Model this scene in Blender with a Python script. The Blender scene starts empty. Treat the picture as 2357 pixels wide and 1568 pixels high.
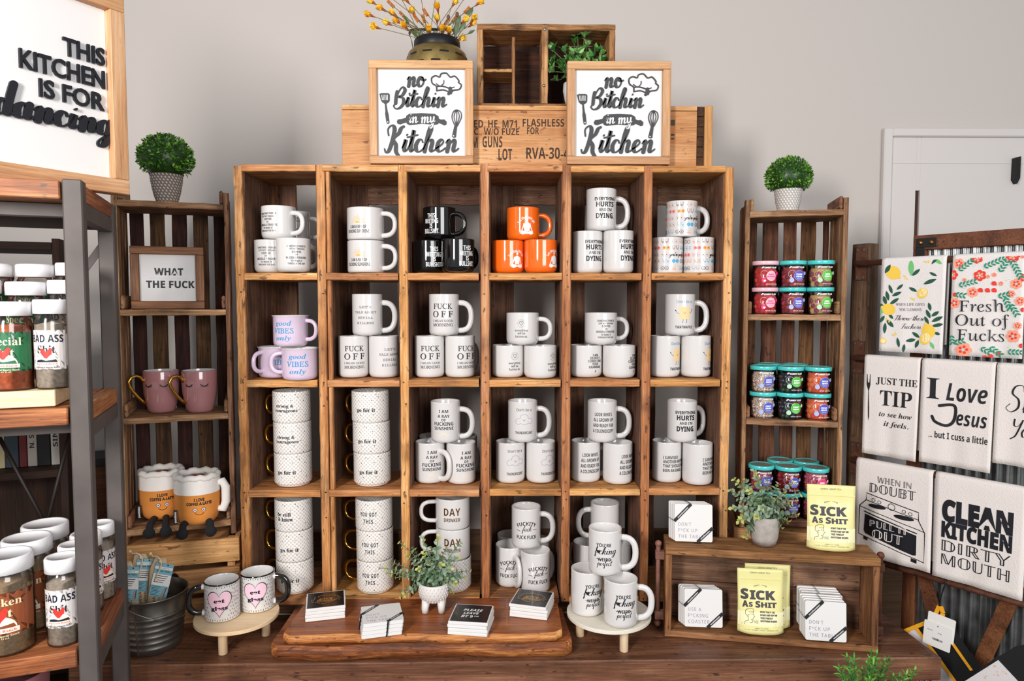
import bpy, math, random
from mathutils import Vector, Matrix
R = math.radians
random.seed(7)
SC = bpy.context.scene
COL = SC.collection

# ------------------------------------------------------------------ camera, world, lights, exposure
CAM = Vector((0.0, 0.0, 1.5)); PITCH = R(3.2); YAW = R(0.8); FPX = 1571.3
FW = Vector((math.sin(YAW)*math.cos(PITCH), math.cos(YAW)*math.cos(PITCH), -math.sin(PITCH)))
RT = Vector((math.cos(YAW), -math.sin(YAW), 0)); UP = RT.cross(FW)
cd = bpy.data.cameras.new('camera'); cam = bpy.data.objects.new('camera', cd); COL.objects.link(cam)
cd.sensor_width = 36.0; cd.lens = 36.0*FPX/2357.0; cd.clip_start = 0.02
cam.location = CAM
cam.rotation_euler = Matrix((RT, UP, -FW)).transposed().to_euler()
SC.camera = cam
SC.view_settings.view_transform = 'Standard'; SC.view_settings.look = 'None'
SC.view_settings.exposure = 0.0; SC.view_settings.gamma = 1.0; SC.view_settings.use_curve_mapping = False
wd = bpy.data.worlds.new('world'); SC.world = wd; wd.use_nodes = True
wd.node_tree.nodes['Background'].inputs[0].default_value = (0.9, 0.95, 1.0, 1)
wd.node_tree.nodes['Background'].inputs[1].default_value = 0.42

def area(name, loc, target, sx, sy, power, col, spread=180):
    l = bpy.data.lights.new(name, 'AREA'); l.shape = 'RECTANGLE'; l.size = sx; l.size_y = sy
    l.energy = power; l.color = col; l.spread = R(spread)
    o = bpy.data.objects.new(name, l); COL.objects.link(o); o.location = loc
    o.rotation_euler = (Vector(target)-Vector(loc)).to_track_quat('-Z', 'Y').to_euler()
    return o
area('softbox_light', (-1.12, -0.6, 2.05), (0.1, 2.1, 1.40), 0.34, 0.80, 66, (1.0, 0.965, 0.94))
area('right_fill_light', (1.7, -1.9, 2.0), (0.5, 2.2, 1.2), 1.8, 1.5, 82, (1.0, 0.98, 0.97))  # unseen fill lamp added to brighten the right side; no known window there

# ------------------------------------------------------------------ pixel -> place
def at(px, py, Y=None, Z=None):
    d = FW + RT*((px-1178.5)/FPX) - UP*((py-784.0)/FPX)
    t = Y/d.y if Y is not None else (Z-CAM.z)/d.z
    return CAM + d*t

# ------------------------------------------------------------------ colours and materials
def hx(s):
    s = s.lstrip('#'); out = []
    for i in (0, 2, 4):
        c = int(s[i:i+2], 16)/255.0
        out.append(c/12.92 if c <= .04045 else ((c+.055)/1.055)**2.4)
    return (out[0], out[1], out[2], 1.0)
MATS = {}
def newmat(name):
    m = bpy.data.materials.new(name); m.use_nodes = True
    return m, m.node_tree, m.node_tree.nodes['Principled BSDF']
def plain(name, col, rough=.5, metal=0.0, coat=0.0, noise=0.0, nscale=40, bump=0.0, spec=0.5, sss=0.0):
    if name in MATS: return MATS[name]
    m, nt, b = newmat(name); N = nt.nodes.new; L = nt.links.new
    c = hx(col); b.inputs['Base Color'].default_value = c
    b.inputs['Roughness'].default_value = rough; b.inputs['Metallic'].default_value = metal
    b.inputs['Coat Weight'].default_value = coat; b.inputs['Coat Roughness'].default_value = .05
    b.inputs['Specular IOR Level'].default_value = spec
    if noise or bump:
        tc = N('ShaderNodeTexCoord'); n = N('ShaderNodeTexNoise'); n.inputs['Scale'].default_value = nscale
        n.inputs['Detail'].default_value = 5; L(tc.outputs['Object'], n.inputs['Vector'])
        if noise:
            r = N('ShaderNodeValToRGB'); e = r.color_ramp.elements
            e[0].position = .3; e[1].position = .7
            e[0].color = tuple(x*(1-noise) for x in c[:3])+(1,); e[1].color = tuple(min(1, x*(1+noise)) for x in c[:3])+(1,)
            L(n.outputs['Fac'], r.inputs['Fac']); L(r.outputs['Color'], b.inputs['Base Color'])
        if bump:
            bp = N('ShaderNodeBump'); bp.inputs['Strength'].default_value = bump; bp.inputs['Distance'].default_value = .002
            L(n.outputs['Fac'], bp.inputs['Height']); L(bp.outputs['Normal'], b.inputs['Normal'])
    MATS[name] = m; return m
def wood(name, dark, mid, light, axis='X', scale=1.0, rough=.6, stain=None, stain_amt=.5, bump=.25, coat=0.0, vary=.25, knots=True, saw=0.0):
    """procedural timber: grain runs along the given axis of the part"""
    if name in MATS: return MATS[name]
    m, nt, b = newmat(name); N = nt.nodes.new; L = nt.links.new
    tc = N('ShaderNodeTexCoord'); oi = N('ShaderNodeObjectInfo')
    mul = N('ShaderNodeVectorMath'); mul.operation = 'SCALE'; mul.inputs[0].default_value = (7.3, 5.1, 9.7)
    L(oi.outputs['Random'], mul.inputs['Scale'])
    add = N('ShaderNodeVectorMath'); L(tc.outputs['Object'], add.inputs[0]); L(mul.outputs[0], add.inputs[1])
    mp = N('ShaderNodeMapping'); s = {'X': (2.2, 26, 26), 'Y': (26, 2.2, 26), 'Z': (26, 26, 2.2)}[axis]
    mp.inputs['Scale'].default_value = tuple(x*scale for x in s); L(add.outputs[0], mp.inputs['Vector'])
    n1 = N('ShaderNodeTexNoise'); n1.inputs['Scale'].default_value = 1.0; n1.inputs['Detail'].default_value = 7
    n1.inputs['Roughness'].default_value = .62; n1.inputs['Distortion'].default_value = .6; L(mp.outputs[0], n1.inputs['Vector'])
    mp2 = N('ShaderNodeMapping'); s2 = {'X': (9, 240, 240), 'Y': (240, 9, 240), 'Z': (240, 240, 9)}[axis]
    mp2.inputs['Scale'].default_value = s2; L(add.outputs[0], mp2.inputs['Vector'])
    n2 = N('ShaderNodeTexNoise'); n2.inputs['Scale'].default_value = 1.0; n2.inputs['Detail'].default_value = 4; n2.inputs['Roughness'].default_value = .7; L(mp2.outputs[0], n2.inputs['Vector'])
    mx = N('ShaderNodeMath'); mx.operation = 'MULTIPLY_ADD'; mx.inputs[1].default_value = .62
    sub = N('ShaderNodeMath'); sub.operation = 'MULTIPLY_ADD'; sub.inputs[1].default_value = .72; sub.inputs[2].default_value = -.17
    L(n1.outputs['Fac'], sub.inputs[0]); L(n2.outputs['Fac'], mx.inputs[0]); L(sub.outputs[0], mx.inputs[2])
    r = N('ShaderNodeValToRGB'); e = r.color_ramp.elements
    e[0].position = .30; e[0].color = hx(dark); e[1].position = .70; e[1].color = hx(light)
    k = e.new(.50); k.color = hx(mid); L(mx.outputs[0], r.inputs['Fac'])
    col = r.outputs['Color']
    if stain:
        n3 = N('ShaderNodeTexNoise'); n3.inputs['Scale'].default_value = 9*scale; n3.inputs['Detail'].default_value = 6; L(add.outputs[0], n3.inputs['Vector'])
        mp3 = N('ShaderNodeMapRange'); mp3.inputs['From Min'].default_value = .52; mp3.inputs['From Max'].default_value = .72
        mp3.inputs['To Max'].default_value = stain_amt; L(n3.outputs['Fac'], mp3.inputs['Value'])
        mc = N('ShaderNodeMix'); mc.data_type = 'RGBA'; mc.inputs['B'].default_value = hx(stain)
        L(mp3.outputs[0], mc.inputs['Factor']); L(col, mc.inputs['A']); col = mc.outputs['Result']
    n4 = N('ShaderNodeTexNoise'); n4.inputs['Scale'].default_value = 1.0; n4.inputs['Detail'].default_value = 2     # dark flecks and nail stains
    mp4 = N('ShaderNodeMapping'); mp4.inputs['Scale'].default_value = {'X': (34, 95, 95), 'Y': (95, 34, 95), 'Z': (95, 95, 34)}[axis]; L(add.outputs[0], mp4.inputs['Vector']); L(mp4.outputs[0], n4.inputs['Vector'])
    mr4 = N('ShaderNodeMapRange'); mr4.inputs['From Min'].default_value = .64; mr4.inputs['From Max'].default_value = .72; mr4.inputs['To Max'].default_value = .75 if stain else .25; L(n4.outputs['Fac'], mr4.inputs['Value'])
    mc4 = N('ShaderNodeMix'); mc4.data_type = 'RGBA'; mc4.inputs['B'].default_value = hx(stain or dark); L(mr4.outputs[0], mc4.inputs['Factor']); L(col, mc4.inputs['A']); col = mc4.outputs['Result']
    hs = N('ShaderNodeHueSaturation'); vr = N('ShaderNodeMapRange'); vr.inputs['To Min'].default_value = 1-vary; vr.inputs['To Max'].default_value = 1+vary
    L(oi.outputs['Random'], vr.inputs['Value']); L(vr.outputs[0], hs.inputs['Value']); vh = N('ShaderNodeMapRange'); vh.inputs['To Min'].default_value = .5-vary*.05; vh.inputs['To Max'].default_value = .5+vary*.05; L(oi.outputs['Random'], vh.inputs['Value']); L(vh.outputs[0], hs.inputs['Hue']); L(col, hs.inputs['Color'])
    L(hs.outputs['Color'], b.inputs['Base Color'])
    b.inputs['Roughness'].default_value = rough; b.inputs['Coat Weight'].default_value = coat
    b.inputs['Specular IOR Level'].default_value = .35
    bp = N('ShaderNodeBump'); bp.inputs['Strength'].default_value = bump; bp.inputs['Distance'].default_value = .003
    h = mx.outputs[0]
    if saw:
        wv = N('ShaderNodeTexWave'); wv.wave_type = 'BANDS'; wv.bands_direction = axis; wv.inputs['Scale'].default_value = saw
        wv.inputs['Distortion'].default_value = 1.0; L(tc.outputs['Object'], wv.inputs['Vector'])
        am = N('ShaderNodeMath'); am.operation = 'MULTIPLY_ADD'; am.inputs[1].default_value = .3; L(wv.outputs['Fac'], am.inputs[0]); L(h, am.inputs[2]); h = am.outputs[0]
    L(h, bp.inputs['Height']); L(bp.outputs['Normal'], b.inputs['Normal'])
    MATS[name] = m; return m
def clear(name, tint, amount=.06, rough=.03):
    """thin clear plastic wall: see-through with a fresnel sheen"""
    if name in MATS: return MATS[name]
    m, nt, b = newmat(name); N = nt.nodes.new; L = nt.links.new
    nt.nodes.remove(b); out = nt.nodes['Material Output']
    t = N('ShaderNodeBsdfTransparent'); t.inputs[0].default_value = hx(tint)
    g = N('ShaderNodeBsdfGlossy'); g.inputs['Roughness'].default_value = rough
    f = N('ShaderNodeFresnel'); f.inputs[0].default_value = 1.45
    a = N('ShaderNodeMath'); a.operation = 'ADD'; a.inputs[1].default_value = amount; L(f.outputs[0], a.inputs[0])
    x = N('ShaderNodeMixShader'); L(a.outputs[0], x.inputs[0]); L(t.outputs[0], x.inputs[1]); L(g.outputs[0], x.inputs[2]); L(x.outputs[0], out.inputs['Surface'])
    MATS[name] = m; return m
def speckle(name, cols, scale, rough=.6):
    if name in MATS: return MATS[name]
    m, nt, b = newmat(name); N = nt.nodes.new; L = nt.links.new
    tc = N('ShaderNodeTexCoord'); v = N('ShaderNodeTexVoronoi'); v.inputs['Scale'].default_value = scale; L(tc.outputs['Object'], v.inputs['Vector'])
    sp = N('ShaderNodeSeparateColor'); L(v.outputs['Color'], sp.inputs[0])
    r = N('ShaderNodeValToRGB'); r.color_ramp.interpolation = 'CONSTANT'; e = r.color_ramp.elements
    for i, c in enumerate(cols):
        k = e[i] if i < 2 else e.new(i/len(cols))
        k.position = i/len(cols); k.color = hx(c)
    L(sp.outputs[0], r.inputs['Fac']); L(r.outputs['Color'], b.inputs['Base Color']); b.inputs['Roughness'].default_value = rough
    bp = N('ShaderNodeBump'); bp.inputs['Strength'].default_value = .6; bp.inputs['Distance'].default_value = .001; bp.invert = True
    L(v.outputs['Distance'], bp.inputs['Height']); L(bp.outputs['Normal'], b.inputs['Normal'])
    MATS[name] = m; return m

# ------------------------------------------------------------------ mesh builder
class MB:
    def __init__(s): s.v = []; s.f = []; s.m = []; s.s = []
    def add(s, vs, fs, m=0, sm=False, M=None):
        o = len(s.v)
        if M is None: s.v += [tuple(p) for p in vs]
        else: s.v += [tuple(M @ Vector(p)) for p in vs]
        for k in fs: s.f.append(tuple(o+i for i in k)); s.m.append(m); s.s.append(sm)
        return s
    def box(s, x0, x1, y0, y1, z0, z1, m=0, b=.0015, M=None):
        b = min(b, (x1-x0)*.45, (y1-y0)*.45, (z1-z0)*.45)
        vs = []; idx = {}
        for i, (x, dx) in enumerate(((x0, 1), (x1, -1))):
            for j, (y, dy) in enumerate(((y0, 1), (y1, -1))):
                for k, (z, dz) in enumerate(((z0, 1), (z1, -1))):
                    for a in range(3):
                        idx[i, j, k, a] = len(vs)
                        vs.append((x+(0 if a == 0 else dx*b), y+(0 if a == 1 else dy*b), z+(0 if a == 2 else dz*b)))
        fs = []
        q = ((0, 0), (1, 0), (1, 1), (0, 1))
        for t in (0, 1):
            fs.append([idx[t, j, k, 0] for j, k in (q if t else q[::-1])])
            fs.append([idx[j, t, k, 1] for j, k in (q[::-1] if t else q)])
            fs.append([idx[j, k, t, 2] for j, k in (q if t else q[::-1])])
        for p in (0, 1):
            for r_ in (0, 1):
                fs.append((idx[0, p, r_, 1], idx[1, p, r_, 1], idx[1, p, r_, 2], idx[0, p, r_, 2]) if p == r_ else (idx[0, p, r_, 2], idx[1, p, r_, 2], idx[1, p, r_, 1], idx[0, p, r_, 1]))
                fs.append((idx[p, 0, r_, 2], idx[p, 1, r_, 2], idx[p, 1, r_, 0], idx[p, 0, r_, 0]) if p == r_ else (idx[p, 0, r_, 0], idx[p, 1, r_, 0], idx[p, 1, r_, 2], idx[p, 0, r_, 2]))
                fs.append((idx[p, r_, 0, 0], idx[p, r_, 1, 0], idx[p, r_, 1, 1], idx[p, r_, 0, 1]) if p == r_ else (idx[p, r_, 0, 1], idx[p, r_, 1, 1], idx[p, r_, 1, 0], idx[p, r_, 0, 0]))
        for i in (0, 1):
            for j in (0, 1):
                for k in (0, 1):
                    t = (idx[i, j, k, 0], idx[i, j, k, 1], idx[i, j, k, 2])
                    fs.append(t if (i+j+k) % 2 else t[::-1])
        return s.add(vs, fs, m, False, M)
    def rough_box(s, x0, x1, y0, y1, z0, z1, axis, m=0, j=.0015, n=10, b=.002, M=None):
        """a worn board: cross-section ring swept along its axis with jitter"""
        ax = 'XYZ'.index(axis); lo = (x0, y0, z0); hi = (x1, y1, z1); o1, o2 = [i for i in range(3) if i != ax]
        vs = []; fs = []
        for i in range(n+1):
            t = lo[ax]+(hi[ax]-lo[ax])*i/n
            ring = ((lo[o1]+b, lo[o2]), (hi[o1]-b, lo[o2]), (hi[o1], lo[o2]+b), (hi[o1], hi[o2]-b), (hi[o1]-b, hi[o2]), (lo[o1]+b, hi[o2]), (lo[o1], hi[o2]-b), (lo[o1], lo[o2]+b))
            jj = [random.gauss(0, j) for _ in range(4)]
            for q, (a, c) in enumerate(ring):
                p = [0, 0, 0]; p[ax] = t+(random.gauss(0, j*.5) if i in (0, n) else 0)
                p[o1] = a+(jj[0] if q in (6, 7) else jj[1] if q in (2, 3) else 0)*.7; p[o2] = c+(jj[2] if q in (0, 1) else jj[3] if q in (4, 5) else 0)*.7
                vs.append(p)
        flip = ax == 1
        for i in range(n):
            for q in range(8):
                a, c = i*8+q, i*8+(q+1) % 8
                f = (a, c, c+8, a+8); fs.append(f[::-1] if flip else f)
        f = list(range(8)); fs.append(f if flip else f[::-1]); f = [n*8+q for q in range(8)]; fs.append(f[::-1] if flip else f)
        return s.add(vs, fs, m, False, M)
    def beam(s, p, q, w, h, m=0, b=.0012, roll=(0, 0, 1)):
        p = Vector(p); q = Vector(q); d = q-p; L = d.length; x = d/L; y = Vector(roll).cross(x)
        if y.length < 1e-4: y = Vector((0, 1, 0)).cross(x)
        y.normalize(); z = x.cross(y)
        M = Matrix.Translation(p) @ Matrix((x, y, z)).transposed().to_4x4()
        return s.box(0, L, -w/2, w/2, -h/2, h/2, m, b, M)
    def lathe(s, prof, n=40, m=0, sm=True, M=None, a0=0, a1=None, mfun=None):
        vs = []; fs = []; full = a1 is None; k = n if full else n+1
        for r_, z in prof:
            for i in range(k):
                a = a0+(2*math.pi if full else a1-a0)*i/n
                vs.append((r_*math.sin(a), -r_*math.cos(a), z))
        for j in range(len(prof)-1):
            for i in range(n):
                c, d = j*k+i, j*k+(i+1) % k
                fs.append((c, d, d+k, c+k))
        return s.add(vs, fs, m, sm, M)
    def disc(s, r_, z, n=40, m=0, up=True, M=None):
        vs = [(r_*math.sin(2*math.pi*i/n), -r_*math.cos(2*math.pi*i/n), z) for i in range(n)]
        return s.add(vs, [tuple(range(n)) if up else tuple(range(n-1, -1, -1))], m, False, M)
    def tube(s, pts, r_, n=8, m=0, sm=True, cap=True, M=None, flat=1.0, closed=False):
        pts = [Vector(p) for p in pts]; N = len(pts); vs = []; fs = []; up = None
        for i, p in enumerate(pts):
            if closed: d = pts[(i+1) % N]-pts[i-1]
            else: d = pts[min(i+1, N-1)]-pts[max(i-1, 0)]
            d.normalize()
            if up is None: up = Vector((0, 0, 1)) if abs(d.z) < .9 else Vector((1, 0, 0))
            x = up.cross(d)
            if x.length < 1e-5: x = Vector((1, 0, 0)).cross(d)
            x.normalize(); y = d.cross(x); up = y
            rr = r_[i] if isinstance(r_, (list, tuple)) else r_
            for k in range(n):
                a = 2*math.pi*k/n; vs.append(p+x*(rr*math.cos(a))+y*(rr*flat*math.sin(a)))
        for i in range(N if closed else N-1):
            for k in range(n):
                a, c = i*n+k, i*n+(k+1) % n; e = ((i+1) % N)*n
                fs.append((a, c, e+(k+1) % n, e+k))
        if cap and not closed: fs.append(tuple(range(n-1, -1, -1))); fs.append(tuple((N-1)*n+k for k in range(n)))
        return s.add(vs, fs, m, sm, M)
    def prism(s, poly, d, m=0, M=None, sm=False):
        """outline in XZ facing -Y, d thick towards +Y"""
        n = len(poly); ar = sum(poly[i][0]*poly[(i+1) % n][1]-poly[(i+1) % n][0]*poly[i][1] for i in range(n))
        if ar < 0: poly = poly[::-1]
        vs = [(x, 0, z) for x, z in poly]+[(x, d, z) for x, z in poly]
        fs = [tuple(range(n)), tuple(range(2*n-1, n-1, -1))]+[((i+1) % n, i, i+n, (i+1) % n+n) for i in range(n)]
        return s.add(vs, fs, m, sm, M)
    def blob(s, c, r_, m=0, n=8, sq=(1, 1, 1), rot=None):
        vs = []; fs = []; k = max(4, n//2)
        for j in range(k+1):
            t = math.pi*j/k
            for i in range(n):
                a = 2*math.pi*i/n; p = Vector((math.sin(t)*math.cos(a)*sq[0], math.sin(t)*math.sin(a)*sq[1], math.cos(t)*sq[2]))*r_
                if rot: p = rot @ p
                vs.append(Vector(c)+p)
        for j in range(k):
            for i in range(n):
                a, b = j*n+i, j*n+(i+1) % n; fs.append((a, a+n, b+n, b))
        return s.add(vs, fs, m, True)
    def leaf(s, base, d, nrm, L, w, m=0, curl=.15, seg=3, shape=1.0):
        d = Vector(d).normalized(); x = d.cross(Vector(nrm))
        if x.length < 1e-4: x = d.orthogonal()
        x.normalize(); nn = x.cross(d); vs = []; fs = []
        for i in range(seg+1):
            t = i/seg; ww = w*.5*math.sin(math.pi*min(1, (t*.92+.08))**shape) if i < seg else 0.0
            c = Vector(base)+d*(L*t)+nn*(-curl*L*t*t)
            vs += [c-x*ww+nn*(ww*.35), c, c+x*ww+nn*(ww*.35)]
        for i in range(seg):
            a = i*3; fs += [(a, a+1, a+4, a+3), (a+1, a+2, a+5, a+4)]
        return s.add(vs, fs, m, True)
    def build(s, name, mats, parent=None, world=True, smooth_all=None):
        me = bpy.data.meshes.new(name)
        vs = s.v
        if parent is not None and world:
            I = parent.matrix_basis.inverted(); vs = [tuple(I @ Vector(p)) for p in s.v]
        me.from_pydata([tuple(p) for p in vs], [], s.f)
        if not isinstance(mats, (list, tuple)): mats = [mats]
        for m in mats: me.materials.append(m)
        me.polygons.foreach_set('material_index', s.m); me.polygons.foreach_set('use_smooth', s.s)
        me.update(); 
        o = bpy.data.objects.new(name, me); COL.objects.link(o)
        if parent is not None: o.parent = parent
        return o
LABELS = {}
def tag(o, label, cat, group=None, kind=None):
    o['label'] = label; o['category'] = cat
    if group: o['group'] = group
    if kind: o['kind'] = kind
    LABELS.setdefault(label, []).append(o.name)
    return o
def thing(name, label, cat, loc=(0, 0, 0), rz=0.0, group=None, rot=None):
    o = bpy.data.objects.new(name, None); COL.objects.link(o); o.empty_display_size = .02
    o.location = loc; o.rotation_euler = rot if rot else (0, 0, rz)
    o.matrix_basis = Matrix.LocRotScale(Vector(loc), o.rotation_euler, None)
    return tag(o, label, cat, group)
def struct(o):
    o['kind'] = 'structure'; return o
def dup(root, loc, rz=0.0, label=None, group=None, rot=None):
    r = root.copy(); COL.objects.link(r); r.location = loc; r.rotation_euler = rot if rot else (0, 0, rz)
    if label: r['label'] = label; LABELS.setdefault(label, []).append(r.name)
    if group: r['group'] = group
    for ch in list(root.children):
        c = ch.copy(); COL.objects.link(c); c.parent = r
        for g in list(ch.children):
            d = g.copy(); COL.objects.link(d); d.parent = c
    return r
def frame_matrix(loc, xdir, ydir):
    """X along xdir, Y along ydir (into the thing), Z their cross"""
    x = Vector(xdir).normalized(); y = Vector(ydir); y = (y-x*y.dot(x)).normalized(); z = x.cross(y)
    return Matrix.Translation(Vector(loc)) @ Matrix((x, y, z)).transposed().to_4x4()

# ------------------------------------------------------------------ lettering
def _off(s, up, lo, dg, exc):
    o = ''
    for c in s:
        if c in exc: o += chr(exc[c])
        elif 'A' <= c <= 'Z': o += chr(up+ord(c)-65)
        elif 'a' <= c <= 'z': o += chr(lo+ord(c)-97)
        elif c.isdigit() and dg: o += chr(dg+ord(c)-48)
        else: o += c
    return o
STY = {  # family -> (upper, lower, digits, exceptions, slant removed)
 's': None,
 'sb': (0x1D5D4, 0x1D5EE, 0x1D7EC, {}, 0), 'sr': (0x1D5A0, 0x1D5BA, 0x1D7E2, {}, 0), 'si': (0x1D608, 0x1D622, 0x1D7E2, {}, 0),
 'sbi': (0x1D63C, 0x1D656, 0x1D7EC, {}, 0), 'rb': (0x1D400, 0x1D41A, 0x1D7CE, {}, 0), 'ri': (0x1D434, 0x1D44E, 0, {'h': 0x210E}, 0),
 'r': (0x1D434, 0x1D44E, 0, {'h': 0x210E}, .27), 'rbi': (0x1D468, 0x1D482, 0x1D7CE, {}, 0),
 'ds': (0x1D538, 0x1D552, 0x1D7D8, {'C': 0x2102, 'H': 0x210D, 'N': 0x2115, 'P': 0x2119, 'Q': 0x211A, 'R': 0x211D, 'Z': 0x2124}, 0),
 'mono': (0x1D670, 0x1D68A, 0x1D7F6, {}, 0), 'scb': (0x1D4D0, 0x1D4EA, 0, {}, 0)}
_TC = {}
LET = bpy.data.scenes.new('lettering')          # a scratch scene where type is turned into outlines; removed at the end
def glyphs(text, sty='sb', bold=0.0, space=1.0):
    """flat lettering, cap height 1, baseline 0, x from 0: (verts2d, faces, width)"""
    key = (text, sty, bold, space)
    if key in _TC: return _TC[key]
    st = STY[sty]; body = _off(text, *st[:4]) if st else text
    c = bpy.data.curves.new('lettering', 'FONT'); c.body = body; c.size = 1.0; c.offset = bold; c.space_character = space
    c.resolution_u = 3; c.fill_mode = 'BOTH'
    o = bpy.data.objects.new('lettering', c); LET.collection.objects.link(o); vl = LET.view_layers[0]; vl.update()
    me = bpy.data.meshes.new_from_object(o.evaluated_get(vl.depsgraph))
    sl = st[4] if st else 0
    vs = [(v.co.x-sl*v.co.y, v.co.y) for v in me.vertices]; fs = [tuple(p.vertices) for p in me.polygons]
    bpy.data.objects.remove(o); bpy.data.curves.remove(c); bpy.data.meshes.remove(me)
    if not vs: vs = [(0, 0), (.01, 0), (0, .01)]; fs = [(0, 1, 2)]
    cap = .714; x0 = min(v[0] for v in vs); x1 = max(v[0] for v in vs)
    vs = [((x-x0)/cap, y/cap) for x, y in vs]
    _TC[key] = (vs, fs, (x1-x0)/cap); return _TC[key]
def line2d(text, sty, w=None, h=1.0, x=0.0, y=0.0, al='C', bold=0.0, space=1.0):
    """one line scaled to width w and cap height h; y = middle of the capitals"""
    vs, fs, W = glyphs(text, sty, bold, space); sx = (w/W) if w else h
    W2 = W*sx; ox = x-(W2/2 if al == 'C' else 0 if al == 'L' else W2)
    return [(ox+a*sx, y-h/2+b*h) for a, b in vs], fs

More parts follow.
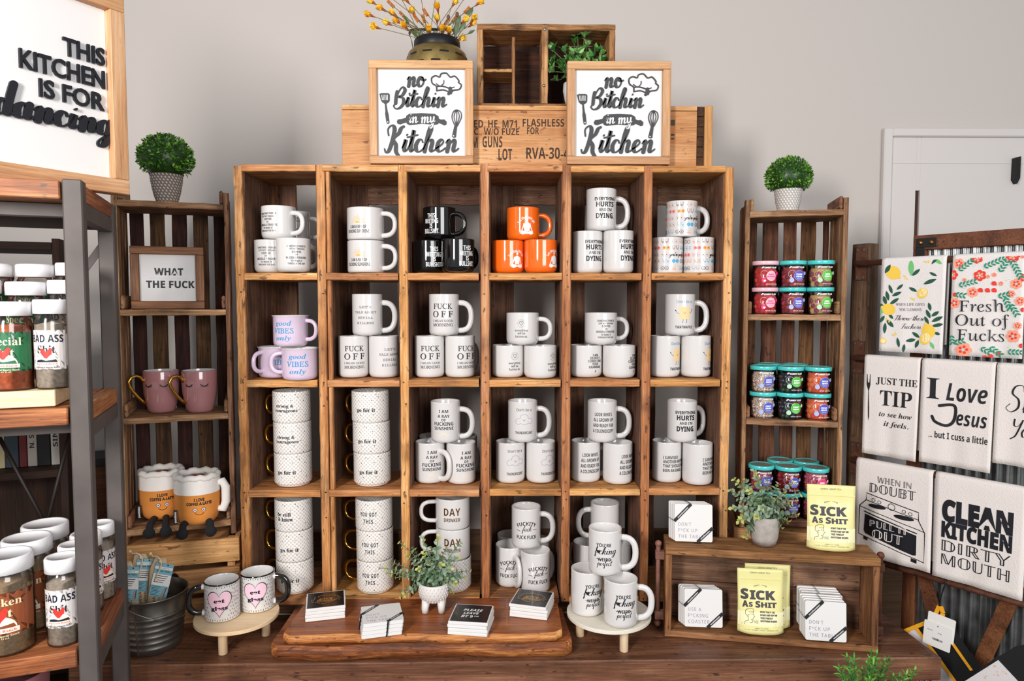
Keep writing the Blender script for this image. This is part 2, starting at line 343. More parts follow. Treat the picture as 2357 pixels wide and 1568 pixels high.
# ------------------------------------------------------------------ brush script (hand-drawn strokes, thick on the way down)
_H = [(0, .2), (.35, 1.2), (.5, 1.9), (.35, 2.1), (.22, 1.6), (.15, .8), (.12, 0)]
_A = [(.65, .85), (.4, 1.0), (.12, .7), (.15, .15), (.38, 0), (.62, .4), (.7, 1.0)]
_N2 = [(.22, .05), (.35, .6), (.6, 1.0), (.75, .8), (.72, .2), (.85, 0), (1.15, .25)]
_Y2 = [(.72, 1.0), (.68, 0), (.5, -.8), (.2, -.95), (.15, -.6), (.55, -.1), (1.0, .3)]
SCRIPT = {
 'n': (1.1, [[(.02, .75), (.2, 1.0), (.25, .5), (.22, 0)], _N2]),
 'o': (.92, [[(.6, .95), (.3, 1.0), (.1, .5), (.3, 0), (.6, .1), (.75, .55), (.6, .95), (.55, .75), (.75, .65), (.95, .75)]]),
 'i': (.5, [[(0, .3), (.15, .7), (.2, 1.0), (.15, .3), (.28, 0), (.5, .25)], [(.22, 1.38), (.27, 1.44)]]),
 't': (.55, [[(0, .3), (.2, .9), (.28, 1.8), (.2, .5), (.3, 0), (.55, .25)], [(-.2, 1.2), (.25, 1.3), (.65, 1.4)]]),
 'c': (.78, [[(.62, .78), (.5, 1.0), (.25, .95), (.08, .5), (.22, .05), (.5, 0), (.8, .3)]]),
 'h': (1.05, [_H, [(.12, .1), (.3, .8), (.55, 1.0), (.66, .75), (.62, .2), (.75, 0), (1.1, .25)]]),
 'k': (1.0, [_H, [(.12, .3), (.4, .9), (.65, .95), (.6, .6), (.2, .5), (.55, .3), (.75, 0), (1.05, .25)]]),
 'e': (.78, [[(0, .25), (.35, .5), (.55, .8), (.4, 1.02), (.15, .8), (.1, .3), (.3, 0), (.55, .08), (.8, .3)]]),
 'm': (1.65, [[(.02, .75), (.2, 1.0), (.25, .5), (.22, 0)], [(.22, .05), (.35, .6), (.58, 1.0), (.72, .8), (.7, 0)], [(x+.5, y) for x, y in _N2]]),
 'y': (1.0, [[(.1, .95), (.15, .4), (.35, .05), (.6, .4), (.72, 1.0)], _Y2]),
 'g': (.98, [_A, _Y2]), 'a': (.98, [_A, [(.7, 1.0), (.66, .3), (.78, 0), (1.0, .25)]]),
 'd': (1.0, [_A, [(.8, 2.2), (.72, 1.4), (.66, .3), (.78, 0), (1.02, .25)]]),
 'f': (.7, [[(0, .2), (.4, 1.2), (.55, 1.9), (.4, 2.1), (.28, 1.5), (.25, 0), (.22, -.8), (.35, -.9), (.45, -.4), (.3, .1), (.7, .3)]]),
 'u': (1.05, [[(0, .4), (.15, 1.0), (.12, .3), (.3, 0), (.55, .3), (.68, 1.0)], [(.68, 1), (.64, .3), (.78, 0), (1.1, .25)]]),
 'r': (.72, [[(0, .3), (.2, .9), (.25, 1.1), (.3, .9), (.55, .95), (.5, .5), (.55, .05), (.75, .25)]]),
 's': (.68, [[(0, .25), (.3, .8), (.38, 1.05), (.4, .7), (.55, .3), (.4, 0), (.15, .08)], [(.4, .02), (.7, .25)]]),
 'p': (.98, [[(0, .3), (.2, 1.0), (.2, .2), (.15, -.9)], [(.2, .3), (.4, .95), (.65, .9), (.7, .4), (.5, .03), (.25, .15)], [(.5, .05), (1, .25)]]),
 'w': (1.25, [[(.05, .95), (.12, .3), (.3, 0), (.5, .3), (.6, .9)], [(.6, .9), (.6, .2), (.78, 0), (1.0, .4), (1.05, 1.0), (1.3, .85)]]),
 'l': (.55, [[(0, .2), (.35, 1.2), (.45, 1.9), (.32, 2.1), (.2, 1.5), (.18, .4), (.3, 0), (.55, .25)]]),
 'b': (.85, [[(0, .2), (.35, 1.2), (.45, 1.9), (.32, 2.1), (.2, 1.5), (.15, .4), (.35, 0), (.6, .3), (.55, .8), (.85, .75)]]),
 'v': (.85, [[(.05, .9), (.2, .95), (.35, .1), (.6, .5), (.68, 1.0), (.9, .85)]]),
 'K': (1.45, [[(.12, 1.35), (0, 1.9), (.3, 2.2), (.55, 1.9), (.52, 1.0), (.35, .1), (.1, -.1), (-.05, .2)], [(1.3, 2.1), (1.1, 1.95), (.95, 1.5), (.55, 1.05), (.85, .6), (.95, 0), (1.2, -.35)]]),
 'B': (1.35, [[(.2, 1.6), (.18, 1.0), (.22, .35)], [(.22, .45), (.35, 1.5), (.7, 2.1), (1.05, 1.8), (.85, 1.25), (.5, 1.05), (.95, .9), (1.1, .4), (.8, -.12), (.35, -.25), (.05, .05), (.25, .3)]]),
 'T': (1.05, [[(-.1, 1.8), (.5, 2.1), (1.2, 1.95)], [(.65, 2.05), (.5, 1), (.35, .1), (.05, -.1)]]),
 'F': (1.0, [[(-.1, 1.8), (.5, 2.1), (1.3, 1.95)], [(.65, 2.05), (.5, 1), (.35, .1), (.05, -.1)], [(.2, 1.0), (.85, 1.1)]]),
 'S': (1.2, [[(1.1, 1.7), (.95, 2.2), (.45, 2.1), (.3, 1.5), (.8, 1.0), (.85, .3), (.4, -.1), (0, .2), (.25, .6)]]),
 'Y': (1.1, [[(.1, 2), (.2, 1.3), (.6, 1.2), (.95, 2.0)], [(.95, 2), (.8, .9), (.6, 0), (.2, -.4)]]),
 "'": (.3, [[(.2, 2.0), (.22, 1.6), (.1, 1.4)]]), '.': (.4, [[(.15, .02), (.18, .06)]]), ' ': (.6, []), '-': (.6, [[(.1, .6), (.5, .6)]])}
def crom(pts, k=6, closed=False):
    P = [Vector((p[0], p[1])) for p in pts]
    if len(P) < 3: return P
    out = []; n = len(P)
    for i in range(n if closed else n-1):
        a, b, c, d = (P[(i-1) % n], P[i], P[(i+1) % n], P[(i+2) % n]) if closed else (P[max(i-1, 0)], P[i], P[i+1], P[min(i+2, n-1)])
        for j in range(k):
            t = j/k; out.append(.5*((2*b)+(c-a)*t+(2*a-5*b+4*c-d)*t*t+(3*b-a-3*c+d)*t**3))
    if not closed: out.append(P[-1])
    return out
def ribbon(pts, w0, w1=None, smooth=True, k=6, closed=False):
    """a drawn line as flat quads; w1 is the width on down strokes"""
    P = crom(pts, k, closed) if smooth else [Vector(p) for p in pts]
    if closed: P = P+[P[0]]
    w1 = w0 if w1 is None else w1; vs = []; fs = []; n = len(P); ws = []
    for i in range(n):
        d = P[min(i+1, n-1)]-P[max(i-1, 0)]
        if closed and i in (0, n-1): d = P[1]-P[n-2]
        if d.length < 1e-9: d = Vector((1, 0))
        d.normalize(); q = Vector((-d.y, d.x)); dn = max(0, -d.y)
        w = (w0+(w1-w0)*dn**1.2)*.5; ws.append(w)
        vs += [P[i]+q*w, P[i]-q*w]
    for i in range(1, n-1):                                           # soften width changes
        pass
    for i in range(n-1): fs.append((2*i+1, 2*i+3, 2*i+2, 2*i))
    if not closed:
        for e, sgn in ((0, -1), (n-1, 1)):
            d = (P[1]-P[0] if e == 0 else P[-1]-P[-2]).normalized()*sgn; q = Vector((-d.y, d.x)); o = len(vs); w = ws[e]
            vs.append(P[e]); 
            for a in range(7):
                t = math.pi*(a/6-.5); vs.append(P[e]+d*(w*math.cos(t))+q*(w*math.sin(t)))
            for a in range(6): fs.append((o, o+1+a, o+2+a))
    return [(v.x, v.y) for v in vs], fs
class P2:
    """a flat print: pieces of (outline points, faces, colour slot)"""
    def __init__(s): s.it = []; s.lf = 0.0; s.lfs = []
    def raise_(s, v): s.lf = v; return s                              # later pieces lie on top of earlier ones
    def raw(s, vs, fs, m=0): s.it.append((list(vs), list(fs), m)); s.lfs.append(s.lf); return s
    def t(s, text, sty, y, w=None, h=8, m=0, x=0, al='C', bold=0.0, space=1.0, arc=None, rot=0):
        vs, fs = line2d(text, sty, w, h, x, y, al, bold, space)
        if arc:                                                      # bend the line on a circle of that radius, centred under it
            vs = [((arc+b-y)*math.sin((a-x)/arc)+x, (arc+b-y)*math.cos((a-x)/arc)-arc+y) for a, b in vs]
        if rot:
            c, q = math.cos(rot), math.sin(rot); vs = [(x+(a-x)*c-(b-y)*q, y+(a-x)*q+(b-y)*c) for a, b in vs]
        return s.raw(vs, fs, m)
    def script(s, text, x, y, h, m=0, w0=.08, w1=.2, slant=.2, al='C', wx=1.0, rot=0):
        pcs = []; cx = 0
        for ch in text:
            adv, sts = SCRIPT.get(ch, SCRIPT[' '])
            for st in sts: pcs.append(ribbon([((cx+a)+slant*b, b) for a, b in st], w0, w1, k=5))
            cx += adv
        ox = -cx/2 if al == 'C' else 0
        c, q = math.cos(rot), math.sin(rot)
        for vs, fs in pcs:
            s.raw([(x+((a+ox)*wx*c-b*q)*h, y+((a+ox)*wx*q+b*c)*h) for a, b in vs], fs, m)
        return s
    def line(s, pts, w, m=0, w1=None, smooth=True, closed=False): return s.raw(*ribbon(pts, w, w1, smooth, closed=closed), m)
    def poly(s, pts, m=0): return s.raw(pts, [tuple(range(len(pts)))], m)
    def dot(s, x, y, r, m=0, n=16, sx=1, rot=0):
        c, q = math.cos(rot), math.sin(rot)
        return s.poly([(x+sx*r*math.cos(2*math.pi*i/n)*c-r*math.sin(2*math.pi*i/n)*q, y+sx*r*math.cos(2*math.pi*i/n)*q+r*math.sin(2*math.pi*i/n)*c) for i in range(n)], m)
    def ring(s, x, y, r, w, m=0, n=24, a0=0, a1=360, sx=1):
        pts = [(x+sx*r*math.cos(R(a0+(a1-a0)*i/n)), y+r*math.sin(R(a0+(a1-a0)*i/n))) for i in range(n+(0 if a1-a0 == 360 else 1))]
        return s.line(pts, w, m, smooth=False, closed=a1-a0 == 360)
    def rect(s, x0, x1, y0, y1, m=0): return s.poly([(x0, y0), (x1, y0), (x1, y1), (x0, y1)], m)
    def leaf(s, x, y, L, w, a, m=0):
        c, q = math.cos(R(a)), math.sin(R(a)); pts = []
        for i in range(9): t = i/8; pts.append((L*t, w*.5*math.sin(math.pi*t)**.8))
        for i in range(7, 0, -1): t = i/8; pts.append((L*t, -w*.5*math.sin(math.pi*t)**.8))
        return s.poly([(x+a_*c-b*q, y+a_*q+b*c) for a_, b in pts], m)
    def tris(s, seg):
        for vs, fs, m in s.it:
            V = list(vs); T = []
            for f in fs:
                if len(f) == 3: T.append(f)
                elif len(f) == 4: T += [(f[0], f[1], f[2]), (f[0], f[2], f[3])]
                else:
                    cx = sum(V[i][0] for i in f)/len(f); cy = sum(V[i][1] for i in f)/len(f); V.append((cx, cy)); c = len(V)-1
                    T += [(c, f[i], f[(i+1) % len(f)]) for i in range(len(f))]
            mid = {}; 
            for _ in range(6):
                T2 = []; ch = False
                for a, b, c in T:
                    e = [(abs(V[p][0]-V[q][0]), p, q, r_) for p, q, r_ in ((a, b, c), (b, c, a), (c, a, b))]; L = max(e)
                    if L[0] > seg:
                        _, p, q, r_ = L; k = (min(p, q), max(p, q))
                        if k not in mid: V.append(((V[p][0]+V[q][0])/2, (V[p][1]+V[q][1])/2)); mid[k] = len(V)-1
                        T2 += [(p, mid[k], r_), (mid[k], q, r_)]; ch = True
                    else: T2.append((a, b, c))
                T = T2
                if not ch: break
            yield V, T, m
    def wrap(s, mb, Rz, mats, ang=0.0, sc=.001, off=.00035, x0=0, y0=0, seg=7):
        """round a vessel of radius Rz(z); x runs to the viewer's right, ang from the front (-Y)"""
        lay0 = 0
        for k_, (V, T, m) in enumerate(s.tris(seg)):
            vs = []; lay = lay0+(s.lfs[k_] if k_ < len(s.lfs) else 0)
            for a, b in V:
                z = (b+y0)*sc; r_ = Rz(z)+off+lay; th = ang+(a+x0)*sc/r_
                vs.append((r_*math.sin(th), -r_*math.cos(th), z))
            mb.add(vs, T, mats[m]); lay0 += .000003
        return mb
    def flat(s, mb, M, mats, sc=.001, off=.0003, depth=0.0):
        """on the plane XZ of M facing -Y; depth raises it as solid pieces"""
        lay = 0
        for vs, fs, m in s.it:
            y = -off-lay; lay += .00002
            if not depth: mb.add([(a*sc, y, b*sc) for a, b in vs], fs, mats[m], False, M); continue
            cnt = {}
            for f in fs:
                for i in range(len(f)):
                    e = (f[i], f[(i+1) % len(f)]); cnt[(min(e), max(e))] = cnt.get((min(e), max(e)), 0)+1
            n = len(vs); V = [(a*sc, y-depth, b*sc) for a, b in vs]+[(a*sc, y, b*sc) for a, b in vs]; F = list(fs)
            for f in fs:
                for i in range(len(f)):
                    a, b = f[i], f[(i+1) % len(f)]
                    if cnt[(min(a, b), max(a, b))] == 1: F.append((b, a, a+n, b+n))
            mb.add(V, F, mats[m], False, M)
        return mb
def heart2d(w, h, cx=0, cy=0, n=36):
    P = []
    for i in range(n):
        t = 2*math.pi*i/n; x = 16*math.sin(t)**3; y = 13*math.cos(t)-5*math.cos(2*t)-2*math.cos(3*t)-math.cos(4*t)
        P.append((cx+x/32*w, cy+(y+2.5)/29*h))
    return P

# ------------------------------------------------------------------ shared materials
W_SHELF = [wood('reclaimed_pine_'+a, '#7a4522', '#bf8149', '#e5b582', a, 1.0, .62, '#4a2814', .55, .4, vary=.2) for a in 'XYZ']
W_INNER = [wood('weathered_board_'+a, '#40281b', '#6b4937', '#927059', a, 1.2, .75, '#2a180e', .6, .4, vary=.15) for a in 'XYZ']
W_TOWER = [wood('grey_brown_crate_'+a, '#4e3120', '#92694a', '#bf9a76', a, 1.3, .75, '#20120a', .65, .4, vary=.28) for a in 'XYZ']
W_SLAT = wood('dark_slat_Z', '#1e100a', '#3f2415', '#664129', 'Z', 1.6, .8, '#120a06', .6, .5, vary=.45)
W_SIGN = [wood('sign_frame_'+a, '#a4754f', '#c6976b', '#dcb48e', a, .9, .6, None, 0, .12, vary=.08) for a in 'XYZ']
W_BENCH = wood('bench_stain_X', '#452a1c', '#6f4833', '#946a4e', 'X', .9, .45, '#2f1b12', .6, .3, vary=.05, saw=18)
W_CRATE = [wood('honey_crate_'+a, '#8a5a34', '#bd8856', '#dbae7c', a, .8, .6, '#4a2a14', .35, .2, vary=.12) for a in 'XYZ']
W_AMMO = [wood('ammo_crate_'+a, '#965f36', '#c18a56', '#dbae7c', a, .7, .62, '#6b3c1c', .35, .2, vary=.1) for a in 'XYZ']
W_SODA = [wood('soda_crate_'+a, '#4c2c19', '#9a6a42', '#c79a6a', a, 1.2, .75, '#1c100a', .8, .4, vary=.15) for a in 'XYZ']
W_RAIL = [wood('rustic_rail_'+a, '#3b1e11', '#6d3f24', '#8c5a38', a, .8, .6, '#2a150c', .4, .2, vary=.12) for a in 'XYZ']
W_POST = wood('old_post_Z', '#2c1b12', '#5c4231', '#7d6450', 'Z', 1.0, .85, '#1a100a', .6, .5, vary=.1)
M_STEEL = plain('grey_steel_frame', '#5a5350', .6, .35, noise=.25, nscale=9, bump=.05)
M_DARKMETAL = plain('dark_metal', '#2a2320', .5, .6, noise=.2, nscale=30)
M_RUST = plain('rusty_iron', '#5a3524', .7, .35, noise=.4, nscale=60, bump=.3)
M_SCREW = plain('zinc_screw', '#8d8d8c', .35, .9)
M_WHITE = plain('white_ceramic', '#d8d5d3', .12, 0, coat=.6)
M_WHITE2 = plain('white_panel', '#e0dedd', .6)
M_BLACK = plain('black_ink', '#0f1018', .5)
M_INK = plain('navy_ink', '#12131c', .45)
M_CHAR = plain('charcoal_paint', '#383a3d', .6)
M_BLACKGLOSS = plain('black_glaze', '#0b0b0c', .07, coat=.8)
M_GOLD = plain('gold', '#d9a541', .16, 1.0)
M_BRONZE = plain('bronze_foil', '#a8743f', .25, .9)

# ------------------------------------------------------------------ the room
WY = 2.36
def wallbox(name, x0, x1, y0, y1, z0, z1, mat):
    return struct(MB().box(x0, x1, y0, y1, z0, z1, 0, .001).build(name, mat))
m_wall, nt, b = newmat('painted_wall'); MATS['painted_wall'] = m_wall
n = nt.nodes.new('ShaderNodeTexNoise'); n.inputs['Scale'].default_value = 90; n.inputs['Detail'].default_value = 4
tc = nt.nodes.new('ShaderNodeTexCoord'); nt.links.new(tc.outputs['Object'], n.inputs['Vector'])
bp = nt.nodes.new('ShaderNodeBump'); bp.inputs['Strength'].default_value = .12; bp.inputs['Distance'].default_value = .002
nt.links.new(n.outputs['Fac'], bp.inputs['Height']); nt.links.new(bp.outputs['Normal'], b.inputs['Normal'])
b.inputs['Base Color'].default_value = hx('#c2bab4'); b.inputs['Roughness'].default_value = .7
M_DOOR = plain('white_door_paint', '#cfc9c6', .5, bump=.15, nscale=25)
M_FLOOR = plain('concrete_floor', '#5b544e', .6, noise=.2, nscale=4)
wallbox('wall_back', -3.6, 3.6, WY, WY+.12, 0, 3.1, m_wall)
wallbox('floor', -3.6, 3.6, -3.2, WY, -.08, 0, M_FLOOR)
# brown panelling along the foot of the wall
wz = at(930, 1218, WY).z
struct(MB().box(-1.5, 3.2, WY-.014, WY-.0005, 0, wz-.012).build('trim_1', wood('panel_X', '#4a3424', '#6f5138', '#846650', 'X', .6, .6, None, 0, .1, vary=.02)))
struct(MB().box(-1.5, 3.2, WY-.02, WY-.0005, wz-.012, wz).build('trim_2', MATS['panel_X']))
# white boarded-up door to the right
x0 = at(2026, 420, WY).x; x1 = x0+.95; zt = at(2040, 297, WY).z; fw = .03
struct(MB().box(x0, x0+fw, WY-.022, WY, 0, zt, 0, .004).box(x1-fw, x1, WY-.022, WY, 0, zt, 0, .004).box(x0+fw, x1-fw, WY-.022, WY, zt-fw, zt, 0, .004).build('trim_3', M_DOOR))
d = MB(); sx0 = at(2101, 500, WY).x; sx1 = at(2111, 500, WY).x; sz = at(2105, 440, WY).z; sb = sz-.45
d.box(x0+fw, sx0, WY-.012, WY-.0005, 0, zt-fw).box(sx1, x1-fw, WY-.012, WY-.0005, 0, zt-fw).box(sx0, sx1, WY-.012, WY-.0005, sz, zt-fw).box(sx0, sx1, WY-.012, WY-.0005, 0, sb)
zb = at(2070, 378, WY).z
d.box(x0+fw, x1-fw, WY-.0135, WY-.0122, zb, zb+.0025, 0, .0004)
door = struct(d.build('door_1', M_DOOR))
o = MB().box(sx0, sx1, WY-.004, WY-.0008, sb, sz).build('hinge_slot', wood('slot_Z', '#241208', '#3d2010', '#5a3320', 'Z'), door)
p = at(2335, 362, WY-.012); q = at(2337, 425, WY-.012)
MB().prism([(p.x-.009, p.z-.005), (p.x+.009, p.z), (p.x+.009, q.z+.02), (p.x, q.z), (p.x-.01, q.z+.015)], .018, 0, Matrix.Translation((0, WY-.0305, 0))).build('door_handle', plain('black_iron', '#151312', .45, .3), door)

# ------------------------------------------------------------------ bench along the wall
BZ = at(1116, 1425, 1.885).z            # bench top
BFY = at(1000, 1526, Z=BZ).y
BX1 = at(2155, 1503, Z=BZ).x
t = thing('display_bench', 'long dark brown wooden bench with a ribbed front edge carrying the whole display', 'bench', (0, 2.0, 0))
bx1b = at(2037, 1417, Z=BZ)
B = MB()
def slab(mb, pts, z0, z1, m=0, bev=.004):
    n = len(pts); vs = []; c = Vector((sum(p[0] for p in pts)/n, sum(p[1] for p in pts)/n))
    def ins(p, k): v = Vector(p[:2])-c; return c+v*(1-k/max(v.length, 1e-6))
    for z, k in ((z0, bev), (z0+bev, 0), (z1-bev, 0), (z1, bev)):
        for p in pts: q = ins(p, k); vs.append((q.x, q.y, z))
    fs = [tuple(range(n-1, -1, -1)), tuple(range(3*n, 4*n))]
    for j in range(3):
        for i in range(n): a, b_ = j*n+i, j*n+(i+1) % n; fs.append((a, b_, b_+n, a+n))
    return mb.add(vs, fs, m)
slab(B, [(-1.07, BFY), (BX1, BFY+.01), (bx1b.x, 1.935), (1.0, 1.94), (1.0, WY-.03), (-1.07, WY-.03)], BZ-.062, BZ)
B.build('bench_top', W_BENCH, t)
for x in (-1.0, .92):
    MB().box(x-.04, x+.04, BFY+.06, BFY+.14, 0, BZ-.062).build('leg', W_RAIL[2], t)
    MB().box(x-.04, x+.04, WY-.16, WY-.08, 0, BZ-.062).build('leg', W_RAIL[2], t)
MB().box(-.958, .878, BFY+.08, BFY+.11, BZ-.2, BZ-.062).build('apron_rail', W_RAIL[0], t)
MB().box(-1.0, .92, BFY+.145, WY-.165, .14, .165).build('lower_shelf', W_RAIL[0], t)

# striped runner under the tall shelf
r = MB(); zt = BZ+.004; ys = [1.915+.0165*i for i in range(18)]
for i in range(17): r.add([(-.735, ys[i], zt), (.64, ys[i], zt), (.64, ys[i+1], zt), (-.735, ys[i+1], zt)], [(0, 1, 2, 3)], 0 if i % 4 in (0, 2) else 1)
r.box(-.735, .64, ys[0], ys[-1], BZ+.0006, zt-.0004, 0, .001)
tag(r.build('table_runner', [plain('cream_cloth', '#d8cfb8', .9), plain('black_cloth', '#17181a', .9)]), 'black and cream striped runner lying on the bench under the mug shelf', 'runner')

# ------------------------------------------------------------------ the mug shelf: six columns of four cubbies
SY0, SY1 = 1.885, 2.115
PX = [-.7185, -.4959, -.2719, -.0478, .1765, .3997, .6237]; PW = .0115
SZ = [1.8737, 1.581, 1.285, .977, .668]      # top of the top board, then the shelf surfaces
BT = [.018, .02, .02, .0195, .018]
SHELF = thing('cubby_shelf', 'tall reclaimed wood shelf of twenty four open cubbies filled with mugs', 'shelf', (0, SY0, .61))
for i, x in enumerate(PX):
    top = SZ[0]+(-.004 if i in (0, 6) else .004 if i in (3,) else 0); j = .0011 if i == 0 else .0006
    pb = MB().rough_box(x-PW, x+PW, SY0+random.uniform(-.002, .002), SY1, .655, top, 'Z', 0, j, 56 if i == 0 else 30)
    for k in range(1, 5):                                              # nail heads
        for dz in (-.006, -.05+random.uniform(-.03, .03)):
            pb.lathe([(0, .003), (.0017, .003), (.0017, -.004)], 8, 1, False, Matrix.Translation((x+random.uniform(-.004, .004), SY0-.0005, SZ[k]+dz)) @ Matrix.Rotation(R(90), 4, 'X'))
    pb.build('post', [W_SHELF[2], M_DARKMETAL], SHELF)
    if i < 6:
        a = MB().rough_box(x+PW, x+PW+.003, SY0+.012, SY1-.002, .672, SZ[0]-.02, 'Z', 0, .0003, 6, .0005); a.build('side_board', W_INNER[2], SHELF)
    if i > 0:
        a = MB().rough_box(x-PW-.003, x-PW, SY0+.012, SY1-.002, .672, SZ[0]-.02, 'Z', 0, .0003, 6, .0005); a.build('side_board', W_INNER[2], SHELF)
for c in range(6):
    xa, xb = PX[c]+PW, PX[c+1]-PW
    for k in range(5):
        dx = random.uniform(0, .006) if k else 0
        MB().rough_box(xa-(.004 if k == 0 else 0), xb-dx-.0005, SY0+random.uniform(-.003, .003), SY1-.004, SZ[k]-BT[k], SZ[k], 'X', 0, .0004, 9).build('top_board' if k == 0 else 'shelf_board', W_SHELF[0], SHELF)
    xr = at([682, 848, 1012, 1183, 1347, 1513][c], 540, SY1).x
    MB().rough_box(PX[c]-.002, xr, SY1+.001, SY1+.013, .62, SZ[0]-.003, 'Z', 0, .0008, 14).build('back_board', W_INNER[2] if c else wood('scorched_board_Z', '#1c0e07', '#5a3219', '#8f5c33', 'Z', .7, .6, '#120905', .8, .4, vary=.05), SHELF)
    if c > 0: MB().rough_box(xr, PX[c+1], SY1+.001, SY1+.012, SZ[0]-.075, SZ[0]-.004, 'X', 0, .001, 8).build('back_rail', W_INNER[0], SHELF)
MB().rough_box(PX[0], PX[6], SY1-.03, SY1-.001, .6125, .65, 'X', 0, .0005, 12).build('plinth', W_INNER[0], SHELF)
MB().rough_box(PX[0], PX[6], SY0+.03, SY0+.05, .6125, .652, 'X', 0, .0005, 12).build('plinth', W_INNER[0], SHELF)
for k in range(1, 5):                                                  # batten strip on the second column
    MB().rough_box(PX[1]+PW+.003, PX[1]+PW+.0135, SY0+.002, SY0+.02, SZ[k]+.0005, SZ[k-1]-BT[k-1]-.0005, 'Z', 0, .0006, 6).build('batten', W_SHELF[2], SHELF)
# ------------------------------------------------------------------ slatted crate towers each side
def tower(label, loc, rz, W, D, z0, levels, ztop, matsZ, slats, mX):
    """local: origin front left inner corner on the ground line, X along the front, Y to the back"""
    t = thing('slatted_shelf', label, 'shelf', (loc.x, loc.y, z0), rz, 'slatted shelves beside the mug shelf')
    T = .013; H = ztop-z0
    def P(mb, name, m): return mb.build(name, m, t, world=False)
    for sx in (0, 1):
        xa = -T if sx == 0 else W
        n = 4; w = D/n
        for i in range(n):
            P(MB().rough_box(xa, xa+T, i*w+.0006, (i+1)*w-.0012, 0, H-(0.012 if i else 0)-random.uniform(0, .006), 'Z', 0, .0008, 14), 'side_slat', matsZ)
    for a, b_ in slats:
        P(MB().rough_box(a*W, b_*W, D+.0005, D+.011, 0, H-.035+random.uniform(-.006, .006), 'Z', 0, .0008, 14), 'back_slat', W_SLAT if mX is W_TOWER[0] and rz > 0 else wood('brown_slat_Z', '#2c170d', '#5f3b24', '#8a5f3e', 'Z', 1.4, .8, '#180d07', .6, .5, vary=.3))
    for z in levels:
        h = z-z0
        P(MB().rough_box(.0005, W-.0005, 0, D-.001, h-.017, h, 'X', 0, .0008, 10), 'shelf_board', mX)
        for sx in (0, 1):
            xa = .0008 if sx == 0 else W-.0108
            P(MB().box(xa, xa+.010, .004, D-.006, h+.0008, h+.038, 0, .004), 'cleat', W_TOWER[1])
    return t
LR = at(520, 712, 1.93); LRZ = R(20.0); LW = .262
lv = [at(509, y, 1.93).z for y in (470, 712, 951, 1197)]
lo = Vector((LR.x-LW*math.cos(LRZ), LR.y-LW*math.sin(LRZ), 0))
TL = tower('tall slatted wooden shelf left of the mug shelf with plush toys and lash mugs', lo, LRZ, LW, .165, lv[3]-.04, lv, at(515, 442, 1.93).z, W_TOWER[2],
           [(.02, .155), (.215, .37), (.44, .59), (.655, .81), (.87, .995)], W_TOWER[0])
RL = at(1722, 724, 1.99); RRZ = R(-13.8); RW = .2515
rv = [at(1830, y, 1.96).z for y in (484, 724, 968, 1199)]
TR = tower('tall slatted wooden shelf right of the mug shelf stacked with candy jars', Vector((RL.x, RL.y, 0)), RRZ, RW, .17, rv[3]-.03, rv, at(1945, 450, 1.93).z, W_TOWER[2],
           [(.03, .16), (.23, .41), (.475, .625), (.675, .845), (.93, .995)], W_TOWER[0])
def TLp(x, y, z): c, s = math.cos(LRZ), math.sin(LRZ); return Vector((lo.x+x*c-y*s, lo.y+x*s+y*c, z))
def TRp(x, y, z): c, s = math.cos(RRZ), math.sin(RRZ); return Vector((RL.x+x*c-y*s, RL.y+x*s+y*c, z))

def slat_crate(label, loc, rz, W, D, H):
    t = thing('slatted_crate', label, 'crate', loc, rz, 'slatted crates under the slatted shelves')
    n = 3; g = .016; hh = (H-g*(n-1))/n
    for i in range(n):
        z = i*(hh+g)
        for y0, nm in ((0, 'front_slat'), (D-.012, 'back_slat')):
            MB().box(-W, 0, y0, y0+.012, z, z+hh, 0, .0015).build(nm, W_CRATE[0], t, False)
    for x in (-W, -.014):
        for i in range(n):
            z = i*(hh+g); MB().box(x, x+.014, .0125, D-.0125, z, z+hh, 0, .0015).build('side_slat', W_CRATE[1], t, False)
    for x in (-W+.0145, -.034):
        for y in (.0125, D-.0325): MB().box(x, x+.02, y, y+.02, 0, H-.002).build('corner_post', W_CRATE[2], t, False)
    MB().box(-W+.015, -.015, .013, D-.013, .004, .014).build('bottom_board', W_CRATE[0], t, False)
    MB().box(-W+.036, -.036, .013, D-.013, H-.016, H-.003).build('lid_board', W_CRATE[0], t, False)
    return t
cz = lv[3]-.04
cr = at(550, 1225, 1.90)
slat_crate('honey wooden slatted crate under the left slatted shelf behind the bucket', (cr.x, cr.y, BZ+.0006), R(14), .33, .20, cz-BZ-.0015)
p = TRp(RW+.03, -.01, BZ+.0006)
slat_crate('dark slatted crate under the right slatted shelf behind the tea box', (p.x, p.y, BZ+.0006), RRZ, RW+.06, .21, rv[3]-.03-BZ-.0015)

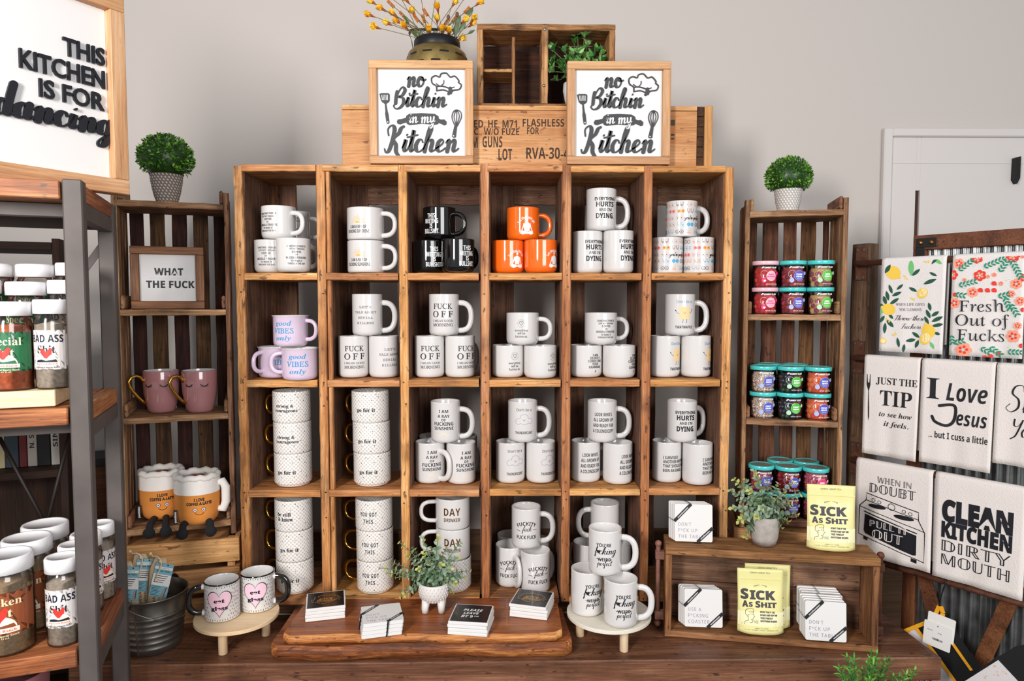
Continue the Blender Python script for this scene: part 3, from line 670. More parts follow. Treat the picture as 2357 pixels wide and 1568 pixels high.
# ------------------------------------------------------------------ mugs
def honey():
    """raised dots in staggered rows round a cylinder"""
    m, nt, b = newmat('dimpled_white_glaze'); N = nt.nodes.new; L = nt.links.new
    tc = N('ShaderNodeTexCoord'); sp = N('ShaderNodeSeparateXYZ'); L(tc.outputs['Object'], sp.inputs[0])
    an = N('ShaderNodeMath'); an.operation = 'ARCTAN2'; L(sp.outputs['X'], an.inputs[0]); L(sp.outputs['Y'], an.inputs[1])
    u = N('ShaderNodeMath'); u.operation = 'MULTIPLY'; u.inputs[1].default_value = 30.0; L(an.outputs[0], u.inputs[0])
    v = N('ShaderNodeMath'); v.operation = 'MULTIPLY'; v.inputs[1].default_value = 580.0; L(sp.outputs['Z'], v.inputs[0])
    def wave(off):
        a = N('ShaderNodeMath'); a.operation = 'ADD'; L(u.outputs[0], a.inputs[0]); L(v.outputs[0], a.inputs[1]) if off else None
        if not off:
            s_ = N('ShaderNodeMath'); s_.operation = 'SUBTRACT'; L(u.outputs[0], s_.inputs[0]); L(v.outputs[0], s_.inputs[1]); a = s_
        c = N('ShaderNodeMath'); c.operation = 'COSINE'; L(a.outputs[0], c.inputs[0]); return c
    c1, c2 = wave(True), wave(False)
    p = N('ShaderNodeMath'); p.operation = 'ADD'; L(c1.outputs[0], p.inputs[0]); L(c2.outputs[0], p.inputs[1])
    mr = N('ShaderNodeMapRange'); mr.inputs['From Min'].default_value = -1.2; mr.inputs['From Max'].default_value = .3; L(p.outputs[0], mr.inputs['Value'])
    mc = N('ShaderNodeMix'); mc.data_type = 'RGBA'; mc.inputs['A'].default_value = hx('#c9c4be'); mc.inputs['B'].default_value = hx('#efebe6')
    L(mr.outputs[0], mc.inputs['Factor']); L(mc.outputs['Result'], b.inputs['Base Color'])
    bp = N('ShaderNodeBump'); bp.inputs['Strength'].default_value = .5; bp.inputs['Distance'].default_value = .0008
    L(mr.outputs[0], bp.inputs['Height']); L(bp.outputs['Normal'], b.inputs['Normal'])
    b.inputs['Roughness'].default_value = .3; b.inputs['Coat Weight'].default_value = .25
    return m
M_HONEY = honey()
M_ORANGE = plain('orange_glaze', '#f36a18', .08, coat=.8)
M_LILAC = plain('lilac_glaze', '#d9c4d8', .18, coat=.5)
M_ROSE = plain('dusty_rose_glaze', '#b77f80', .12, coat=.8)
M_BLUEINK = plain('blue_ink', '#2f93c4', .5)
M_SUN = plain('yellow_print', '#f2b23c', .5); M_PALESUN = plain('pale_yellow_print', '#f6e3bd', .5)
M_WINK = plain('white_ink', '#f4f4f4', .5); M_TOAST = plain('toast_print', '#f0cf98', .5)
M_PINKP = plain('pink_heart_print', '#f0c6d6', .35); M_LAV = plain('lavender_line', '#9b93bd', .5)
M_TEAL2 = plain('soft_blue_print', '#4c86ad', .5)
DOOD = [plain('print_'+n_, c, .5) for n_, c in (('maroon', '#8a3f45'), ('orange', '#f59b2d'), ('sky', '#2fa6d8'), ('palesky', '#8fc6de'), ('rose', '#eba6a4'), ('coral', '#ef7f7c'))]

KINDS = {}   # name: radius, height, profile, handle path, handle radii, materials
def prof_std(Rr, H, rb=.004, step=.0, flare=0.0):
    o = [(0.0, .003), (Rr-rb-step-.004, .003), (Rr-rb-step-.002, 0.0), (Rr-rb-step, .0008)]
    if step: o += [(Rr-step-.0005, .004), (Rr-step, .0065), (Rr-.0012, .0085), (Rr, .012)]
    else:
        for k in range(1, 5): t = R(90*k/4); o.append((Rr-rb+rb*math.sin(t), .0008+rb*1.3*(1-math.cos(t))))
    o += [(Rr, H*.5), (Rr, H-.006), (Rr+flare*.4, H-.0035), (Rr+flare, H-.0012), (Rr+flare-.001, H), (Rr-.0022, H-.0004), (Rr-.0036, H-.004), (Rr-.0038, H*.5), (Rr-.004, .02), (Rr-.010, .0095), (0.0, .0085)]
    return o
def dhandle(Rr, z0, z1, out, n=14, pw=.7):
    c = (z0+z1)/2; h = (z1-z0)/2; P = [(Rr-.003, 0, z1)]
    for i in range(n+1):
        t = R(90-180*i/n); P.append((Rr+out*abs(math.cos(t))**pw, 0, c+h*(1 if math.sin(t) >= 0 else -1)*abs(math.sin(t))**.85))
    return P+[(Rr-.003, 0, z0)]
def kind(name, Rr, H, prof, hp, hr, flat, body, hm, rim=None):
    KINDS[name] = (Rr, H, prof, hp, hr, flat, body, hm, rim)
TALL = prof_std(.0425, .1185, .010, .0)
kind('tall', .0425, .1185, TALL, dhandle(.0425, .014, .094, .036), .0066, 1.25, M_WHITE, M_WHITE)
SHORT = prof_std(.0464, .092, .012)
kind('short', .0464, .092, SHORT, dhandle(.0464, .017, .074, .034), .0058, 1.2, M_WHITE, M_WHITE)
kind('wide', .0515, .0905, prof_std(.0515, .0905, .006), dhandle(.0515, .014, .076, .038), .0058, 1.2, M_WHITE, M_WHITE)
kind('black', .0464, .092, SHORT, dhandle(.0464, .017, .074, .034), .0058, 1.2, M_BLACKGLOSS, M_BLACKGLOSS)
kind('orange', .0464, .092, SHORT, dhandle(.0464, .017, .074, .034), .0058, 1.2, M_ORANGE, M_ORANGE)
kind('classic', .0438, .1015, prof_std(.0438, .1015, .003), dhandle(.0438, .018, .084, .035), .0066, 1.25, M_WHITE, M_WHITE)
kind('camp', .0478, .0885, prof_std(.0478, .0885, .010, 0, .0035), dhandle(.0478, .02, .073, .029), .0055, 1.1, M_LILAC, M_LILAC)
HC = prof_std(.0525, .0945, .003, .005)
kind('dimple', .0525, .0945, HC, dhandle(.0525, .022, .078, .042, pw=.6), .0042, 1.1, M_HONEY, M_GOLD)
kind('plainstack', .0495, .0945, prof_std(.0495, .0945, .003, .005), dhandle(.0495, .022, .078, .042, pw=.6), .0052, 1.2, M_WHITE, M_WHITE)
kind('ringed', .0438, .0985, prof_std(.0438, .0985, .003), dhandle(.0468, .016, .084, .034), .0068, 1.15, M_WHITE, M_BLACKGLOSS, M_BLACKGLOSS)
LASH = [(0, .003), (.028, .003), (.031, 0), (.033, .001), (.0365, .008), (.041, .025), (.0455, .055), (.0472, .085), (.0472, .116), (.0462, .1185), (.0443, .1185), (.0437, .114), (.043, .06), (.034, .015), (0, .009)]
kind('lash', .0472, .1185, LASH, [(.046, 0, .088), (.049, .0, .094), (.055, 0, .103), (.066, 0, .107), (.079, 0, .103), (.086, 0, .092), (.083, 0, .078), (.075, 0, .064), (.063, 0, .048), (.051, 0, .034), (.0415, 0, .026)], .0044, 1.0, M_ROSE, M_GOLD, M_WHITE)
def rad(prof):
    pts = []; 
    for r_, z in prof[3:]:
        if pts and z < pts[-1][1]-.0005: break
        if r_ > .02: pts.append((r_, z))
    def f(z):
        for (a, b), (c, d) in zip(pts, pts[1:]):
            if b <= z <= d: return a+(c-a)*(z-b)/max(d-b, 1e-9)
        return pts[-1][0] if z > pts[-1][1] else pts[0][0]
    return f
PRINTS = {}
def pr(name, mats):
    p = P2(); PRINTS[name] = (p, mats); return p
K_, W_, B_ = M_INK, M_WINK, M_BLUEINK
pr('hurts', [K_]).t('EVERYTHING', 'sb', 88, 62, 8.5, bold=.02).t('HURTS', 'sb', 73, 54, 13.5, bold=.02).t("AND I'M", 'sb', 57.5, 38, 8.5).t('DYING.', 'sb', 41, 54, 14, bold=.02)
p = pr('sunray', [K_, M_PALESUN]).t('I AM', 'sb', 93, 27, 8.5).t('A RAY', 'sb', 79, 35, 8.5).t('OF', 'sb', 68, 13, 7).t('FUCKING', 'sb', 57, 58, 10).t('SUNSHINE', 'sb', 44, 58, 9)
p.ring(0, 22, 6, 1, 1, 12, 0, 180)
for i in range(11): a = math.pi*i/10; p.line([(8*math.cos(a), 22+8*math.sin(a)), (13*math.cos(a), 22+13*math.sin(a))], .7, 1)
pr('grownup', [K_]).t("LOOK WHO'S", 'sb', 83, 51, 10).t('ALL GROWN UP', 'sb', 67.5, 59, 10).t('AND READY FOR', 'sb', 51.5, 62, 10).t('A COLONOSCOPY', 'sb', 35.5, 63, 10)
p = pr('survived', [K_])
for s_, y, w in (('I SURVIVED', 76, 46), ('ANOTHER MEETING', 64, 80), ('THAT SHOULD HAVE', 51.5, 82), ('BEEN AN EMAIL', 38.5, 60)): p.t(s_, 'sb', y, w, 9, x=-40, al='L')
pr('morning', [K_]).t('FUCK', 'r', 84, 56, 15, bold=.012).t('OFF', 'r', 62, 60, 17, bold=.012, space=1.4).t('I MEAN GOOD', 'r', 43, 60, 6, bold=.01).t('MORNING', 'r', 31.5, 60, 8.5, bold=.012)
pr('serial', [K_]).t("LET'S", 'mono', 82, 34, 7.5).t('TALK ABOUT', 'mono', 67.5, 64, 7.5).t('SERIAL', 'mono', 52.5, 42, 7.5).t('KILLERS', 'mono', 37.5, 48, 7.5)
def smile(p, x, y, s, m):
    p.dot(x-s, y+s*.5, s*.12, m).dot(x+s, y+s*.5, s*.12, m).line([(x-s*.6, y), (x-.2*s, y-.6*s), (x+.2*s, y-.6*s), (x+s*.6, y)], .9, m)
p = pr('toast', [K_, M_TOAST, M_TEAL2]).t("Don't be a", 'sr', 97, 44, 8, 2).poly([(-16, 48), (14, 46), (17, 81), (-14, 83)], 1).raise_(.00015).t('TWATWAFFLE', 'sb', 25, 52, 8)
smile(p, 0, 66, 4.5, 0); p.line([(-15, 62), (-21, 66), (-25, 72)], .9, 0).line([(16, 64), (21, 68), (24, 74)], .9, 0).line([(-4, 47), (-5, 38), (-7, 37)], .9, 0).line([(6, 47), (6, 38), (4, 37)], .9, 0).dot(-25, 72, 1.6, 0).dot(24, 74, 1.6, 0)
p = pr('cloud', [K_, M_LAV]).t("Don't be a", 'sr', 96, 44, 8, 0).t('THUNDERCUNT', 'sb', 30, 52, 8)
p.line([(-22, 56), (-25, 64), (-18, 71), (-12, 71), (-9, 80), (2, 83), (11, 78), (13, 71), (22, 71), (25, 63), (20, 56), (12, 58), (6, 54), (-3, 54), (-10, 57), (-16, 54)], 1.1, 1, closed=True); smile(p, 0, 67, 4, 0)
pr('fuckity', [K_]).t('FUCKITY', 'sb', 78, 60, 10.5, arc=58).script('fuck', 0, 56, 7.5, 0, .09, .2, .35).line([(-31, 58), (-19, 56)], 1.3).line([(19, 59), (31, 59)], 1.3).t('FUCK FUCK', 'sb', 38, 60, 10.5)
p = pr('weird', [K_]).t("YOU'RE", 'sb', 84, 39, 9, x=-4).script('cking', 6, 61, 9, 0, .1, .24, .25, wx=1.15).script('f', -25, 61, 9, 0, .1, .24, .25).poly(heart2d(10, 10, -18, 66)).t('WEIRD', 'sb', 47, 34, 8.5, x=-2).line([(-22, 47.5), (18, 46)], 1.4).script('perfect', -2, 31, 7, 0, .1, .22, .25)
p = pr('sometimes', [K_])
for s_, y, w, h in (('SOMETIMES THERE IS', 69.5, 52, 5.2), ('JUST NOT ENOUGH', 62, 45, 4.6), ('COFFEE', 54, 25, 5.6), ('OR', 46.5, 7, 4.4), ('MIDDLE FINGERS', 38.5, 56, 5.8), ('TO MAKE IT', 30, 31, 4.8), ('THROUGH THE DAY.', 22.5, 48, 5)): p.t(s_, 'sb', y, w, h)
p = pr('raysun', [K_, M_SUN]).t('I AM A RAY OF', 'sb', 36, 49, 9).t('FUCKING SUNSHINE.', 'sb', 23.5, 68, 9)
p.poly([(6.5*math.cos(math.pi*i/12), 46+6.5*math.sin(math.pi*i/12)) for i in range(13)], 1)
for i in range(13): a = math.pi*i/12; r2 = 23 if i % 2 == 0 else 19; p.line([(9*math.cos(a), 46+9*math.sin(a)), (r2*math.cos(a), 46+r2*math.sin(a))], .8, 1)
pr('meeting', [W_]).t('THIS', 'sb', 67, 24, 12.5).t('MEETING', 'sb', 52, 42, 12.5).t('IS', 'sb', 38.5, 9, 12).t('BULLSHIT.', 'sb', 24, 47, 12.5)
p = pr('calm', [W_]).t('Let that shit go.', 'sb', 62, 60, 7.5, arc=27)
p.dot(0, 54, 4, sx=.8).poly([(-4, 48), (4, 48), (10, 42), (7, 24), (-7, 24), (-10, 42)]).line([(-9, 44), (-12, 32), (-17, 22)], 2.2, 0, 2.6).line([(9, 44), (12, 32), (17, 22)], 2.2, 0, 2.6).poly([(-20, 18), (-12, 25), (0, 21), (12, 25), (20, 18), (12, 14), (0, 18), (-12, 14)]).dot(0, 60, 1.6)
p = pr('okay', [K_]).t('everything', 'sr', 42.5, 37, 6, bold=.012).t('will be', 'sr', 34, 22, 6, bold=.012).t('fucking ok.', 'sr', 25, 36, 6, bold=.012).line(heart2d(11, 11, 0, 62, 20), .9, 0, closed=True)
for i in range(16): a = 2*math.pi*i/16; p.line([(9*math.cos(a), 62+9*math.sin(a)), (11.5*math.cos(a), 62+11.5*math.sin(a))], .7)
p = pr('grammar', [K_]).poly([(2, 24), (-3, 18), (0, 18.5), (-2, 14), (4, 20), (1, 19.5)])
for s_, y, w in (('I AM', 65, 18), ('SILENTLY', 56.5, 33), ('CORRECTING', 48, 45), ('YOUR', 39.5, 21), ('GRAMMAR', 31, 40)): p.t(s_, 'sb', y, w, 7)
pr('vibes', [B_]).t('good', 'rbi', 67, 49, 14).t('VIBES', 'r', 46, 60, 14.5, bold=.02).t('only', 'rbi', 26, 44, 14)
def dots(p, m=1):
    for i in range(9):
        for j, (dx, z) in enumerate(((0, 82), (17, 70), (5, 47), (22, 30), (12, 14), (30, 86))):
            p.dot((i-4)*36.5+dx, z+((i*7) % 5-2), 1.25, m, 8)
for nm, ls in (('brave', (('strong &', 56, 52, 9, -2), ('courageous', 43, 66, 9, 2))), ('go', (('go for it', 44, 54, 11, 0),)), ('still', (('be still', 58, 42, 11, -4), ('& know', 44, 46, 11, 0)))):
    p = pr(nm, [K_, M_BLACK]); dots(p)
    for s_, y, w, h, x in ls: p.t(s_, 'rb', y, w, h, x=x, bold=.01)
p = pr('gotthis', [K_, M_BLACK]); dots(p); p.t('YOU GOT', 'sb', 57, 50, 11.5, space=1.2).t('THIS', 'sb', 37, 28, 11.5, space=1.2)
pr('day', [M_BRONZE]).t('DAY', 'sb', 60, 48, 21, space=1.1).t('DRINKER', 'sb', 37, 48, 10)
p = pr('glass', [K_, M_PINKP]); rnd = random.Random(3)
for i in range(30):
    for j in range(9):
        x = -92+i*6.2+(3 if j % 2 else 0); y = 8+j*10.5+rnd.uniform(-2, 2)
        if not (abs(x) < 31 and 12 < y < 86 and (abs(x) < 20+(y-12)*.25)): p.rect(x-.55, x+.55, y-1.9, y+1.9, 0)
p.raise_(.0002).poly(heart2d(63, 70, 0, 48), 0).raise_(.0004).poly(heart2d(59.5, 66, 0, 48.3), 1).raise_(.0006).t('eat', 'rb', 58, 27, 10, bold=.03).t('glass', 'rb', 39, 41, 10, bold=.03)
p = pr('doodle', [K_]+DOOD); rnd = random.Random(5)
def pair(x, y, t, c, c2):
    for s_ in (-1, 1):
        X = x+s_*5.6
        if t == 0: p.dot(X, y, 4.9, c).raise_(.00012).dot(X, y, 1.3, c2).raise_(0)
        elif t == 1: p.ring(X, y, 4.8, 1.0, c, 18).dot(X, y-.8, 1.2, c2)
        elif t == 2: p.line([(X-3.6, y+7), (X-3.2, y-1), (X, y-4.5), (X+3.4, y-1), (X+3.8, y+7)], 1.0, c).dot(X, y-1, 1.4, c2)
        elif t == 3: p.ring(X, y, 4.8, 1.0, c, 14, 200, 340).ring(X, y, 5.0, .8, c2, 10, 40, 140).dot(X, y, 1.3, 0)
        elif t == 4: p.line([(X-1, y+6), (X-4*s_, y-3), (X+3*s_, y-4.5)], .9, c).dot(X-2.8*s_, y-3, 1.8, c2)
rows = [(89, [(2, 1, 0), (3, 5, 2), (2, 5, 2), (1, 0, 2), (3, 2, 5)]), (71, [(0, 2, 0), (2, 1, 5), (1, 4, 0), (3, 4, 3), (0, 6, 0)]), (52, [(3, 5, 5), None, None, (0, 6, 0), (1, 5, 0)]), (34, [(2, 4, 3), (0, 3, 4), (1, 0, 2), (2, 5, 5), (3, 2, 2)]), (14, [(1, 0, 0), (4, 5, 2), (3, 4, 4), (1, 0, 0), (2, 4, 2)])]
for y, row in rows:
    for k in range(10):
        e = row[k % 5]
        if k in (6, 7) and e is None: e = (1, 3, 0)
        if e: pair(-25+(k if k < 6 else k-10)*27.2+(4 if y in (71, 34) else 0), y, *e)
p.script("you're perfect", 16, 48, 5.2, 0, .16, .24, .2)
p = pr('lashes', [K_])
for s_ in (-1, 1):
    p.line([(s_*21-10, 82), (s_*21-4, 76.5), (s_*21+4, 76.5), (s_*21+10, 82)], 2.4)
    for i in range(9): t = -8.5+i*2.1; p.line([(s_*21+t, 77.6+abs(t)*.35), (s_*21+t*1.25, 73+abs(t)*.32)], .9)
pr('script', [K_]).script('fifty', 10, 50, 6, 0, .1, .2, .3)
PROTO = {}
def mug(kd, pn, x, y, z, pa, label, group, side=1, hang=None):
    """pa: how far the print is turned to the viewer's right (degrees); side: handle right (1) or left (-1) of the print"""
    Rr, H, prof, hp, hr, flat, bm, hm, rim = KINDS[kd]
    key = (kd, pn, side, hang)
    if key in PROTO: return dup(PROTO[key], (x, y, z), R(pa), label, group)
    t = thing('mug', label, 'mug', (x, y, z), R(pa), group); mb = MB(); mats = [bm]
    if kd == 'camp': mats.append(M_WHITE)
    if rim: mats.append(rim)
    cut = next(i for i, (r_, zz) in enumerate(prof) if i > 3 and zz < prof[i-1][1])
    if kd in ('ringed', 'lash'):
        mb.lathe(prof[:cut-(2 if kd == 'ringed' else 0)], 56); mb.lathe(prof[cut-(3 if kd == 'ringed' else 1):], 56, 1 if kd == 'lash' else 0)
        if kd == 'ringed': mb.lathe([(Rr+.0006, H-.0028), (Rr+.0006, H-.0002), (Rr-.001, H+.0006), (Rr-.0026, H)], 56, 1)
    elif kd == 'camp': mb.lathe(prof[:cut-2], 56); mb.lathe(prof[cut-3:], 56, 1)
    else: mb.lathe(prof, 56)
    if pn:
        p, pm = PRINTS[pn]; base = len(mats); mats += pm
        p.wrap(mb, rad(prof), [base+i for i in range(len(pm))], seg=4 if pn in ('glass', 'toast', 'doodle') else 7)
    mb.build('body', mats, t, False)
    ha = (90 if side > 0 else -90) if hang is None else hang
    hb = MB(); hb.tube([(side*0+px_, py_, pz) for px_, py_, pz in hp], hr, 10, 0, True, True, Matrix.Rotation(R(ha-90), 4, 'Z'), flat)
    hmats = [hm]
    if kd == 'ringed':
        hmats.append(M_WHITE)
        for zz in (.084, .016): hb.lathe([(.0075, 0), (.0078, .006), (.006, .0085), (0, .009)], 16, 1, True, Matrix.Rotation(R(ha-90), 4, 'Z') @ Matrix.Translation((.0415, 0, zz)) @ Matrix.Rotation(R(90), 4, 'Y'))
    hb.build('handle', hmats, t, False)
    PROTO[key] = t; return t
ROWN = ['top', 'second', 'third', 'bottom']; COLN = ['first', 'second', 'third', 'fourth', 'fifth', 'sixth']
TXT = {'hurts': 'tall white EVERYTHING HURTS', 'sunray': 'tall white RAY OF SUNSHINE', 'grownup': 'tall white ALL GROWN UP', 'survived': 'tall white I SURVIVED', 'morning': 'tall white GOOD MORNING', 'serial': 'tall white SERIAL KILLERS',
 'toast': 'tall white toast drawing', 'cloud': 'tall white cloud drawing', 'fuckity': 'tall white FUCKITY', 'sometimes': 'white COFFEE OR MIDDLE FINGERS', 'raysun': 'wide white yellow sun', 'meeting': 'glossy black THIS MEETING',
 'calm': 'orange meditating figure', 'okay': 'white small heart', 'grammar': 'white CORRECTING YOUR GRAMMAR', 'vibes': 'lilac good VIBES only', 'brave': 'dimpled strong & courageous', 'go': 'dimpled go for it', 'still': 'dimpled be still & know',
 'gotthis': 'dimpled YOU GOT THIS', 'day': 'white DAY DRINKER', 'doodle': 'colourfully doodled', 'script': 'plain white', None: 'plain white'}
POS = {'U': 'on top of the pair', 'L': 'lower left of the pyramid', 'R': 'lower right of the pyramid', 'T': 'top of the stack', 'M': 'middle of the stack', 'B': 'bottom of the stack', 'BL': 'half hidden behind, left', 'BR': 'half hidden behind, right', 'BU': 'half hidden behind the upper mug'}
def cell(r_, c, items):
    z0 = SZ[r_+1]+.0012; put = []
    xa, xb = PX[c]+PW+.0055+(.008 if c == 1 else 0), PX[c+1]-PW-.0055
    for kd, pn, px, Y, lev, pa, pos, side in items:
        H = KINDS[kd][1]; z = z0+lev; Rr = KINDS[kd][0]+(.0037 if kd == 'camp' else .0006); X = at(px, 700, Y).x
        v = Vector((X, Y, z+H/2))-CAM; X = min(max(at(px, 784-FPX*v.dot(UP)/v.dot(FW), Y).x, xa+Rr), xb-Rr)   # centre column at the mug's own height
        for X2, Y2, R2, za, zb in put:                                  # neighbours on the same board must not touch
            if za < z+H-.01 and z < zb-.01 and abs(X-X2) < Rr+R2+.0008:
                d = math.sqrt(max(0, (Rr+R2+.0008)**2-(X-X2)**2))
                if abs(Y-Y2) < d: Y = Y2+(d if Y > Y2+.03 else -d)
        put.append((X, Y, Rr, z, z+H))
    for i, (kd, pn, px, Y, lev, pa, pos, side) in enumerate(items):
        X, Y, Rr, z, zt = put[i]; tip = max(p_[0] for p_ in KINDS[kd][3])+KINDS[kd][4]; hang = None
        for dv in [0]+[q*s_ for q in range(2, 170, 2) for s_ in (1, -1)]:  # swing the handle clear of the side panels and of the other mugs
            wa = R((pa+90*side)+dv*side); ok = True
            for f in (.75, 1.0):
                hx_, hy_ = X+(tip*f+.003)*math.sin(wa), Y-(tip*f+.003)*math.cos(wa)
                if not xa+.006*abs(math.cos(wa)) < hx_ < xb-.006*abs(math.cos(wa)) or (hy_ > SY1-.012 and hx_ < at([682, 848, 1012, 1183, 1347, 1513][c], 540, SY1).x+.012) or hy_ > SY1+.06: ok = False
                for j, (X2, Y2, R2, za, zb) in enumerate(put):
                    if j != i and za < zt-.02 and z+.012 < zb and math.hypot(hx_-X2, hy_-Y2) < R2+.009: ok = False
            if ok: hang = round(90*side+dv*side) if dv else None; break
        mug(kd, pn, X, Y, z, pa, '%s mug, %s, %s row, %s column' % (TXT[pn] if kd != 'black' or pn else 'glossy black', POS[pos], ROWN[r_], COLN[c]), 'mugs on the cubby shelf', side, hang)
def pyramid(r_, c, kd, pn, u, l, q, Y=1.962, extra=(), pl=None, pq=None, sides=(1, 1, 1), kd2=None, dY=(0, 0, 0)):
    H = KINDS[kd2 or kd][1]+.0006
    cell(r_, c, [(kd2 or kd, pl or pn, l[0], Y+dY[1], 0, l[1], 'L', sides[1]), (kd2 or kd, pq or pl or pn, q[0], Y+dY[2], 0, q[1], 'R', sides[2]), (kd, pn, u[0], Y+dY[0], H, u[1], 'U', sides[0])]+list(extra))
SH = KINDS['short'][1]+.0006; TH = KINDS['tall'][1]+.0006
pyramid(0, 0, 'short', 'sometimes', (641.5, -21), (611, 0), (684, 28), 1.945, [('short', 'sometimes', 676, 2.055, SH, 10, 'BU', 1), ('short', 'sometimes', 690, 2.055, 0, 20, 'BR', 1)], dY=(0, .01, -.008))
cell(0, 1, [('wide', 'raysun', 842.5, 1.955, 0, -13, 'B', 1), ('wide', 'raysun', 841.5, 1.955, .0912, -14, 'T', 1)])
pyramid(0, 2, 'black', 'meeting', (1011.5, -25), (977, 22), (1056, 38))
pyramid(0, 3, 'orange', 'calm', (1204, 12), (1164, 33), (1243.5, 50))
pyramid(0, 4, 'tall', 'hurts', (1384, 8), (1352.5, 24), (1421, 36))
pyramid(0, 5, 'classic', 'doodle', (1569, 10), (1535.5, 10), (1611, 42))
pyramid(1, 0, 'camp', 'vibes', (669, -9), (627, 30), (708, 8), 1.95, sides=(1, -1, -1), dY=(0, .012, -.008))
pyramid(1, 1, 'tall', 'serial', (845.5, 3), (805.7, 16), (884, 34), pl='morning', pq='serial')
pyramid(1, 2, 'tall', 'morning', (1022, 0), (988.5, 10), (1059, 33))
pyramid(1, 3, 'short', 'okay', (1202.7, -6), (1166, 24), (1242.5, 46))
pyramid(1, 4, 'short', 'sometimes', (1383, 11), (1347, 29), (1422, 52), pl='grammar')
pyramid(1, 5, 'tall', 'toast', (1565, 3), (1530, 42), (1601, 49))
STK = .0882
def stack3(r_, c, ps, xs, pas, Y=1.96, kds=('dimple',)*3):
    cell(r_, c, [(kds[i], ps[i], xs[i], Y, STK*(2-i), pas[i], 'TMB'[i], -1) for i in range(3)])
stack3(2, 0, ('brave', 'brave', 'go'), (671.5, 673.5, 675), (-4, -3, -4), 1.955)
stack3(2, 1, ('go', 'go', 'go'), (852.5, 855, 857), (-4, -4, -2), 1.955)
pyramid(2, 2, 'tall', 'sunray', (1025.5, -3), (990, 14), (1061.5, 24), 1.97, [('tall', None, 994, 2.066, 0, 20, 'BL', 1), ('tall', None, 1066, 2.066, 0, 70, 'BR', 1)], dY=(0, .005, -.004))
pyramid(2, 3, 'tall', 'cloud', (1203, 4), (1174.5, 20), (1244.5, 33), 1.975)
pyramid(2, 4, 'tall', 'grownup', (1386, -3), (1348, 15), (1421.5, 40), 1.97, dY=(0, .01, -.012))
pyramid(2, 5, 'tall', 'hurts', (1569.6, 2), (1534.6, 26), (1607.5, 58), 1.968, [('black', None, 1545, 2.058, 0, 30, 'BL', 1)], pl='survived', dY=(0, .008, -.008))
stack3(3, 0, ('still', 'go', 'go'), (676, 678, 679.5), (-10, 0, 0), 1.95)
stack3(3, 1, ('gotthis',)*3, (861, 863, 864), (-8, -6, -6), 1.95)
stack3(3, 2, ('day', 'day', 'gotthis'), (1042, 1043, 1043), (2, 2, 8), 1.955, ('plainstack', 'plainstack', 'dimple'))
pyramid(3, 3, 'tall', 'fuckity', (1211, 0), (1173.5, 0), (1232, 11), 1.965, [('tall', None, 1176, 2.069, 0, 0, 'BL', 1), ('tall', None, 1231, 2.066, 0, 62, 'BR', 1)], dY=(0, .016, -.024))
cell(3, 4, [('tall', 'script', 1352, 2.0, 0, -10, 'L', -1), ('tall', 'script', 1437, 2.0, 0, -10, 'R', -1), ('tall', 'script', 1392, 2.0, TH, -8, 'U', -1)])

# ------------------------------------------------------------------ things on top of the mug shelf
def pjx(v):
    d = Vector(v)-CAM; return 1178.5+FPX*d.dot(RT)/d.dot(FW)
def pjy(v):
    d = Vector(v)-CAM; return 784-FPX*d.dot(UP)/d.dot(FW)
def solve(fn, px, lo_, hi_):
    """parameter whose point falls on column px"""
    for _ in range(40):
        m = (lo_+hi_)/2
        if pjx(fn(m)) < px: lo_ = m
        else: hi_ = m
    return (lo_+hi_)/2
ST = SZ[0]+.0052
AX0, AX1, AY0, AY1 = at(787, 300, 1.93).x, at(1640, 300, 1.93).x, 1.93, 2.108
AZ = at(1200, 243, 1.93).z
t = thing('ammunition_crate', 'long pine crate with black stencilled lettering lying on the mug shelf', 'crate', ((AX0+AX1)/2, 2.02, ST))
xe = at(1604, 300, 1.93).x; xf = at(1621, 300, 1.93).x
MB().box(AX0, xe, AY1-.014, AY1, ST, AZ-.0135).build('back_board', W_AMMO[0], t)
MB().box(AX0, xe, AY0-.001, AY1, AZ-.0125, AZ, 0, .001).build('lid_board', W_AMMO[0], t)
e = MB()
for i in range(6): z0 = ST+i*(AZ-ST)/6; e.box(xe+.0005, xf, AY0+.002, AY1-.002, z0+.0006, z0+(AZ-ST)/6-.0006, 0, .0012)
e.build('comb_joint', wood('end_grain_Y', '#1c0f08', '#3d2413', '#5c3a20', 'Y', 1, .8, None, 0, .4), t)
MB().box(xf+.0005, AX1, AY0-.002, AY1, ST, AZ+.001).build('end_board', wood('ammo_end_Z', '#8a5a30', '#b9844e', '#cf9d68', 'Z', .8, .6, None, 0, .2), t)
MB().box(AX0, AX0+.014, AY0+.0145, AY1-.0145, ST, AZ-.0135).build('end_board', W_AMMO[1], t)
k = at(849, 238, 2.0); MB().box(k.x-.006, k.x+.006, AY1-.06, AY1-.03, AZ+.0002, AZ+.016).build('hinge', M_DARKMETAL, t)
st_ = P2(); cx = (at(1200, 300, 1.93)).x; czz = at(1200, 300, 1.93).z; mm = 1.2285
def S(px): return (px-1200)*mm
for s_, px, py, w, h, al in (('ED, HE, M71,', 1093, 286, 103*mm, 17*mm, 'L'), ('FLASHLESS', 1203, 283, 94*mm, 17*mm, 'L'), ('C., W/O FUZE', 1093, 303, 102*mm, 15*mm, 'L'), ('FOR', 1213, 301, 27*mm, 15*mm, 'L'), ('M', 1089, 328, 12*mm, 24*mm, 'L'), ('GUNS', 1112, 326, 45*mm, 24*mm, 'L'), ('LOT', 1148, 354, 31*mm, 25*mm, 'L'), ('RVA-30-45', 1211, 351, 110*mm, 25*mm, 'L')):
    st_.t(s_, 'sb', (300-py)*mm, w, h, 0, S(px), al)
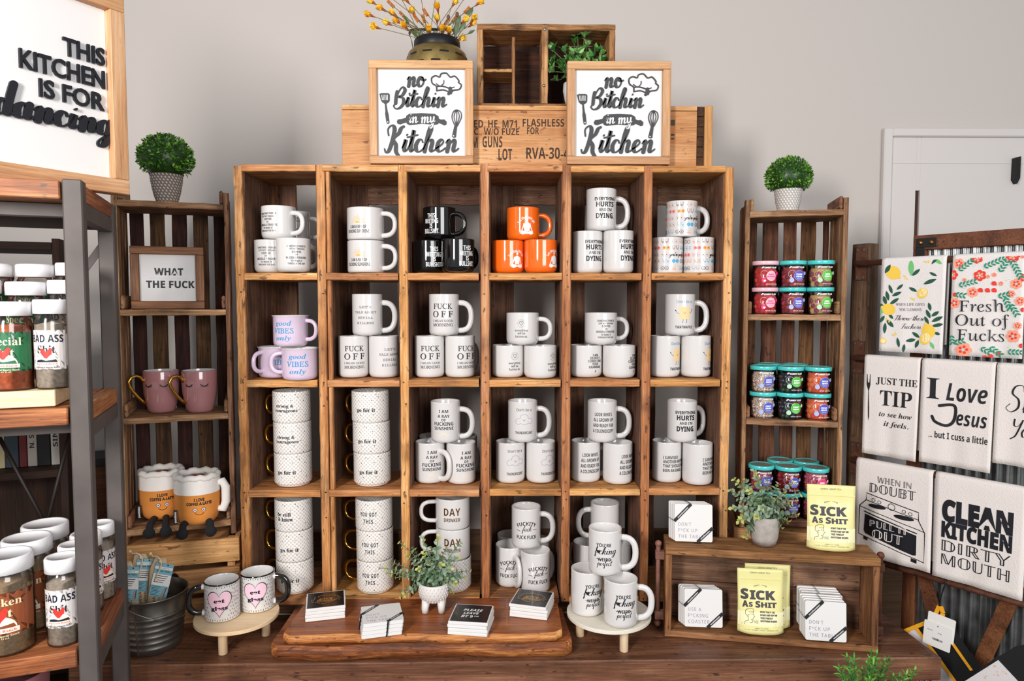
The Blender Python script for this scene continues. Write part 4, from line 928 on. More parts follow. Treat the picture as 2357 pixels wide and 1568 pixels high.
stm = MB().box(AX0, xe, AY0, AY0+.014, ST, AZ-.0135, 0, .001); st_.flat(stm, Matrix.Translation((cx, AY0, czz)), [1]); stm.build('front_board', [W_AMMO[0], plain('faded_stencil', '#3f2a1c', .8, noise=.35, nscale=120)], t)
lb = P2().rect(S(1538), S(1551), -34, 36, 0).rect(S(1539), S(1549), 14, 30, 1).rect(S(1540), S(1548), -14, -8, 1).rect(S(1540), S(1548), -24, -19, 1)
lm = MB(); lb.flat(lm, Matrix.Translation((cx, AY0, czz)), [0, 1], off=.0006); lm.build('paper_label', [plain('aged_label', '#b5743c', .7), plain('label_print', '#3b3a2c', .7)], t)

def framed(name, label, cat, x, y, z, W, H, rz, fw, fd, mats, panel, group=None, tilt=0.0, rec=.012):
    """square timber frame, front on local Y=0; returns the thing and the matrix of the panel's face (centre, mm)"""
    t = thing(name, label, cat, (x, y, z), rz, group, rot=(R(-tilt), 0, rz))
    def P(mb, n, m): return mb.build(n, m, t, world=False)
    P(MB().box(-W/2, W/2, 0, fd, H-fw, H), 'frame_rail', mats[0]); P(MB().box(-W/2, W/2, 0, fd, 0, fw), 'frame_rail', mats[0])
    P(MB().box(-W/2, -W/2+fw, 0, fd, fw+.0003, H-fw-.0003), 'frame_rail', mats[2]); P(MB().box(W/2-fw, W/2, 0, fd, fw+.0003, H-fw-.0003), 'frame_rail', mats[2])
    P(MB().box(-W/2+fw+.0002, W/2-fw-.0002, rec, rec+.005, fw+.0002, H-fw-.0002, 0, .0003), 'panel', panel)
    return t, Matrix.Translation((0, rec, H/2)), P
def kitchen_sign(label, px, pyb):
    Y = 1.893; b = at(px, pyb, Y); W = .2835; H = .2775
    t, M, P = framed('wooden_sign', label, 'sign', b.x, Y, ST, W, H, 0, .0215, .03, W_SIGN, M_WHITE2, 'framed kitchen signs on the mug shelf')
    def U(x, y): return ((x-868)*.3077, (1050-y)*.3077)
    q = .3077
    words = (('no', 818, 818, 80, .16, .36, .12), ("Bitchin'", 862, 994, 80, .15, .37, .16), ('Kitchen', 862, 1388, 104, .13, .34, .16))
    for wd, zx, zy, hh, w0, w1, sl in words:
        x, y = U(zx, zy); a = P2().script(wd, x, y, hh*q, 0, w0, w1, sl); mb = MB(); a.flat(mb, M, [0], off=.0001, depth=.003); P(mb, 'lettering', M_CHAR)
    pin = P2().poly([U(*p) for p in ((735, 1075), (760, 1058), (870, 1052), (985, 1058), (1018, 1078), (1020, 1098), (1040, 1108), (1070, 1106), (1090, 1125), (1088, 1150), (1070, 1158), (1045, 1146), (1018, 1136), (1010, 1148), (985, 1152), (870, 1144), (760, 1156), (738, 1146), (733, 1132), (705, 1140), (680, 1150), (656, 1146), (648, 1128), (658, 1108), (690, 1104), (728, 1094))], 0)
    mb = MB(); pin.flat(mb, M, [0], off=.0001, depth=.003); w = P2(); x, y = U(872, 1136); w.script('in my', x, y, 50*q, 0, .14, .3, .1, wx=.95); w.flat(mb, M @ Matrix.Translation((0, -.0032, 0)), [1], off=.0002); P(mb, 'rolling_pin', [M_CHAR, M_WHITE2])
    s_ = P2()
    s_.poly([U(*p) for p in ((556, 968), (566, 1035), (574, 1060), (582, 1130), (578, 1144), (562, 1146), (556, 1132), (546, 1062), (548, 1036), (544, 970))], 0)
    s_.poly([U(*p) for p in ((497, 886), (515, 879), (575, 879), (587, 888), (586, 940), (580, 955), (556, 970), (540, 970), (518, 955), (510, 940))], 0)
    mb = MB(); s_.flat(mb, M, [0], off=.0001, depth=.003); w = P2()
    for i in range(5): w.line([U(517+i*13, 896), U(523+i*11.5, 938)], 1.6, 0, smooth=False)
    w.dot(*U(569, 1131), 1.8, 0, 10); w.flat(mb, M @ Matrix.Translation((0, -.0032, 0)), [1], off=.0002); P(mb, 'spatula', [M_CHAR, M_WHITE2])
    s_ = P2().line([U(*p) for p in ((1180, 1022), (1150, 1040), (1138, 1085), (1150, 1130), (1168, 1165), (1180, 1168), (1200, 1135), (1222, 1085), (1215, 1040))], 2.2, 0, closed=True)
    for dx in (-18, 0, 18): s_.line([U(1180+dx*.3, 1024), U(1180+dx*1.3, 1080), U(1175, 1165)], 1.8)
    s_.poly([U(*p) for p in ((1160, 1160), (1184, 1162), (1172, 1262), (1152, 1266), (1137, 1256))], 0)
    mb = MB(); s_.flat(mb, M, [0], off=.0001, depth=.003); w = P2().dot(*U(1152, 1251), 1.9, 0, 10); w.flat(mb, M @ Matrix.Translation((0, -.0032, 0)), [1], off=.0002); P(mb, 'whisk', [M_CHAR, M_WHITE2])
    s_ = P2().line([U(*p) for p in ((1004, 856), (1000, 815), (965, 790), (960, 745), (995, 725), (1030, 735), (1045, 708), (1090, 702), (1125, 735), (1165, 728), (1200, 765), (1198, 782), (1222, 805), (1205, 842), (1150, 852), (1132, 878))], 3.4)
    s_.line([U(1002, 818), U(1050, 815), U(1105, 830), U(1150, 855)], 3.2).line([U(1004, 856), U(1055, 848), U(1095, 858), U(1132, 880)], 3.2)
    s_.line([U(1068, 765), U(1066, 790), U(1050, 806)], 2).line([U(1000, 792), U(1010, 802), U(1020, 806)], 2).line([U(1160, 822), U(1140, 828), U(1125, 826)], 2)
    mb = MB(); s_.flat(mb, M, [0], off=.0001, depth=.003); P(mb, 'chef_hat', M_CHAR)
    return t
kitchen_sign('framed white kitchen sign with lettering and utensils in front of the flower lantern', 970, 374)
kitchen_sign('framed white kitchen sign with lettering and utensils in front of the white plant pot', 1424, 376)

# divided soda crate standing on the long crate
CY0, CY1 = 1.945, 2.07; cz0 = AZ+.0012
c0 = at(1098, 150, CY0).x; c1 = at(1416, 150, CY0).x; cz1 = at(1250, 55, CY0).z; T = .0165
t = thing('divided_crate', 'weathered dark wood crate with dividers standing on the stencilled crate', 'crate', ((c0+c1)/2, 2.0, cz0))
MB().rough_box(c0, c1, CY0-.001, CY1, cz1-T, cz1, 'X', 0, .0008, 12, .003).build('top_board', W_SODA[0], t)
MB().rough_box(c0, c1, CY0-.001, CY1, cz0, cz0+.0085, 'X', 0, .0003, 12, .001).build('bottom_board', W_SODA[0], t)
for a, b_ in ((c0, c0+T), (c1-T, c1)): MB().rough_box(a, b_, CY0, CY1, cz0+.009, cz1-T-.0005, 'Z', 0, .0007, 10).build('end_board', W_SODA[2], t)
xm = at(1254, 150, CY0).x; MB().rough_box(xm-.009, xm+.009, CY0-.002, CY1-.007, cz0+.009, cz1-T*.2, 'Z', 0, .0007, 10).build('centre_divider', W_SODA[2], t)
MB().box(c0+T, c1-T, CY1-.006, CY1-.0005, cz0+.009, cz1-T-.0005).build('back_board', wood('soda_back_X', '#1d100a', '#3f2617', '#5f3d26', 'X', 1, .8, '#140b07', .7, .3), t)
xd = at(1182, 150, CY0+.02).x; zs = at(1148, 161, CY0+.012).z; zd = at(1180, 85, CY0+.01).z
MB().rough_box(xd-.0045, xd+.0045, CY0+.012, CY1-.007, cz0+.009, zd, 'Z', 0, .0006, 8).build('thin_divider', W_SODA[2], t)
MB().rough_box(c0+T+.0005, xd-.005, CY0+.014, CY1-.007, zs-.004, zs+.004, 'X', 0, .0004, 8).build('small_shelf', W_SODA[0], t)
for px, py in ((1254, 67), (1252, 197)):
    p = at(px, py, CY0-.002); MB().lathe([(0, .002), (.003, .0015), (.0045, 0), (.0045, -.002)], 14, 0, True, Matrix.Translation(p) @ Matrix.Rotation(R(90), 4, 'X')).build('bolt', M_SCREW, t)

# plants
G_LEAF = [plain('box_leaf_'+str(i), c, .4, noise=.2, nscale=60) for i, c in enumerate(('#2f5a16', '#4f8a22', '#7fb03a', '#1f4212'))]
def rnd_dir(): 
    while True:
        v = Vector((random.uniform(-1, 1), random.uniform(-1, 1), random.uniform(-1, 1)))
        if .05 < v.length < 1: return v.normalized()
def pebble_pot(col, dash, top, bot, h, parent, nm):
    m = MB(); pf = [(0, .002), (bot-.003, .002), (bot-.001, 0), (bot, .003), (bot+(top-bot)*.55, h*.4), (top-.001, h*.8), (top, h), (top-.004, h), (top-.005, h*.6), (0, h*.55)]
    m.lathe(pf, 36); f = rad([(0, 0)]*3+[(bot, 0)]+pf[3:7])
    p = P2(); n = 11
    for j in range(n):
        for i in range(26):
            x = (i-13)*2*math.pi*top*1000/26+j*4.2; y = h*1000*(.05+.9*j/(n-1))
            p.dot(x*.93, y, 1.6, 0, 8, 2.0, R(-52))
    p.wrap(m, f, [1], seg=9, off=.0004); m.build(nm, [col, dash], parent, False)
def topiary(label, x, y, z, br, pot_top, pot_bot, ph, bz, col, dash, wide=1.0, leafL=.011):
    t = thing('topiary_ball', label, 'plant', (x, y, z), 0, 'round topiary plants')
    pebble_pot(col, dash, pot_top, pot_bot, ph, t, 'pot')
    m = MB(); m.blob((0, 0, bz), br*.84, 3, 16, (wide, wide, .92))
    for i in range(1500):
        d = rnd_dir()
        if d.z < -.6: continue
        b_ = Vector((d.x*wide, d.y*wide, d.z*.92))*br*random.uniform(.80, .92)+Vector((0, 0, bz)); dd = (d+rnd_dir()*.7).normalized()
        m.leaf(b_, dd, rnd_dir(), leafL*random.uniform(.8, 1.3), leafL*.55, random.choice((0, 0, 1, 1, 2)), .2, 2)
    m.build('foliage', G_LEAF, t, False)
    return t
p = solve(lambda x: TLp(x, .075, lv[0]), 385, 0, LW); q = TLp(p, .075, lv[0]+.0012); sc = (q.y/1571)
topiary('round green topiary in a taupe pot on the left slatted shelf', q.x, q.y, q.z, 60*sc, 34*sc, 22*sc, 66*sc, 103*sc, plain('taupe_pot', '#7d7066', .8), plain('pot_dash', '#d6d0c8', .7), 1.0)
p = solve(lambda x: TRp(x, .075, rv[0]), 1813, 0, RW); q = TRp(p, .075, rv[0]+.0012); sc = (q.y/1571)
topiary('dense round green topiary in a pale grey pot on the right slatted shelf', q.x, q.y, q.z, 52*sc, 30.5*sc, 22*sc, 58*sc, 82*sc, plain('pale_pot', '#b3aea9', .8), plain('pot_dash_white', '#f2f0ee', .6), 1.02, .009)
def rosette(m, p, d, n, L, w, mats, spread=.9, curl=.1):
    d = Vector(d).normalized(); u = d.orthogonal().normalized(); v = d.cross(u); a0 = random.uniform(0, 6.28)
    for i in range(n):
        a = a0+2*math.pi*i/n+random.uniform(-.25, .25); s_ = spread*random.uniform(.7, 1.15)
        dd = d+(u*math.cos(a)+v*math.sin(a))*s_; m.leaf(p, dd, d, L*random.uniform(.75, 1.2), w*random.uniform(.8, 1.15), random.choice(mats), curl, 3, .85)
def white_pot_plant():
    px = at(1331, 200, 2.0); t = thing('potted_plant', 'leafy green plant in a white pot inside the dark divided crate', 'plant', (px.x, 2.0, cz0+.0097))
    MB().lathe([(0, .002), (.026, .002), (.029, 0), (.038, .02), (.044, .05), (.043, .07), (.040, .072), (.0385, .07), (.038, .05), (0, .05)], 36).build('pot', plain('matte_white_pot', '#e9e7e8', .5), t, False)
    m = MB(); L_ = (0, 1, 2)
    tips = [(1330, 70), (1345, 85), (1322, 100), (1352, 105), (1300, 120), (1275, 118), (1335, 130), (1370, 120), (1390, 125), (1310, 140), (1290, 150), (1275, 165), (1268, 150), (1355, 140), (1380, 140), (1325, 150), (1345, 155), (1300, 165), (1285, 185), (1340, 118), (1365, 150), (1275, 140), (1318, 128), (1360, 130), (1395, 140)]
    for tx, ty in tips:
        e = at(tx, ty, 1.985+random.uniform(-.03, .035)); e = Vector((min(max(e.x, xm+.02), c1-T-.016), e.y, e.z)); e = e-Vector((px.x, 2.0, cz0+.0097)); s0 = Vector((random.uniform(-.015, .015), random.uniform(-.015, .015), .06))
        mid = (s0+e)/2+Vector((0, 0, .02)); m.tube([s0, mid, e], .0013, 5, 3)
        rosette(m, mid, (e-s0), 3, .022, .014, L_, 1.2); rosette(m, e, (e-s0).normalized()+Vector((0, -.5, .2)), 5, .026, .017, L_, .8)
    for v in range(len(m.v)):                                          # keep every leaf inside the crate
        a, b_, c = m.v[v]; m.v[v] = (min(max(a, xm+.0105-px.x), c1-T-.003-px.x), min(b_, CY1-.009-2.0), min(c, cz1-T-.004-cz0-.0097))
    m.build('foliage', [plain('jade_leaf_a', '#3f7a34', .4), plain('jade_leaf_b', '#6da455', .4), plain('jade_leaf_c', '#a6cf86', .45), plain('green_stem', '#4c6b33', .6)], t, False)
white_pot_plant()

# galvanised lantern with dried flowers
lx = at(1005, 120, 2.0); LZ = AZ+.0012
t = thing('flower_lantern', 'round brassy galvanised lantern with dark slots holding yellow flowers', 'lantern', (lx.x, 2.019, LZ))
bz = at(1005, 110, 2.0).z-LZ; tz = at(1005, 90, 2.0).z-LZ; M_GALV = plain('antique_galvanised', '#9a8350', .38, .85, noise=.35, nscale=30)
m = MB(); gp = [(0, .002), (.086, .002), (.0905, .004), (.0912, .02), (.0908, bz-.06), (.089, bz-.035), (.083, bz-.015), (.070, bz-.002), (.0655, bz)]
m.lathe(gp, 56); f = rad([(0, 0)]*3+gp[2:]); s_ = P2()
for j in range(6):
    for i in range(9):
        x = (i-4)*48+(24 if j % 2 else 0)+4; y = 18+j*((bz*1000-22)/6); s_.poly([(x-12, y-2.4), (x+12, y-2.4), (x+14.4, y), (x+12, y+2.4), (x-12, y+2.4), (x-14.4, y)], 0)
s_.wrap(m, f, [1], off=.0003); m.build('body', [M_GALV, plain('slot_dark', '#0c0a08', .9)], t, False)
MB().lathe([(.0655, bz-.001), (.067, bz+.004), (.066, tz-.003), (.064, tz), (.060, tz), (.0585, tz-.004), (.0575, bz), (0, bz-.01)], 48).build('collar', plain('black_tin', '#17161a', .45, .4), t, False)
hz = at(1000, 63, 2.0).z-LZ; h = MB()
P_ = [(-.068, 0, bz-.012), (-.075, 0, bz+.03), (-.082, 0, hz-.012), (-.078, 0, hz-.002), (-.068, 0, hz+.002), (.03, 0, hz+.003), (.046, 0, hz+.001), (.053, 0, hz-.01), (.062, 0, bz+.02), (.067, 0, bz-.014)]
for a, b_ in zip(P_, P_[1:]):
    h.beam(a, b_, .016, .0022, 0, .0005, (0, 1, 0)) if False else h.add([(a[0], -.008, a[2]), (a[0], .008, a[2]), (b_[0], .008, b_[2]), (b_[0], -.008, b_[2]), (a[0]*.97, -.008, a[2]-.0022), (a[0]*.97, .008, a[2]-.0022), (b_[0]*.97, .008, b_[2]-.0022), (b_[0]*.97, -.008, b_[2]-.0022)], [(0, 1, 2, 3), (7, 6, 5, 4), (0, 3, 7, 4), (2, 1, 5, 6)])
h.build('bail_handle', plain('worn_steel_strap', '#4e4a44', .4, .8, noise=.3, nscale=40), t, False)
ft = thing('dried_flower_bunch', 'bunch of yellow dried flowers spreading out of the lantern', 'flowers', (lx.x, 2.019, LZ+bz+.0005))
YB = [plain('petal_'+str(i), c, .7, noise=.15, nscale=150) for i, c in enumerate(('#f6b51d', '#ffcf3f', '#e59a12'))]
base = Vector((lx.x, 2.019, LZ+bz+.001)); stems = MB(); FY = {}
def stem(e, r_=.0009):
    s0 = base+Vector((random.uniform(-.035, .035), random.uniform(-.03, .03), 0)); d = e-s0
    stems.tube([s0, s0+d*.5+Vector((0, 0, .012)), e], r_, 5, 0); return d.normalized()
def Z4(x, y, dY): return at(750+x/3.92, y/3.92, 2.0+dY)
for x, y in ((430, 25), (515, 85), (410, 140), (465, 250), (570, 215), (625, 135), (660, 200), (725, 250), (735, 10), (795, 120), (1010, 90), (1005, 190), (1150, 40), (1370, 35), (1240, 195), (1310, 225), (1205, 355), (1110, 300), (1320, 185), (930, 290), (1050, 285), (850, -60), (650, -70), (1000, -90), (1180, -60), (1260, -30)):
    e = Z4(x, y, random.uniform(-.045, .03)); d = stem(e-Vector((0, 0, 0))); m = MB()
    for k in range(3): rosette(m, e+d*(.004*k), d, 8, .0185-.003*k, .016, (0, 1, 1, 2), 1.3-.45*k, -.3)
    m.lathe([(.0005, -.012), (.003, -.004), (.0045, .003)], 8, 3, True, Matrix.Translation(e) @ d.to_track_quat('Z', 'Y').to_matrix().to_4x4())
    m.build('blossom', YB+[plain('calyx', '#9a4a1c', .7)], ft)
for x, y in ((595, 45), (700, 145), (820, 175), (905, 120), (885, 180), (1265, 100), (1155, 180), (1085, 205), (560, -40)):
    e = Z4(x, y, random.uniform(-.03, .03)); d = stem(e); m = MB()
    for k in range(34):
        a = k*2.4; p = e+d*(k/34*.024-.008)+(d.orthogonal().normalized()*math.cos(a)+d.cross(d.orthogonal().normalized())*math.sin(a))*.0034; m.blob(p, .0017, 0, 5)
    m.build('seed_spike', plain('orange_seed', '#c9731c', .8), ft)
for x, y in ((1105, 155), (1185, 130)):
    e = Z4(x, y, 0); d = stem(e); MB().blob(e, .007, 0, 10, (.75, .75, 1.1)).build('bud', plain('brown_bud', '#6d4433', .6), ft)
m = MB()
for x, y, x2, y2 in ((1265, 170, 1330, 60), (1200, 290, 1265, 195), (1170, 265, 1215, 130), (1165, 330, 1185, 190), (1285, 305, 1345, 268), (750, 215, 705, 130), (780, 275, 830, 345), (840, 330, 880, 270), (955, 330, 985, 280), (690, 215, 740, 200), (1030, 330, 1020, 290)):
    a, b_ = Z4(x, y, -.01), Z4(x2, y2, -.02); m.leaf(a, b_-a, Vector((.3, -1, .2)), (b_-a).length, (b_-a).length*.42, 0, .1, 5); stem(a)
m.build('leaves', plain('olive_leaf', '#44562a', .4), ft); stems.build('stems', plain('dry_stem', '#6a6238', .7), ft)

# ------------------------------------------------------------------ left slatted shelf contents
sx = solve(lambda x: TLp(x, .03, lv[1]), 388, 0, LW); q = TLp(sx, .03, lv[1]+.0012)
t, M, P = framed('wooden_sign', 'small walnut framed white sign on the second board of the left slatted shelf', 'sign', q.x, q.y, q.z, .184, .172, LRZ-R(1), .0215, .026, [wood('walnut_'+a, '#4a2a17', '#7d5030', '#a06f47', a, 1, .5, None, 0, .1, vary=.05) for a in 'XYZ'], M_WHITE2, rec=.010)
a = P2().t('WHAT', 'sb', 17, 73, 19, 0, 2, bold=.02).t('(and i cannot stress this enough)', 'sr', -1.5, 96, 4, 1, 2).t('THE FUCK', 'sb', -18, 122, 19, 0, 6, bold=.02)
mb = MB(); a.flat(mb, M, [0, 1], off=.0002); P(mb, 'lettering', [M_BLACK, plain('faint_grey', '#d6d3d4', .7)])
for px, lb, k in ((373, 'dusty rose mug with closed eyelashes and gold handle, left of its twin', 'a'), (461, 'dusty rose mug with closed eyelashes and gold handle, nearer the mug shelf', 'b')):
    yy = .092 if k == 'a' else .06; x = solve(lambda s: TLp(s, yy, lv[2]), px, 0, LW); q = TLp(x, yy, lv[2]+.0012)
    mug('lash', 'lashes', q.x, q.y, q.z, 9 if k == 'a' else 14, lb, 'eyelash mugs on the left slatted shelf', -1, -52)
M_PLUSH = plain('caramel_plush', '#d98a3c', .95, noise=.12, nscale=12, bump=.4); M_FLEECE = plain('white_fleece', '#ece7e1', .95, bump=.5, nscale=120); M_FOOT = plain('black_plush', '#101014', .95, bump=.4, nscale=90)
def plush(label, x, y, z, rz, with_handle, edge, lg=.028):
    t = thing('plush_cup', label, 'plush toy', (x, y, z), rz, 'plush coffee cups')
    pf = [(0, .001), (.028, .001), (.044, .006), (.053, .018), (.058, .04), (.0598, .07), (.060, .092)]
    b_ = MB().lathe(pf, 48, 0).lathe([(.0602, .0915), (.0605, .1), (.060, .125), (.058, .135)], 48, 1)
    pp = P2().t('I LOVE', 'sb', 79, 27, 8, 0, 8, bold=.03).t('COFFEE A-LATTE', 'sb', 68, 66, 8, 0, 8, bold=.03)
    for xx in (-1, 1): pp.dot(8+xx*11, 51, 5.6, 0, 20).dot(8+xx*11, 51, 4.4, 1, 20).dot(8+xx*11, 51, 1.9, 0, 12)
    pp.line([(-3, 42), (2, 38), (8, 36.5), (14, 38), (19, 42)], 1.5, 0)
    pp.wrap(b_, rad([(0, 0)]*3+pf[2:]), [2, 3], off=.0005); b_.build('body', [M_PLUSH, M_FLEECE, M_BLACK, plain('eye_white', '#e4dcf0', .6)], t, False)
    r_ = MB().tube([(.053*math.sin(a*math.pi/16), -.053*math.cos(a*math.pi/16), .135+.003*math.sin(a*1.9)) for a in range(32)], .0095, 10, 0, closed=True, cap=False); r_.build('rim', M_FLEECE, t, False)
    f = MB().lathe([(.050, .128), (.04, .131), (0, .133)], 36, 0); h = P2().poly([(a_, b2) for a_, b2 in heart2d(38, 34)], 0)
    for a in range(5): h.dot(-24+a*11, 21-(a % 2)*3, 1.6, 0, 8)
    for vs, fs, mi in h.it: f.add([(a_*.001, b2*.001-.004, .1345) for a_, b2 in vs], fs, 1)
    f.build('foam_top', [plain('cream_foam', '#e2dcd2', .9, noise=.06), plain('red_felt', '#a3281c', .9)], t, False)
    for sx in (-1, 1):
        ye = -max(edge+.019, .066)
        l = MB().tube([(sx*lg, -.036, .0125), (sx*(lg+.004), (ye-.036)/2, .0128), (sx*(lg+.006), ye+.012, .012), (sx*(lg+.007), ye, .0)], [.009, .0088, .0088, .010], 10, 0); l.blob((sx*(lg+.0075), ye-.004, -.008), .0155, 0, 14, (1, .8, 1)); l.build('leg', M_FOOT, t, False)
    tg = MB().box(-.058, -.049, -.042, -.040, .012, .052, 0, .0005); tp = P2().t('punchkins', 'sb', 0, 30, 5, 0, rot=R(90)); tp.flat(tg, Matrix.Translation((-.0535, -.0422, .032)), [1]); tg.build('brand_tag', [M_BLACK, M_WINK], t, False)
    if with_handle: MB().tube([(.052, -.014, .112), (.066, -.019, .116), (.074, -.021, .1), (.074, -.021, .06), (.067, -.019, .038), (.054, -.014, .04)], [.010, .0115, .012, .012, .0115, .010], 12, 0).build('handle', M_FLEECE, t, False)
    return t
for lx_, ly, hd, lb in ((.077, .0925, False, 'orange plush coffee cup toy sitting behind and left of its twin'), (.177, .006, True, 'orange plush coffee cup toy with white handle, in front of its twin')):
    q = TLp(lx_, ly, lv[3]+.0015); plush(lb, q.x, q.y, q.z, LRZ, hd, ly, .028 if hd else .013)

# ------------------------------------------------------------------ candy jars on the right slatted shelf
M_CLEAR = clear('clear_plastic', '#fbfcfb', .03); M_TEALLID = plain('turquoise_lid', '#4fd0cd', .25, coat=.3); M_PINKLID = plain('pale_pink_lid', '#f2c3cf', .25, coat=.3)
M_LIDTOP = plain('clear_lid_window', '#8f8f8c', .15, coat=.5)
JR, JH = .0364, .0768
SLOT = {1757: .0505, 1756: .0505, 1822: .1265, 1888: .2025, 1790: .088, 1752: .0500, 1817: .1262, 1818: .1266, 1882: .2020, 1884: .2026, 1745: .076, 1806: .153, 1751: .0500, 1815: .1263, 1880: .2024, 1799: .1145, 1868: .191}
CANDY = {
 'hearts': ('SPICY', 'HEARTBEATS', 'pink', [('#d8403f', .7), ('#c93a45', .7), ('#e2605a', .7)], .0092),
 'bears': ('BLUSH', 'BEARS', 'blue', [('#a8434a', .7), ('#b9525a', .7), ('#8e3340', .7)], .0085),
 'donuts': ('MINI', 'DONUTS', 'green', [('#cfa56a', .7), ('#9a4a62', .7), ('#d9b782', .7)], .0105),
 'confetti': ('CONFETTI', 'DROPS', 'blue', [('conf', 0)], .009),
 'dinos': ('GUMMY', 'DINOS', 'green', [('#3a2b2a', .3), ('#2e4a3a', .3), ('#6b2a2c', .3), ('#243347', .3)], .0092),
 'peach': ('PEACH', 'HEARTS', 'blue', [('#e8673f', .7), ('#df5548', .7), ('#ef8a55', .7)], .0105),
 'blossom': ('LONDON', 'BERRIES', 'blue', [('#a8435f', .7), ('#c0607a', .7), ('#d9b35a', .7)], .0092),
 'flies': ('GUMMY', 'BUTTERFLIES', 'blue', [('#a11d22', .3), ('#7d1a2c', .3), ('#c43a2a', .3)], .0095),
 'rosesour': ('SOUR', 'BITES', 'rose', [('#c4566b', .8), ('#b3475e', .8), ('#d2738a', .8)], .006)}
LBLC = {'pink': ('#f4bccb', '#ee2d7d', '#ee2d7d'), 'blue': ('#4853c4', '#aebcf0', '#f5f5fa'), 'green': ('#46bd2c', '#b7e8c0', '#f5faf5'), 'rose': ('#e2417c', '#f6bccb', '#fff0f5')}
JP = {}
def jar(kd, lid, loc, rz, label):
    key = (kd, lid)
    if key in JP: return dup(JP[key], loc, rz, label)
    n1, n2, lc, cc, cr_ = CANDY[kd]; t = thing('candy_jar', label, 'jar', loc, rz, 'candy jars on the right slatted shelf')
    b_ = MB().lathe([(0, .0006), (JR-.003, .0006), (JR-.0012, 0), (JR, .0015), (JR, JH-.0125), (JR-.0015, JH-.0115)], 44, 0)
    c1, c2, c3 = LBLC[lc]; p = P2()
    p.t('CANDY CLUB', 'sb', 57, 37, 4.2, 2, 6, bold=.04).poly(heart2d(5, 5, -15.5, 58), 2).poly(heart2d(4, 4, -18.5, 56), 2)
    p.ring(-12, 38, 10.5, .5, 2, 24, 40, 290).raise_(.0001).dot(8, 33, 15.2, 1, 30).raise_(.0002).dot(8, 33, 14.6, 0, 30).dot(-13, 20, 6.8, 1, 20).dot(28, 40, 5, 1, 16).raise_(.0003)
    w = 26 if len(n2) > 8 else 18
    p.t(n1, 'sb', 37, min(w, 3.6*len(n1)), 3.9, 3, 8, bold=.05).t(n2, 'sb', 30.5, min(w, 3.6*len(n2)), 3.9, 3, 8, bold=.05)
    p.line([(0, 25), (16, 25)], .5, 3, smooth=False).line([(2, 22.6), (14, 22.6)], .5, 3, smooth=False).t('NET WT. 6 OZ (170 g)', 'sb', 9, 34, 2.6, 2, 10)
    if kd == 'hearts': p.poly(heart2d(7, 7, -11, 18), 2)
    p.wrap(b_, lambda z: JR, [1, 2, 3, 4], off=.0003, seg=4)
    b_.build('jar_body', [M_CLEAR, plain('label_'+lc, c1, .5), plain('label_light_'+lc, c2, .5), M_WINK, plain('label_text_'+lc, c3, .5)], t, False)
    c = MB(); rnd = random.Random(kd); mats = []
    if kd == 'confetti':
        mats = [speckle('nonpareils', ('#f0e9dd', '#e2453a', '#f4f0e6', '#f2b23c', '#f3efe8', '#3a8f8a', '#ece6da', '#d98a4a', '#f5f1ea', '#3f6fb0'), 520)]
    else: mats = [plain('candy_%s_%d' % (kd, i), a, r_ if r_ else .5, noise=.12, nscale=300, bump=.3 if r_ > .5 else 0, coat=.5 if r_ < .5 else 0) for i, (a, r_) in enumerate(cc)]
    top = JH-.017 if rnd.random() < .5 else JH-.021; rows = int((top-.004)/(cr_*1.35))
    for j in range(rows):
        n = int(2*math.pi*(JR-.002-cr_*.8)/(cr_*1.55))
        for i in range(n):
            a = 2*math.pi*(i+.5*(j % 2))/n+rnd.uniform(-.12, .12); r0 = JR-.0012-cr_*rnd.uniform(.82, 1.0); z = .0015+cr_*.75+j*cr_*1.35+rnd.uniform(-.1, .1)*cr_
            rot = Matrix.Rotation(rnd.uniform(0, 6), 3, 'Z') @ Matrix.Rotation(rnd.uniform(-.6, .6), 3, 'X')
            sq = (1, .62, .9) if kd != 'dinos' else (1, .8, 1)
            rot = Matrix.Rotation(a, 3, 'Z') @ Matrix.Rotation(rnd.uniform(-.5, .5), 3, 'Y')
            c.blob((r0*math.sin(a), -r0*math.cos(a), min(z, top)), cr_*rnd.uniform(.78, .92), rnd.randrange(len(mats)), 8, sq, rot)
    c.lathe([(0, .003), (JR-.009, .003), (JR-.009, top-.002), (0, top)], 16, 0)
    co = c.build('candy', mats, t, False); co['kind'] = 'stuff'
    MB().lathe([(JR+.0006, JH-.0115), (JR+.0012, JH-.011), (JR+.0014, JH-.001), (JR+.0006, JH), (JR-.006, JH), (JR-.007, JH-.0012)], 44, 0).lathe([(JR-.0065, JH-.0012), (0, JH-.0012)], 44, 1).lathe([(JR+.0006, JH-.0115), (JR-.002, JH-.0115)], 44, 0).build('lid', [M_LIDTOP if lid is None else lid, M_LIDTOP], t, False)
    JP[key] = t; return t
JS = JH+.0008
def jars(li, items):
    for kd, lid, px, ly, lev, label in items:
        x = SLOT[px]
        q = TRp(x, ly, rv[li]+.0012+lev*JS); jar(kd, lid, q, RRZ+R(8), label)
TL_, PK = M_TEALLID, M_PINKLID
F = .041; Bk = .122
